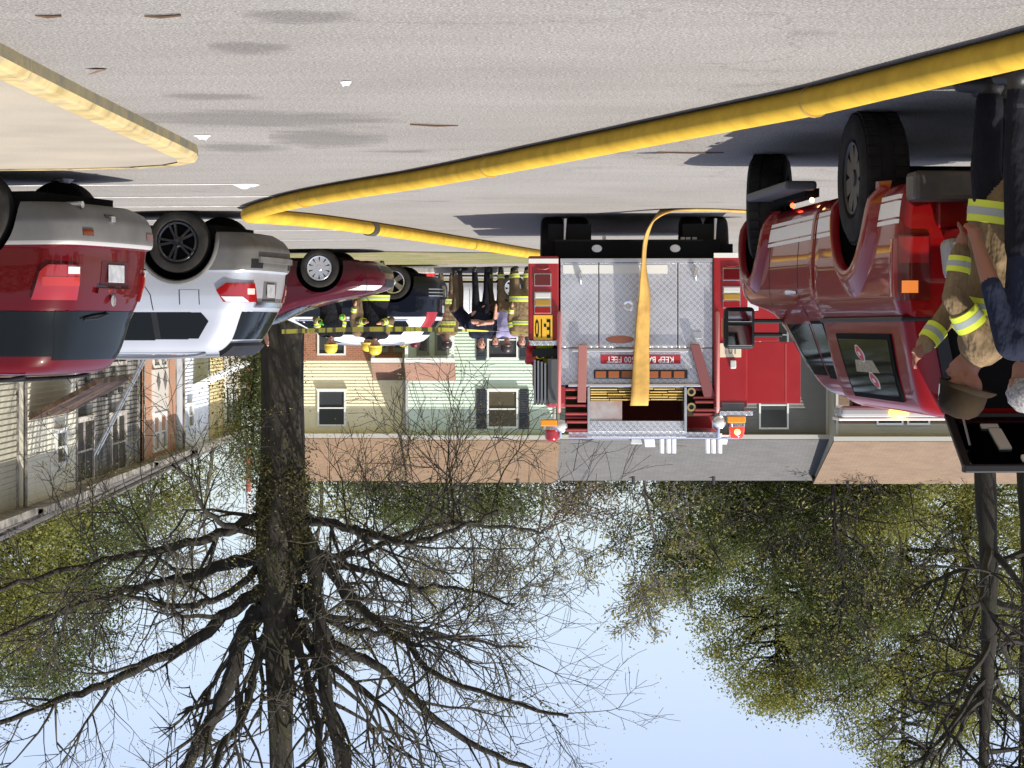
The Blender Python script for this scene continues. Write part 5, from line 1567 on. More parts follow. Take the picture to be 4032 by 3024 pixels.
    # reflective bands as slim sleeves around limb or trunk
    def band(p0, p1, t0, t1, r0, r1, m, sq=(1, 1), grow=1.07, nm='reflective_band'):
        p0, p1 = Vector(p0), Vector(p1)
        q = MB()
        a, b_ = p0 + (p1 - p0) * t0, p0 + (p1 - p0) * t1
        ra, rb = (r0 + (r1 - r0) * t0) * grow, (r0 + (r1 - r0) * t1) * grow
        rot = (p1 - p0).to_track_quat('Z', 'Y').to_matrix().to_4x4()
        L = (b_ - a).length
        q.lathe([(ra * .9, -.002), (ra, 0), (rb, L), (rb * .9, L + .002)], 24, 0, Matrix.Translation(a) @ rot)
        if sq != (1, 1):
            qn = (p1 - p0).normalized()
            for i, v in enumerate(q.v):
                v = Vector(v); c = p0 + qn * (v - p0).dot(qn); d = v - c
                q.v[i] = (c.x + d.x * sq[0], c.y + d.y * sq[1], v.z)
        q.build(nm, m, root, smooth=50)
    if stripes:
        lst = stripes if isinstance(stripes, (list, tuple)) else ('arm', 'hem')
        def three(p0, p1, t, wd, r0, r1, sq=(1, 1), g=1.06):
            band(p0, p1, t - wd, t + wd, r0, r1, YEL, sq, g)
            band(p0, p1, t - wd * .35, t + wd * .35, r0, r1, SILV, sq, g + .012)
        for S_, E_, W_ in (('sL', 'eL', 'wL'), ('sR', 'eR', 'wR')):
            if 'arm' in lst: three(j[E_], j[W_], .72, .17, .050 * bk, .040 * bk, g=1.12)
            if 'upper' in lst: three(j[S_], j[E_], .55, .17, .066 * bk, .052 * bk, g=1.10)
        if 'chest' in lst: three(j['hip'], j['chest'], .82, .13, .135 * bk, .155 * bk, (1.25, .92), 1.03)
        if 'hem' in lst and w['skirt']: three(j['hip'], j['hip'] - up * w['skirt'], .93, .22, .15 * bk, .165 * bk, (1.22, .98), 1.05)
        if 'cuff' in lst:
            for K_, A_ in (('kL', 'aL'), ('kR', 'aR')): three(j[K_], j[A_], .74, .10, .066 * bk, .06 * bk, g=1.12)
    if hair:
        q = MB()
        q.ball(hd + hu * .048 - fw * .012, .105, 12, 0, (1.0, 1.02, .96))
        hm = q.build('hair', hair, root, smooth=90)
        bm = bmesh.new(); bm.from_mesh(hm.data)
        kill = [v for v in bm.verts if ((v.co - hd).dot(fw) > .045 and (v.co - hd).dot(hu) < .075) or (v.co - hd).dot(hu) < -.055 or ((v.co - hd).dot(hu) < -.01 and (v.co - hd).dot(fw) > -.01)]
        bmesh.ops.delete(bm, geom=kill, context='VERTS')
        rr_ = random.Random(int(abs(loc[0] * 100)))
        for v in bm.verts: v.co += Vector((rr_.uniform(-.006, .006), rr_.uniform(-.006, .006), rr_.uniform(-.004, .006)))
        bm.to_mesh(hm.data); bm.free()
    # eyes
    for s_ in (-1, 1):
        MB().ball(hd + hs * .032 * s_ + fw * .083 + hu * .012, .0105, 8).build('eye', HAIR_B, root, smooth=90)
    if helmet:
        M = Matrix.Translation(hd + hu * .055 - fw * .01) @ hq.to_4x4()
        q = MB()
        q.lathe([(.128, -.012), (.131, .02), (.126, .07), (.106, .115), (.065, .146), (.001, .156)], 26, 0, M)
        h_ = q.build('helmet', helmet, root, smooth=60)
        bq = MB()
        n = 30
        rows = []
        for k in range(n + 1):
            a = 2 * math.pi * k / n
            ext = .014 + (.035 * max(0, -math.sin(a)) ** 1.5 if brim else 0) + .008 * max(0, math.sin(a))
            c_, s2 = math.cos(a), math.sin(a)
            rows.append([M @ Vector((c_ * .122, s2 * .122, .012)), M @ Vector((c_ * (.122 + ext * .6), s2 * (.122 + ext * .6), -.004)), M @ Vector((c_ * (.122 + ext), s2 * (.122 + ext), -.022)), M @ Vector((c_ * (.122 + ext), s2 * (.122 + ext), -.030)), M @ Vector((c_ * .118, s2 * .118, -.010))])
        bq.grid(rows)
        bq.build('helmet_brim', helmet, h_, smooth=50)
        rg = MB()
        rg.tube([M @ Vector((0, .12 * math.cos(a), .02 + .12 * math.sin(a))) for a in np.linspace(0.1, math.pi - 0.1, 12)], .008, 6)
        rg.build('helmet_ridge', helmet, h_, smooth=60)
        if shield:
            MB().prism([(-.045, 0), (.045, 0), (.05, .05), (.03, .085), (-.03, .085), (-.05, .05)], .006, 0, M @ Matrix.Translation((0, .128, .0)) @ Matrix.Rotation(R(12), 4, 'X')).build('helmet_shield', shield, h_)
    return root, j

# --- firefighter by the pickup's open hatch: leaning in, facing right
near_j = dict(hip=(0, -.02, .97), chest=(0, .03, 1.28), neck=(0, .09, 1.46), head=(0, .17, 1.61),
              sL=(-.20, .06, 1.41), sR=(.20, .06, 1.41), eR=(.30, .20, 1.17), wR=(.27, .17, .93), eL=(-.28, .26, 1.22), wL=(-.16, .40, 1.42),
              kL=(-.13, .05, .50), kR=(.13, .05, .50), aL=(-.14, -.03, .10), aR=(.15, .03, .10))
person('firefighter in tan coat with lime bands reaching into the pickup', (-2.60, 12.32, 0), R(-74), near_j,
       dict(trunk=TAN, sleeve=TAN, leg=BLKC, boot=BOOT, skin=SKIN_D, hand=SKIN_D, bulk=1.30, skirt=.26, nod=R(-16)), 0.011, helmet=HEL_N, stripes=('arm', 'upper', 'chest', 'hem'), hands=True, shield=WHITE)
# --- man in dark shirt at the edge of the picture, back to the camera
back_j = dict(head=(.05, .06, 1.615), eR=(.27, .02, 1.12), wR=(.27, .16, .90), eL=(-.25, .04, 1.12), wL=(-.2, .2, .95))
mn, mj = person('grey haired man in dark shirt and trousers standing behind the firefighter', (-2.70, 11.75, 0), R(-18), back_j,
       dict(trunk=NAVY, sleeve=NAVY, fore=SKIN_D, leg=BLKC, skin=SKIN_D, hand=SKIN_D, bulk=1.06), 0.011, hair=HAIR_G, stripes=False, hands=True)
MB().box((0.02, -.165, 1.20), (.16, .012, .06)).build('shirt_patch', mat('pale_patch', (.5, .5, .46), .7), mn, bevel=.003)

# --- group standing by the far kerb
def far(px, Y): return (at(px, 0, Y).x, Y, 0)
G = 'responders standing by the far kerb'
person('responder in navy shirt bending forward over the crossover bumper', far(1800, 50.3), R(115),
       dict(chest=(0, .22, 1.18), neck=(0, .38, 1.30), head=(0, .50, 1.40), sL=(-.18, .30, 1.28), sR=(.18, .30, 1.28), eL=(-.22, .44, 1.05), eR=(.24, .46, 1.05), wL=(-.16, .62, .92), wR=(.18, .64, .9)),
       dict(trunk=NAVY, sleeve=NAVY, fore=SKIN, leg=TAN_D), hair=HAIR_B, stripes=False, group=G)
person('firefighter with black helmet and tan coat behind the bending man', far(1758, 53.5), R(180), None, dict(trunk=TAN, sleeve=TAN, leg=TAN, bulk=1.2, skirt=.25), helmet=HEL_B, stripes=('arm', 'hem', 'chest'), group=G)
person('responder in navy shirt and dark trousers with arms folded', far(1893, 50.0), R(165),
       dict(eL=(-.26, .10, 1.14), eR=(.26, .10, 1.14), wL=(.06, .24, 1.16), wR=(-.06, .26, 1.20)), dict(trunk=NAVY, sleeve=NAVY, fore=SKIN, leg=BLKC, bulk=1.12), hair=HAIR_B, stripes=False, group=G, scale=1.04)
person('responder in navy shirt and bunker trousers with bare forearms', far(1952, 50.4), R(200),
       dict(eL=(-.28, .05, 1.13), wL=(-.1, .24, 1.05)), dict(trunk=NAVY, sleeve=NAVY, fore=SKIN, leg=TAN_D, bulk=1.1), hair=HAIR_B, stripes=('cuff',), group=G)
person('responder in lilac shirt, black cap and tan bunker trousers', far(1995, 50.0), R(170), None, dict(trunk=LILAC, sleeve=NAVY, fore=SKIN, leg=TAN, bulk=1.15), helmet=HEL_B, stripes=('cuff',), group=G, brim=False, scale=1.03)
person('firefighter in tan coat and lime bands next to the fire engine', far(2052, 49.5), R(160), None, dict(trunk=TAN, sleeve=TAN, leg=TAN, bulk=1.25, skirt=.26), hair=HAIR_B, stripes=('arm', 'upper', 'chest', 'hem', 'cuff'), group=G)

# --- firefighters between the maroon saloon and the navy crossover
G2 = 'firefighters between the parked cars'
person('firefighter in yellow helmet with lime sleeves behind the maroon saloon bonnet', far(1303, 44.6), R(172), dict(eL=(-.3, .05, 1.15), wL=(-.22, .22, 1.22), wR=(.2, .22, 1.12)), dict(trunk=BLKC, sleeve=TAN_D, leg=TAN_D, bulk=1.22, skirt=.2, hand=GREENG), helmet=HEL_Y, stripes=('arm', 'upper', 'hem'), group=G2)
person('broad firefighter in yellow helmet and brown trousers beside the navy crossover', far(1478, 45.2), R(185), dict(eL=(-.32, .05, 1.15), wL=(-.16, .26, 1.18), eR=(.32, .05, 1.15), wR=(.16, .26, 1.2)), dict(trunk=BLKC, sleeve=TAN_D, leg=TAN_D, bulk=1.34, skirt=.24), helmet=HEL_Y, stripes=('arm', 'upper', 'hem'), group=G2, scale=1.02)
person('firefighter in yellow helmet tucked behind his broad colleague', far(1432, 46.6), R(150), dict(head=(.05, .10, 1.60)), dict(trunk=TAN_D, sleeve=TAN_D, leg=TAN_D, bulk=1.2, skirt=.2), helmet=HEL_Y, stripes=('arm',), group=G2)
person('firefighter with yellow helmet showing above the crossover roof', far(1590, 53.2), R(180), None, dict(trunk=TAN, sleeve=TAN, leg=TAN, bulk=1.2, skirt=.2), helmet=HEL_Y, stripes=('arm',), group=G2, scale=.97)
person('firefighter with dark red helmet showing above the crossover roof', far(1634, 53.8), R(180), None, dict(trunk=TAN, sleeve=TAN, leg=TAN, bulk=1.2, skirt=.2), helmet=HEL_R, stripes=('arm',), group=G2, scale=.98)

# --- two bystanders behind the silver SUV
person('dark haired bystander whose head shows over the silver SUV roof', far(636, 33.0), R(150), None, dict(trunk=BLKC, sleeve=BLKC, leg=NAVY), hair=HAIR_B, stripes=False, scale=.99)
person('dark haired bystander with raised arm at the silver SUV tailgate', far(950, 33.4), R(120), dict(eR=(.30, .16, 1.25), wR=(.20, .30, 1.48)), dict(trunk=TAN_D, sleeve=SKIN, fore=SKIN, leg=NAVY), hair=HAIR_B, stripes=False, scale=1.0)

# --- caution tape from the tree to the fire engine
CT = mat('caution_tape', (0.66, 0.60, 0.05), 0.4)
def _ct():
    N, L, b = nodes_of(CT)
    tc = N.new('ShaderNodeTexCoord')
    sp = N.new('ShaderNodeSeparateXYZ')
    L.new(tc.outputs['Object'], sp.inputs[0])
    n = N.new('ShaderNodeTexNoise'); n.noise_dimensions = '1D'
    n.inputs['Scale'].default_value = 5.5; n.inputs['Detail'].default_value = 2
    L.new(sp.outputs[0], n.inputs['W'])
    r = ramp(N, [(0.50, (0.80, 0.72, 0.06)), (0.56, (0.10, 0.09, 0.015))])
    L.new(n.outputs['Fac'], r.inputs['Fac'])
    L.new(r.outputs['Color'], b.inputs['Base Color'])
_ct()
ta, tb = at(1110, 1306, 43.0), at(2105, 1310, 33.0)
pts = []
for t in np.linspace(0, 1, 30):
    p = ta.lerp(tb, t); p.z -= 0.05 * math.sin(math.pi * t)
    pts.append(p)
tp = MB()
rows = []
for i, p in enumerate(pts):
    tw = 0.0 if i < 16 else (i - 16) * 0.16
    rows.append([p - Vector((0, math.sin(tw), math.cos(tw))) * .04, p + Vector((0, math.sin(tw), math.cos(tw))) * .04])
tp.grid(rows)
to = tp.build('caution_tape', CT)
sd = to.modifiers.new('s', 'SOLIDIFY'); sd.thickness = 0.003
tag(to, 'yellow caution tape strung from the parked cars to the fire engine', 'tape')
# lime and red jacket slung over the engine's ladder rack bracket
jm = MB()
c = at(2128, 1398, 26.7)
P = []
rq = random.Random(9)
for i in range(9):
    row = []
    for k in range(9):
        row.append(c + Vector((-.14 + .30 * i / 8, rq.uniform(-.03, .03) + .05 * math.sin(k), -.12 + .24 * k / 8 + rq.uniform(-.015, .015))))
    P.append(row)
jm.grid(P)
jo = jm.build('jacket', [mat('lime_cloth', (.55, .62, .03), .7), mat('red_cloth', (.5, .03, .03), .7)], smooth=60)
for pg in jo.data.polygons: pg.material_index = 1 if (pg.center.x - c.x) > .06 or (pg.center.z - c.z) > .06 + (c.x - pg.center.x) else 0
sd = jo.modifiers.new('s', 'SOLIDIFY'); sd.thickness = 0.05
tag(jo, 'lime and red jacket draped on the side of the fire engine', 'jacket')
# ================================================================ townhouses
TRIM = mat('white_trim', (0.76, 0.77, 0.76), 0.5)
SHUT = mat('charcoal_shutter', (0.035, 0.042, 0.055), 0.6)
WIN_G = mat('window_glass', (0.05, 0.055, 0.06), 0.06, spec=0.7)
WIN_B = mat('brown_blind_glass', (0.09, 0.075, 0.05), 0.1, spec=0.6)
DOOR_G = mat('grey_green_door', (0.17, 0.19, 0.17), 0.5)
ROOF_T = mat_shingle('tan_shingles', (0.19, 0.122, 0.072), (0.155, 0.10, 0.06))
ROOF_G = mat_shingle('grey_shingles', (0.115, 0.113, 0.112), (0.097, 0.096, 0.096))
ROOF_S = mat_shingle('salmon_shingles', (0.20, 0.138, 0.092), (0.168, 0.116, 0.078))
ROOF_D = mat_shingle('charred_shingles', (0.10, 0.09, 0.08), (0.05, 0.045, 0.04))
PORCH_R = mat_shingle('brown_porch_shingles', (0.25, 0.14, 0.10), (0.20, 0.115, 0.085))
BRICK = mat_brick('orange_brick', (0.36, 0.15, 0.085), (0.30, 0.12, 0.07), (0.36, 0.30, 0.25))
BRICK_P = mat_brick('pale_brick', (0.54, 0.26, 0.15), (0.46, 0.22, 0.13), (0.45, 0.38, 0.32))

def lap_wall(mb, x0, x1, z0, z1, y, lap=0.13, m=0, side_x=None):
    """lap siding: every board stands proud at its lower edge"""
    n = int((z1 - z0) / lap)
    for i in range(n + 1):
        a, b = z0 + i * lap, min(z0 + (i + 1) * lap, z1)
        if b - a < 0.01: continue
        vs = [(x0, y - 0.022, a), (x1, y - 0.022, a), (x1, y - 0.002, b), (x0, y - 0.002, b), (x0, y + 0.03, a), (x1, y + 0.03, a)]
        mb.add(vs, [(0, 1, 2, 3), (4, 5, 1, 0)], m)
def townhouse(label, org, rz, w, depth, eave, ridge, siding, roof, cat='townhouse', lap=0.13, brick=None, brick_h=0.0, over=0.35, rake=0.12, soffit=None, group=None, side_m=None):
    """facade in local xz at y = 0 facing -y, x from 0 to w"""
    soffit = soffit or mat('eave_trim', (0.46, 0.45, 0.42), 0.6)
    h = thing('townhouse', label, cat, org, rz, group)
    mb = MB()
    lap_wall(mb, 0, w, brick_h, eave, 0.0, lap)
    mb.build('siding', siding, h)
    bx_ = MB()
    # side walls and gables
    for x in (0.0, w):
        q = [(x, 0.02, 0), (x, depth, 0), (x, depth, eave), (x, depth / 2, ridge - 0.08), (x, 0.02, eave)]
        bx_.add(q, [(0, 1, 2, 3, 4)])
    bx_.add([(0, depth, 0), (w, depth, 0), (w, depth, eave), (0, depth, eave)], [(0, 1, 2, 3)])
    bx_.build('end_wall', side_m or siding, h)
    if brick_h:
        MB().box((w / 2, 0.1, brick_h / 2), (w, 0.26, brick_h)).build('brick_base', brick, h)
    # roof slabs
    sl = (ridge - eave) / (depth / 2)
    for sg in (0, 1):
        ye, yr_ = (-over, depth / 2) if sg == 0 else (depth + over, depth / 2)
        ze = eave - over * sl
        t = 0.09
        vs = [(-rake, ye, ze), (w + rake, ye, ze), (w + rake, yr_, ridge), (-rake, yr_, ridge)]
        vs += [(x, y, z + t) for x, y, z in vs]
        MB().add(vs, [(3, 2, 1, 0), (4, 5, 6, 7), (0, 1, 5, 4), (1, 2, 6, 5), (2, 3, 7, 6), (3, 0, 4, 7)]).build('roof', roof, h)
    ze = eave - over * sl
    MB().box((w / 2, -over - 0.02, ze - 0.03), (w + 2 * rake, 0.035, 0.17)).build('fascia', soffit, h)
    MB().box((w / 2, -over / 2, ze - 0.095), (w + 2 * rake, over, 0.03)).build('soffit', soffit, h)
    for x in (0.05, w - 0.05):
        MB().box((x, -0.03, eave / 2), (0.10, 0.05, eave - 0.1)).build('corner_board', soffit, h)
    return h
def window(h, x0, x1, z0, z1, shut=0.0, glass=WIN_G, mull=False, frame=TRIM, grid=0, fw=0.07):
    f = MB()
    for a, b, c, d in ((x0, x0 + fw, z0, z1), (x1 - fw, x1, z0, z1), (x0 + fw, x1 - fw, z1 - fw, z1), (x0 + fw, x1 - fw, z0, z0 + fw)):
        f.box(((a + b) / 2, -0.05, (c + d) / 2), (b - a, 0.08, d - c))
    zm = (z0 + z1) / 2
    f.box(((x0 + x1) / 2, -0.04, zm), (x1 - x0 - 2 * fw, 0.05, 0.05))
    for k in range(grid):
        xx = x0 + (x1 - x0) * (k + 1) / (grid + 1)
        f.box((xx, -0.042, zm), (0.045, 0.05, z1 - z0 - 2 * fw))
    wd = f.build('window', frame, h)
    for a, b, yy in ((z0 + fw, zm - 0.025, -0.03), (zm + 0.025, z1 - fw, -0.045)):
        MB().box(((x0 + x1) / 2, yy + 0.012, (a + b) / 2), (x1 - x0 - 2 * fw, 0.012, b - a)).build('pane', glass, wd)
    MB().box(((x0 + x1) / 2, -0.07, z0 - 0.025), (x1 - x0 + 0.1, 0.12, 0.05)).build('sill', frame, wd)
    if shut:
        for xa in (x0 - shut - 0.04, x1 + 0.04):
            s_ = MB()
            s_.box((xa + shut / 2, -0.05, zm), (shut, 0.04, z1 - z0 + 0.06))
            so = s_.build('shutter', SHUT, h, bevel=0.006)
            sl_ = MB()
            nn = int((z1 - z0) / 0.09)
            for i in range(nn):
                sl_.box((xa + shut / 2, -0.075, z0 + 0.05 + i * 0.09), (shut - 0.10, 0.02, 0.05))
            sl_.build('louvres', SHUT, so)
    return wd
def zat(y, Y): return at(0, y, Y).z
def xat(x, Y): return at(x, 0, Y).x

# --- centre row, facing the camera
MINT = mat_siding('mint_siding', (0.60, 0.72, 0.61))
CREAM = mat_siding('cream_siding', (0.80, 0.74, 0.52))
GREYW = mat_siding('grey_siding', (0.20, 0.195, 0.185))
BROWNB = mat_brick('brown_brick', (0.21, 0.12, 0.075), (0.17, 0.10, 0.065), (0.24, 0.19, 0.15))
EAVE, RIDGE, DEP = 5.72, 7.55, 9.0
# cream unit
Y0 = 90.4
xa, xb = xat(1595, Y0), xat(1120, Y0)
h = townhouse('cream townhouse over an orange brick ground floor with tan roof', (xa, Y0, 0), 0, xb - xa, DEP, EAVE, RIDGE, CREAM, ROOF_T, brick=BRICK, brick_h=2.62)
X = lambda s_: xat(s_, Y0) - xa
window(h, X(1362), X(1250), zat(1535, Y0), zat(1678, Y0))
window(h, X(1362), X(1250), 0.75, 2.4, glass=WIN_G)
pr_ = MB(); p0, p1 = X(1592), X(1470)
pr_.add([(p0, -1.5, 2.62), (p1, -1.5, 2.62), (p1, 0.0, 3.3), (p0, 0, 3.3), (p0, -1.5, 2.70), (p1, -1.5, 2.70), (p1, 0, 3.38), (p0, 0, 3.38)], [(3, 2, 1, 0), (4, 5, 6, 7), (0, 1, 5, 4), (1, 2, 6, 5), (2, 3, 7, 6), (3, 0, 4, 7)])
pr_.build('porch_roof', PORCH_R, h)
MB().box(((p0 + p1) / 2, -1.50, 2.58), (p1 - p0, 0.06, 0.18)).build('porch_fascia', TRIM, h)
for s0, s1 in ((1590, 1548), (1530, 1480)):
    dd = MB().box(((X(s0) + X(s1)) / 2, -0.10, 1.15), (X(s1) - X(s0), 0.10, 2.3)).build('door', DOOR_G, h, bevel=0.01)
    MB().box(((X(s0) + X(s1)) / 2, -0.16, 1.6), ((X(s1) - X(s0)) * .6, 0.02, 1.0)).build('door_glass', WIN_G, dd)
MB().box((p1 - 0.08, -1.42, 1.28), (0.12, 0.12, 2.5)).build('porch_post', TRIM, h)
# mint unit
Y0 = 89.2
xa, xb = xat(2190, Y0), xat(1597, Y0)
h = townhouse('mint green townhouse with charcoal shutters and tan roof', (xa, Y0, 0), 0, xb - xa, DEP + 1.0, EAVE, RIDGE + 0.02, MINT, ROOF_T)
window(h, X(2040), X(1918), zat(1535, Y0), zat(1686, Y0), shut=0.38, glass=WIN_B)
window(h, X(2040), X(1918), zat(1262, Y0), zat(1414, Y0), shut=0.38)
p0, p1 = X(1795), X(1600)
pr_ = MB().add([(p0, -1.6, 2.60), (p1, -1.6, 2.60), (p1, 0.0, 3.3), (p0, 0, 3.3), (p0, -1.6, 2.68), (p1, -1.6, 2.68), (p1, 0, 3.38), (p0, 0, 3.38)], [(3, 2, 1, 0), (4, 5, 6, 7), (0, 1, 5, 4), (1, 2, 6, 5), (2, 3, 7, 6), (3, 0, 4, 7)])
pr_.build('porch_roof', PORCH_R, h)
MB().box(((p0 + p1) / 2, -1.60, 2.56), (p1 - p0, 0.06, 0.18)).build('porch_fascia', TRIM, h)
for s0, s1 in ((1770, 1712), (1690, 1640)):
    dd = MB().box(((X(s0) + X(s1)) / 2, -0.05, 1.2), (X(s1) - X(s0), 0.10, 2.4)).build('door', DOOR_G, h, bevel=0.01)
    MB().box(((X(s0) + X(s1)) / 2, -0.11, 1.65), ((X(s1) - X(s0)) * .62, 0.02, 1.1)).build('door_glass', WIN_G, dd)
for q in (p0 + 0.08, p1 - 0.08):
    MB().box((q, -1.52, 1.26), (0.12, 0.12, 2.5)).build('porch_post', TRIM, h)
VENT = mat('vent_pipe', (0.05, 0.05, 0.05), 0.6)
def vent(h, x, depth, ridge):
    MB().tube([(x, depth / 2 - 0.5, ridge - 0.3), (x, depth / 2 - 0.5, ridge + 0.22)], 0.07, 10).build('vent_pipe', VENT, h)
vent(h, X(2040), DEP + 1, RIDGE)
# grey unit behind the engine
Y0 = 90.6
xa, xb = xat(3262, Y0), xat(2194, Y0)
h = townhouse('grey townhouse with charcoal shingle roof behind the fire engine', (xa, Y0, 0), 0, xb - xa, DEP, EAVE + .05, RIDGE, GREYW, ROOF_G)
window(h, X(3105), X(2988), zat(1500, Y0), zat(1690, Y0))
window(h, X(2600), X(2480), zat(1540, Y0), zat(1690, Y0))
window(h, X(3105), X(2988), 0.8, 2.4); window(h, X(2600), X(2480), 0.8, 2.4)
for s_ in (2845, 2515): vent(h, X(s_), DEP, RIDGE)
# tan roofed brick unit, stepped forward
Y0 = 88.4
xa, xb = xat(4330, Y0), xat(3290, Y0)
h = townhouse('brown brick townhouse with salmon tan roof stepping forward', (xa, Y0, 0), 0, xb - xa, DEP + 2.2, EAVE, RIDGE + 0.06, mat_siding('beige_siding', (0.45, 0.42, 0.34)), ROOF_S, brick=BROWNB, brick_h=5.0)
for s0, s1 in ((3555, 3450), (3660, 3570)):
    f_ = window(h, X(s0), X(s1), 3.95, 5.05)
    f_.location.y = -0.06
for s0, s1 in ((3655, 3450), (3960, 3840)):
    f_ = window(h, X(s0), X(s1), 0.8, 2.5); f_.location.y = -0.06
for s_ in (3414,): vent(h, X(s_), DEP + 2.2, RIDGE)
# far unit seen past the tan roof
Y0 = 97.0
xa = xat(4700, Y0)
townhouse('mauve roofed townhouse farther back at the end of the row', (xa, Y0, 0), 0, xat(3765, Y0) - xa, DEP, EAVE + .3, RIDGE + 0.5, mat_siding('dull_siding', (0.3, 0.28, 0.26)), mat_shingle('mauve_shingles', (0.25, 0.16, 0.14), (0.21, 0.14, 0.12)))

# --- right row, facing left (local x runs towards the camera)
RX = 11.3
def yat(s_): return RX * F_PX / (uv(s_, 0)[0] - 512)
def unit(label, yf, yn, siding, roof, dx=0.0, **k):
    h = townhouse(label, (RX + dx, yf, 0), R(-90), yf - yn, 9.0, 5.75, 7.9, siding, roof, **k)
    return h, (lambda s_: yf - yat(s_))
def zr(s_, y): return at(s_, y, yat(s_)).z
SOOT = (0.045, 0.04, 0.035)
YELS = mat_siding('pale_yellow_siding', (0.74, 0.62, 0.34), (0.6, 0.52, (0.12, 0.10, 0.07)))
BLUS = mat_siding('bluish_white_siding', (0.74, 0.78, 0.88), (0.5, 0.66, (0.2, 0.19, 0.19)))
GREYB = mat_siding('smoke_grey_siding', (0.30, 0.29, 0.27), (0.7, 0.42, SOOT), (0.5, 0.48, 0.45))
CRM2 = mat_siding('pale_cream_siding', (0.80, 0.77, 0.64), (0.55, 0.66, (0.17, 0.13, 0.08)))
OLV = mat_siding('olive_cream_siding', (0.46, 0.43, 0.33), (0.8, 0.56, (0.10, 0.085, 0.05)))
GUT = mat('sooty_gutter', (0.40, 0.37, 0.33), 0.6, var=0.8, scale=3, col2=(0.08, 0.07, 0.06))
PANEL = mat('white_panel', (0.72, 0.66, 0.62), 0.5)
def bay(h, xc, w, z):
    """window stack with a white spandrel panel carrying two dark diamonds"""
    for k in (-1, 1):
        window(h, xc + k * w * .25 - w * .22, xc + k * w * .25 + w * .22, z[2], z[3], fw=0.09)
        window(h, xc + k * w * .25 - w * .22, xc + k * w * .25 + w * .22, z[0], z[1], fw=0.09)
    pn = MB().box((xc, -0.06, (z[1] + z[2]) / 2), (w * 1.05, 0.10, z[2] - z[1] - 0.06)).build('spandrel_panel', PANEL, h, bevel=0.01)
    zc = z[1] + (z[2] - z[1]) * .3
    for k in (-1, 1):
        MB().prism([(xc + k * w * .24 + a, zc + b) for a, b in ((-w * .13, 0), (0, -.30), (w * .13, 0), (0, .30))], .03, 0, Matrix.Translation((0, -.13, 0))).build('diamond', mat('diamond_grey', (.16, .15, .14), .6), pn)
h, XX = unit('pale yellow townhouse with diamond panels at the far end of the burnt row', yat(945), yat(795), YELS, ROOF_D, soffit=GUT, over=0.5)
bay(h, (XX(885) + XX(925)) / 2, XX(885) - XX(925) + 0.6, (0.9, 2.3, 3.6, 5.2))
h, XX = unit('bluish white townhouse with a white porch canopy in the burnt row', yat(794), yat(692), BLUS, ROOF_D, dx=-0.25, soffit=GUT, over=0.5)
window(h, XX(726), XX(706), zr(716, 1590), zr(716, 1685)); window(h, XX(726), XX(706), 0.9, 2.3)
MB().add([(XX(790), -1.6, 2.5), (XX(728), -1.6, 2.5), (XX(728), 0, 3.3), (XX(790), 0, 3.3), (XX(790), -1.6, 2.62), (XX(728), -1.6, 2.62), (XX(728), 0, 3.42), (XX(790), 0, 3.42)], [(3, 2, 1, 0), (4, 5, 6, 7), (0, 1, 5, 4), (1, 2, 6, 5), (2, 3, 7, 6), (3, 0, 4, 7)]).build('porch_canopy', TRIM, h)
MB().box(((XX(788) + XX(735)) / 2, -0.04, 1.1), (XX(735) - XX(788), 0.06, 2.2)).build('dark_doorway', mat('doorway_dark', (.03, .028, .025), .7), h)
h, XX = unit('orange brick townhouse with white diamond panel in the burnt row', yat(690), yat(562), BRICK_P, ROOF_D, brick=BRICK_P, brick_h=5.4, soffit=GUT, over=0.5, side_m=BRICK)
bay(h, (XX(595) + XX(650)) / 2, XX(595) - XX(650), (0.8, 2.6, 4.05, 5.25))
h, XX = unit('smoke blackened grey townhouse with tall white windows', yat(560), yat(278), GREYB, ROOF_D, dx=0.12, soffit=GUT, over=0.45)
for s0, s1, y0, y1, gg in ((378, 308, 1645, 1905, 1), (505, 446, 1625, 1860, 1)):
    window(h, XX(s0), XX(s1), zr((s0 + s1) / 2, y0), min(5.55, zr((s0 + s1) / 2, y1)), glass=mat('broken_window', (.02, .018, .016), .5), grid=gg, frame=mat('sooty_frame', (.66, .62, .58), .6, var=.6, scale=4, col2=(.2, .17, .15)), fw=0.10)
    window(h, XX(s0), XX(s1), 0.8, 2.4, glass=MATS['broken_window'], grid=gg, frame=MATS['sooty_frame'], fw=0.10)
CHAR = mat('char', (.02, .018, .016), .9)
for i in range(10):
    MB().box((XX(420) + random.uniform(-2.5, 2.5), -0.08 - random.uniform(0, .1), 3.0 + random.uniform(-.25, .25)), (random.uniform(.3, 1.0), .05, random.uniform(.06, .16)), 0, random.uniform(-.2, .2)).build('charred_board', CHAR, h)
h, XX = unit('pale cream sided townhouse with one narrow window in the burnt row', yat(276), yat(70), CRM2, ROOF_D, dx=-0.15, soffit=GUT, over=0.45)
window(h, XX(228), XX(188), zr(208, 1692), zr(208, 1830)); window(h, XX(228), XX(188), 0.8, 2.3)
RUST = mat('rusty_porch', (.11, .06, .035), .7, var=.6, scale=2, col2=(.08, .05, .03))
MB().add([(XX(250), -1.6, 2.5), (XX(85), -1.6, 2.5), (XX(85), 0, 3.35), (XX(250), 0, 3.35), (XX(250), -1.6, 2.62), (XX(85), -1.6, 2.62), (XX(85), 0, 3.47), (XX(250), 0, 3.47)], [(3, 2, 1, 0), (4, 5, 6, 7), (0, 1, 5, 4), (1, 2, 6, 5), (2, 3, 7, 6), (3, 0, 4, 7)]).build('porch_roof', RUST, h)
h, XX = unit('olive cream sided townhouse nearest the lot in the burnt row', yat(66), 41.0, OLV, ROOF_D, soffit=GUT, over=0.45)
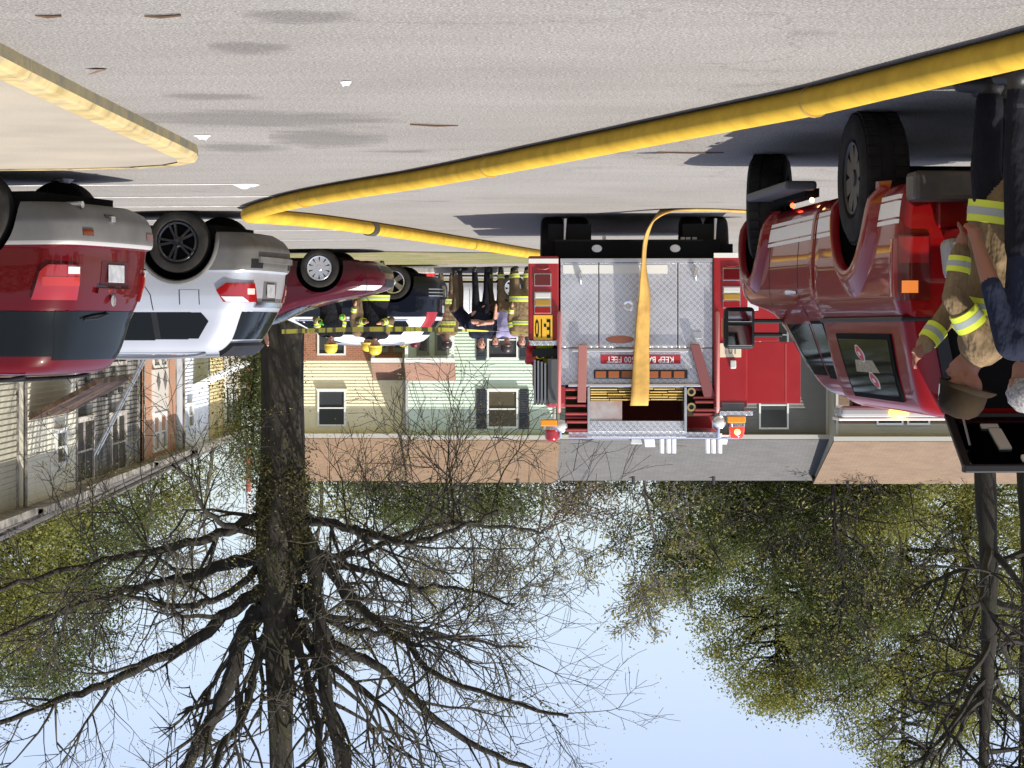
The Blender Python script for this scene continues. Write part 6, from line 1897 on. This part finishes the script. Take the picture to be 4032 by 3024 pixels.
window(h, 4.5, 5.6, 3.6, 4.9); window(h, 4.5, 5.6, 0.8, 2.3)

# ladder leaning on the blackened house
lf, lt_ = Vector((8.75, 61.7, 0.0)), Vector((11.24, 62.0, 4.75))
lad = thing('ladder', 'grey extension ladder leaning on the smoke blackened house', 'ladder', lf)
ld = (lt_ - lf)
sdv = Vector((0, 1, 0)) * 0.22
for s_ in (-1, 1):
    MB().bar(sdv * s_, sdv * s_ + ld, 0.09, 0.05).build('rail', ALU, lad)
for k in range(1, 17):
    p = ld * (k / 17)
    MB().bar(p - sdv, p + sdv, 0.035, 0.035).build('rung', ALU, lad)

# red and white mast far behind
ms = MB()
base = Vector((xat(978, 150), 150.0, 0))
mast = thing('radio_mast', 'red and white striped mast rising behind the yellow townhouse', 'mast', base)
for k in range(5):
    MB().tube([(0, 0, k * 3.0 + 0.0), (0, 0, k * 3.0 + 3.0)], 0.17, 10).build('section', mat('mast_red', (.42, .10, .07), .6) if (k % 2 == 1) else mat('mast_white', (.75, .74, .74), .6), mast)
# ================================================================ trees
BARK = mat_bark('mossy_bark', (0.013, 0.011, 0.008), (0.055, 0.045, 0.034), (0.042, 0.042, 0.018))
BARK_D = mat_bark('dark_bark', (0.010, 0.008, 0.006), (0.028, 0.023, 0.018), (0.026, 0.026, 0.013))
BARK_G = mat_bark('grey_bark', (0.075, 0.065, 0.055), (0.15, 0.135, 0.115), (0.10, 0.095, 0.06))
BUD = mat_leaf('yellow_green_buds', [(0.20, 0.19, 0.045), (0.26, 0.24, 0.06), (0.14, 0.15, 0.035)])
IVY = mat_leaf('olive_moss', [(0.045, 0.045, 0.015), (0.09, 0.085, 0.025), (0.15, 0.135, 0.035)])
PINE = mat_leaf('pine_green', [(0.036, 0.054, 0.015), (0.085, 0.108, 0.026), (0.15, 0.165, 0.038)])
OLIVE = mat_leaf('spring_olive', [(0.10, 0.108, 0.022), (0.185, 0.19, 0.038), (0.27, 0.255, 0.055)])
BROWN = mat_leaf('budding_brown', [(0.12, 0.085, 0.05), (0.17, 0.12, 0.08), (0.13, 0.13, 0.05)])

def rvec(g):
    v = Vector((g.gauss(0, 1), g.gauss(0, 1), g.gauss(0, 1)))
    return v.normalized()
def limb(mb, pts, r0, r1, n=7):
    k = len(pts)
    mb.tube(pts, [r0 + (r1 - r0) * (i / (k - 1)) ** 0.8 for i in range(k)], n, 0, False)
def twigs(mb, p, d, L, r, depth, g, tips, up=0.15, kids=(3, 5), spread=0.75, minr=0.006):
    """recursive side branch"""
    seg = max(3, int(L / 0.35)) if depth > 0 else 3
    seg = min(seg, 7)
    pts = [Vector(p)]
    q = d.normalized()
    for i in range(seg):
        q = (q + rvec(g) * 0.22 + Vector((0, 0, up * 0.3))).normalized()
        pts.append(pts[-1] + q * L / seg)
    mb.tube(pts, [max(minr, r * (1 - 0.75 * i / seg)) for i in range(seg + 1)], 5 if r > 0.03 else 3, 0, False)
    tips.append((pts[-1], q))
    if depth <= 0: return
    for k in range(g.randint(*kids)):
        t = g.uniform(0.25, 1.0)
        i = min(seg - 1, int(t * seg))
        base = pts[i].lerp(pts[i + 1], t * seg - i)
        ax = (pts[i + 1] - pts[i]).normalized()
        sd = (rvec(g) - ax * 0.0)
        sd = (sd - ax * sd.dot(ax)).normalized()
        nd = (ax * (1 - spread * 0.45) + sd * spread + Vector((0, 0, up))).normalized()
        twigs(mb, base, nd, L * g.uniform(0.42, 0.72), max(minr, r * 0.55), depth - 1, g, tips, up, kids, spread, minr)

def leaf_quads(cent, size, g, jit=0.35, flat=0.0):
    """numpy: one bent leaf-like quad per centre"""
    n = len(cent)
    nrm = g.normal(size=(n, 3)); nrm[:, 2] += flat * 2 * np.sign(g.normal(size=n))
    nrm /= np.linalg.norm(nrm, axis=1)[:, None]
    t = g.normal(size=(n, 3)); t -= nrm * (t * nrm).sum(1)[:, None]
    t /= np.linalg.norm(t, axis=1)[:, None] + 1e-9
    b = np.cross(nrm, t)
    s = size * (1 + jit * g.uniform(-1, 1, n))[:, None]
    v = np.empty((n, 4, 3))
    v[:, 0] = cent - t * s
    v[:, 1] = cent - b * s * 0.45 + t * s * 0.1 + nrm * s * 0.15
    v[:, 2] = cent + t * s
    v[:, 3] = cent + b * s * 0.45 + t * s * 0.1 + nrm * s * 0.15
    return v.reshape(-1, 3)
def clumps(points, per, spread, g, squash=0.7):
    P = np.array([tuple(p) for p in points])
    out = np.repeat(P, per, axis=0)
    d = g.normal(size=out.shape) * spread
    d[:, 2] *= squash
    return out + d

# --- the big bare tree behind the parked cars
TY = 53.5
tx = at(1112, 0, TY).x
big = thing('bare_tree', 'huge mossy tree with wide fanning bare limbs behind the maroon saloon', 'tree', (0, 0, 0))
g = random.Random(21)
tb = MB()
trunk = [(1112, 1000), (1112, 1300), (1114, 1600), (1116, 1850), (1112, 1960), (1105, 2060), (1100, 2200), (1100, 2450), (1102, 2750), (1105, 3060), (1108, 3500), (1112, 4000)]
tw = [0.62, 0.50, 0.485, 0.50, 0.56, 0.58, 0.52, 0.36, 0.30, 0.25, 0.18, 0.08]
P = [at(x, y, TY) for x, y in trunk]
P[0].z = -0.05
tp_, tr_ = smooth_path(P, 4), list(np.interp(np.arange((len(P) - 1) * 4 + 1) / 4, range(len(P)), tw))
n = 26
b0 = len(tb.v)
for i, p in enumerate(tp_):
    for k in range(n):
        a = 2 * math.pi * k / n
        rr_ = tr_[i] * (1 + 0.07 * math.sin(a * 5 + i * .15) + 0.05 * math.sin(a * 9 - i * .3) + (0.22 * max(0, 1 - p.z / 0.9) * (0.5 + 0.5 * math.sin(a * 4))))
        tb.v.append((p.x + math.cos(a) * rr_, p.y + math.sin(a) * rr_, p.z))
for i in range(len(tp_) - 1):
    for k in range(n):
        k2 = (k + 1) % n
        tb.f.append((b0 + i * n + k, b0 + i * n + k2, b0 + (i + 1) * n + k2, b0 + (i + 1) * n + k)); tb.m.append(0)
tb.build('trunk', BARK, big, smooth=70)
q2 = 0.9114
def lp(lst, dy): return [at(x * q2, 1800 + y * q2, TY + d) for (x, y), d in zip(lst, np.linspace(0, dy, len(lst)))]
limbs = [([(1190, 250), (1080, 265), (950, 330), (700, 400), (450, 450), (200, 510), (-60, 580)], -1.5, .20, .05),
         ([(1150, 420), (1020, 450), (850, 505), (600, 560), (300, 650), (0, 780)], 2.0, .24, .05),
         ([(1130, 580), (1030, 640), (850, 780), (620, 900), (400, 1000), (150, 1090), (-80, 1170)], -2.0, .24, .06),
         ([(1150, 640), (1060, 740), (980, 1000), (870, 1220), (800, 1343), (700, 1560)], 1.5, .30, .13),
         ([(1180, 700), (1100, 900), (1060, 1100), (960, 1260), (900, 1500)], -2.5, .17, .07),
         ([(1290, 300), (1350, 460), (1385, 800), (1420, 1100), (1500, 1343), (1560, 1600)], -1.2, .28, .10),
         ([(1300, 560), (1400, 760), (1470, 830), (1650, 920), (1900, 1150), (2200, 1310), (2420, 1400)], 1.0, .24, .05),
         ([(1310, 330), (1500, 600), (1640, 730), (1750, 800), (1880, 940), (2200, 1055), (2450, 1120)], -3.0, .18, .04),
         ([(1310, 270), (1450, 290), (1600, 335), (1780, 370), (2000, 300), (2150, 240)], -3.5, .15, .04),
         ([(1310, 400), (1450, 430), (1600, 400), (1900, 290), (2150, 300), (2350, 330)], 3.0, .13, .04),
         ([(1290, 700), (1380, 900), (1440, 1150), (1480, 1400), (1490, 1700)], 2.0, .22, .10),
         ([(1240, 650), (1290, 800), (1350, 1050), (1390, 1300), (1400, 1600)], -2.2, .17, .07),
         ([(1120, 480), (960, 600), (760, 640), (520, 600), (330, 640)], -3.2, .13, .03),
         ([(1300, 480), (1560, 480), (1760, 560), (1960, 560), (2230, 640)], -1.5, .13, .03),
         ([(1150, 330), (1000, 300), (880, 220), (820, 100), (740, 30)], -2.6, .12, .03),
         ([(1300, 620), (1500, 740), (1700, 760), (1950, 780), (2260, 830)], 1.8, .15, .03)]
bb, tw_, tips, along = MB(), MB(), [], []
for pts, dy, r0, r1 in limbs:
    r0, r1 = r0 * .82, r1 * .85
    L_ = smooth_path(lp(pts, dy), 5)
    L_ = [p + rvec(g) * 0.05 for p in L_]
    limb(bb, L_, r0, r1, 8)
    tot = sum((L_[i + 1] - L_[i]).length for i in range(len(L_) - 1))
    for k in range(int(tot * 1.7)):
        t = 1 - 0.9 * g.random() ** 1.35
        i = min(len(L_) - 2, int(t * (len(L_) - 1)))
        ax = (L_[i + 1] - L_[i]).normalized()
        sd = rvec(g); sd = (sd - ax * sd.dot(ax)).normalized()
        d = (ax * 0.65 + sd * 0.75 + Vector((0, 0, g.choice([0.35, 0.25, -0.25, 0.1])))).normalized()
        twigs(tw_, L_[i], d, g.uniform(1.3, 3.4) * (1.25 - 0.45 * t), max(.018, (r0 + (r1 - r0) * t) * 0.42), 2, g, tips, up=g.choice([0.12, 0.2, -0.12]), kids=(3, 5))
    along += [(p, r0) for p in L_[::1]]
# drooping sprays in front of the roofs
for (x, y), L0 in [((1900, 300), 2.6), ((2000, 290), 2.6), ((1640, 350), 2.2), ((1500, 310), 2.0), ((2120, 260), 2.4), ((1760, 370), 2.2), ((420, 440), 1.8), ((880, 230), 2.0), ((640, 380), 2.0), ((1960, 300), 2.4)]:
    p = at(x * q2, 1800 + y * q2, TY - 2 + g.uniform(-1, 1))
    for k in range(3):
        d = Vector((g.uniform(-.8, .8), g.uniform(-.5, .5), g.uniform(-1.0, -.3)))
        twigs(tw_, p, d, L0 * g.uniform(.6, 1.1), 0.028, 3, g, tips, up=-0.08, kids=(2, 4), spread=0.7)
bb.build('limbs', BARK_D, big, smooth=60)
tw_.build('twigs', mat_bark('twig_bark', (0.020, 0.017, 0.013), (0.045, 0.037, 0.029), (0.05, 0.048, 0.023)), big, smooth=60)['kind'] = 'stuff'
ng = np.random.default_rng(5)
mp_ = [p + rvec(g) * r * 1.0 for p, r in along for _ in range(2) if r > .1 and g.random() < 0.5]
mp_ += [p + Vector((g.uniform(-.6, .6), g.uniform(-.6, .1), g.uniform(-.3, .3))) for p in tp_[11:27] for _ in range(34)]
fast_mesh('moss', leaf_quads(clumps(mp_, 14, 0.12, ng), 0.042, ng), 4, IVY, big, 'stuff')
tipp = [p for p, d in tips if g.random() < 0.4]
fast_mesh('buds', leaf_quads(clumps(tipp, 6, 0.16, ng), 0.024, ng), 4, BUD, big, 'stuff')

# --- leafy and needled trees behind the houses
def crown_tree(label, x, Y, H, z0, rx, leaf, n_cl, per, size, seed, bark=BARK_D, spread=0.55, squash=0.6, shape='round', name='tree', lean=0.0, r0=None, ry=None):
    g = random.Random(seed); ng = np.random.default_rng(seed)
    t = thing(name, label, 'tree', (x, Y, 0))
    r0 = r0 or H * 0.018
    tb = MB()
    tp = [Vector((lean * (i / 8) ** 2 + g.uniform(-.1, .1), g.uniform(-.1, .1), H * 0.96 * i / 8)) for i in range(9)]
    tb.tube(tp, [max(.04, r0 * (1 - .85 * i / 8)) for i in range(9)], 9, 0, False)
    tb.build('trunk', bark, t, smooth=60)
    lb, cl, tips = MB(), [], []
    for k in range(n_cl):
        u = g.random()
        z = z0 + (H - z0) * u
        if shape == 'round': w = math.sqrt(max(0.02, 1 - (2 * u - 0.9) ** 2 / 1.25))
        elif shape == 'cone': w = 1.05 - u
        else: w = 0.55 + 0.45 * math.sin(math.pi * min(1, u * 1.1))
        a = g.uniform(0, 2 * math.pi)
        rad = rx * w * math.sqrt(g.uniform(0.12, 1.0)) * g.uniform(.75, 1.15)
        c = Vector((math.cos(a) * rad + lean * (z / H) ** 2, math.sin(a) * rad * (ry or 1), z + g.uniform(-.3, .3)))
        cl.append(c)
        if k % 2 == 0:
            s_ = Vector((lean * (z / H) ** 2, 0, max(z0 * .7, z - rad * g.uniform(.2, .7))))
            m_ = s_.lerp(c, .5) + Vector((0, 0, -.12 * rad)) + rvec(g) * .2
            lb.tube([s_, m_, c], [max(.03, r0 * .28), max(.025, r0 * .16), .015], 4, 0, False)
    lb.build('limbs', bark, t)['kind'] = 'stuff'
    fast_mesh('crown', leaf_quads(clumps(cl, per, spread, ng, squash), size, ng, flat=.45), 4, leaf, t, 'stuff')
    return t
def px_tree(label, px, Y, ytop, z0, rx, *a, **k):
    u, _ = uv(px, 0)
    return crown_tree(label, (u - 512) * Y / F_PX, Y, at(0, ytop, Y).z, z0, rx, *a, **k)
GT = 'trees beyond the roofs'
specs = [  # label, px, Y, top row, z0, rx, leaf, clumps, per, size, seed, shape
    ('tall loose pine rising over the grey roof left of the gap of sky', 2720, 108, 2330, 4, 3.4, PINE, 120, 95, .17, 31, 'col'),
    ('broad olive tree towering behind the grey townhouse', 3060, 112, 2790, 5, 5.2, OLIVE, 230, 95, .17, 32, 'round'),
    ('dense pine behind the join of grey and salmon roofs', 3330, 104, 2640, 4, 4.2, PINE, 170, 95, .17, 33, 'round'),
    ('yellow green tree crowded between two pines', 3180, 118, 2560, 4, 5.0, OLIVE, 170, 90, .17, 34, 'round'),
    ('high olive tree over the salmon roof', 3560, 110, 3080, 5, 5.4, OLIVE, 230, 90, .17, 35, 'round'),
    ('dark evergreen at the end of the salmon roof', 3800, 112, 2900, 4, 4.8, OLIVE, 190, 90, .17, 36, 'round'),
    ('low pine just over the grey ridge', 2900, 101, 2160, 3, 3.0, PINE, 90, 90, .16, 37, 'round'),
    ('low olive bush tree over the salmon ridge', 3480, 102, 2130, 3, 3.6, OLIVE, 100, 90, .16, 38, 'round'),
    ('leaning evergreen behind the pickup hatch', 4020, 118, 2600, 4, 4.2, PINE, 120, 90, .17, 52, 'round'),
    ('brownish budding tree over the mint roof', 2280, 112, 2040, 3, 2.8, BROWN, 70, 90, .16, 39, 'round'),
    ('dark green shrub tree over the mint ridge', 1960, 106, 2030, 3, 3.2, PINE, 110, 90, .16, 40, 'round'),
    ('green brown tree over the cream ridge', 1600, 110, 2060, 3, 3.4, PINE, 130, 85, .16, 41, 'round'),
    ('small brown budding tree between mint and cream ridges', 1760, 116, 2060, 3, 3.4, BROWN, 90, 90, .16, 42, 'round'),
    ('olive tree behind the big bare trunk', 1330, 114, 2040, 3, 3.0, OLIVE, 60, 85, .16, 43, 'round'),
    ('dark cedar beside the big bare trunk', 995, 74, 1880, .5, .85, PINE, 70, 95, .10, 44, 'cone'),
    ('tall evergreen rising over the burnt row', 120, 84, 2730, 5, 4.2, PINE, 190, 95, .15, 45, 'round'),
    ('lower evergreen beside the burnt row roof', 330, 98, 2400, 4, 3.2, PINE, 130, 90, .15, 46, 'round'),
    ('olive evergreen over the near end of the burnt row', -60, 72, 2560, 4, 3.4, OLIVE, 130, 90, .14, 47, 'round'),
    ('thin evergreen behind the yellow townhouse', 640, 112, 2080, 4, 2.2, OLIVE, 50, 80, .15, 48, 'round'),
]
for lab, px, Y, yt, z0, rx, lf_, nc, per, sz, seed, shp in specs:
    t = px_tree(lab, px, Y, yt, z0, rx, lf_, int(nc * 1.15), int(per * 2.4), sz * .48, seed, shape=shp, spread=.52, name='pine_tree' if lf_ is PINE else 'leafy_tree')
    t['group'] = GT

# --- bare trees
def bare_tree(label, px, Y, H, r0, seed, lean=0.0, dens=1.0, bark=BARK_D, z0=3.0, spread=0.8, reach=0.34, buds=0.3, leaf=BUD, depth=3, wob=0.25):
    g = random.Random(seed); ng = np.random.default_rng(seed)
    x = (uv(px, 0)[0] - 512) * Y / F_PX
    t = thing('bare_tree', label, 'tree', (x, Y, 0))
    tb = MB(); k = 14
    tp = [Vector((lean * (i / k) + wob * math.sin(i * .9 + seed), .2 * math.sin(i * .7), H * i / k)) for i in range(k + 1)]
    tb.tube(smooth_path(tp, 2), [max(.03, r0 * (1 - .88 * i / (2 * k)) * (1 + .06 * math.sin(i * 2.1))) for i in range(2 * k + 1)], 12, 0, False)
    tb.build('trunk', bark, t, smooth=60)
    bb, tips = MB(), []
    for q in range(int(15 * dens)):
        z = z0 + (H * .95 - z0) * g.random()
        i = min(k - 1, int(z / H * k))
        base = tp[i].lerp(tp[i + 1], z / H * k - i)
        a = g.uniform(0, 2 * math.pi)
        d = Vector((math.cos(a), math.sin(a), g.uniform(.05, .9)))
        twigs(bb, base, d, H * reach * (1.15 - .75 * z / H) * g.uniform(.7, 1.2), r0 * (.42 - .25 * z / H), depth, g, tips, up=.06, kids=(3, 5), spread=spread, minr=0.008 * Y / 55)
    bb.build('limbs', bark, t)
    pp = [p for p, d in tips if g.random() < buds]
    if pp: fast_mesh('buds', leaf_quads(clumps(pp, 5, .20, ng), .05 * Y / 60, ng), 4, leaf, t, 'stuff')
    return t
bare_tree('dark upright bare tree rising behind the pickup hatch', 3885, 70, 19, .46, 61, lean=0.0, dens=1.1, z0=7.0, spread=.85, reach=.24, wob=.05, buds=.05)
bare_tree('second dark bare trunk beside the dark upright tree', 4040, 74, 19, .42, 62, dens=.9, z0=8.0, wob=.05, reach=.26, buds=.05)
bare_tree('slim bare tree over the grey ridge', 2560, 100, 13, .16, 63, dens=1.2, bark=BARK_G, z0=4, buds=.4)
bare_tree('slim bare tree over the salmon roof', 3300, 98, 16, .20, 64, dens=1.3, z0=5)
bare_tree('grey twiggy tree behind the mint roof', 2120, 116, 14, .18, 65, dens=1.0, bark=BARK_G, z0=4, buds=.15)
bare_tree('grey twiggy tree behind the cream roof', 1500, 120, 17, .2, 66, dens=1.1, bark=BARK_G, z0=4, buds=.15)
bare_tree('grey twiggy tree behind the fork of the big tree', 1250, 124, 19, .2, 67, dens=1.1, bark=BARK_G, z0=4, buds=.15)
bare_tree('grey twiggy tree beside the striped mast', 820, 126, 17, .2, 68, dens=.8, bark=BARK_G, z0=5, buds=.1)
bare_tree('grey twiggy tree behind the burnt row', 560, 116, 17, .2, 69, dens=.9, bark=BARK_G, z0=5, buds=.15)
bare_tree('budding grey tree over the brown trees', 1850, 126, 18, .2, 70, dens=1.0, bark=BARK_G, z0=5, buds=.2)

# --- far woods closing the view, too thick to count
ng = np.random.default_rng(77)
N_ = 52000
cx = ng.uniform(-62, 80, N_); cy = ng.uniform(128, 150, N_)
hh = 5.0 + 1.6 * np.sin(cx * .21) + 1.3 * np.sin(cx * .55 + 1) + 0.8 * np.sin(cx * 1.3)
cz = hh * ng.random(N_) ** 0.8
fw_ = fast_mesh('woods', leaf_quads(np.stack([cx, cy, cz], 1), .30, ng), 4, mat_leaf('far_woods', [(0.05, 0.055, 0.02), (0.10, 0.095, 0.045), (0.13, 0.10, 0.065)]), None, 'stuff')
tag(fw_, 'far brown green woods closing the view behind the townhouses', 'woods')

# unseen woods added round the lot, behind and beside the camera, to darken car reflections
N_ = 46000
ang = ng.uniform(R(35), R(325), N_)
ang = np.where(ang < R(180), ang, ang)
rad = ng.uniform(62, 84, N_)
cx = np.sin(ang) * rad; cy = np.cos(ang) * rad + 10
hh = 11 + 3.0 * np.sin(ang * 9) + 2.0 * np.sin(ang * 23 + 1)
cz = hh * ng.random(N_) ** 0.85
keep = ~((cy > 35) & (np.abs(cx) < 62))
cen_ = np.stack([cx, cy, cz], 1)[keep]
fw_ = fast_mesh('woods', leaf_quads(cen_, .55, ng), 4, bpy.data.materials['far_woods'], None, 'stuff')
tag(fw_, 'unseen woods added round the other sides of the lot to darken reflections', 'woods')
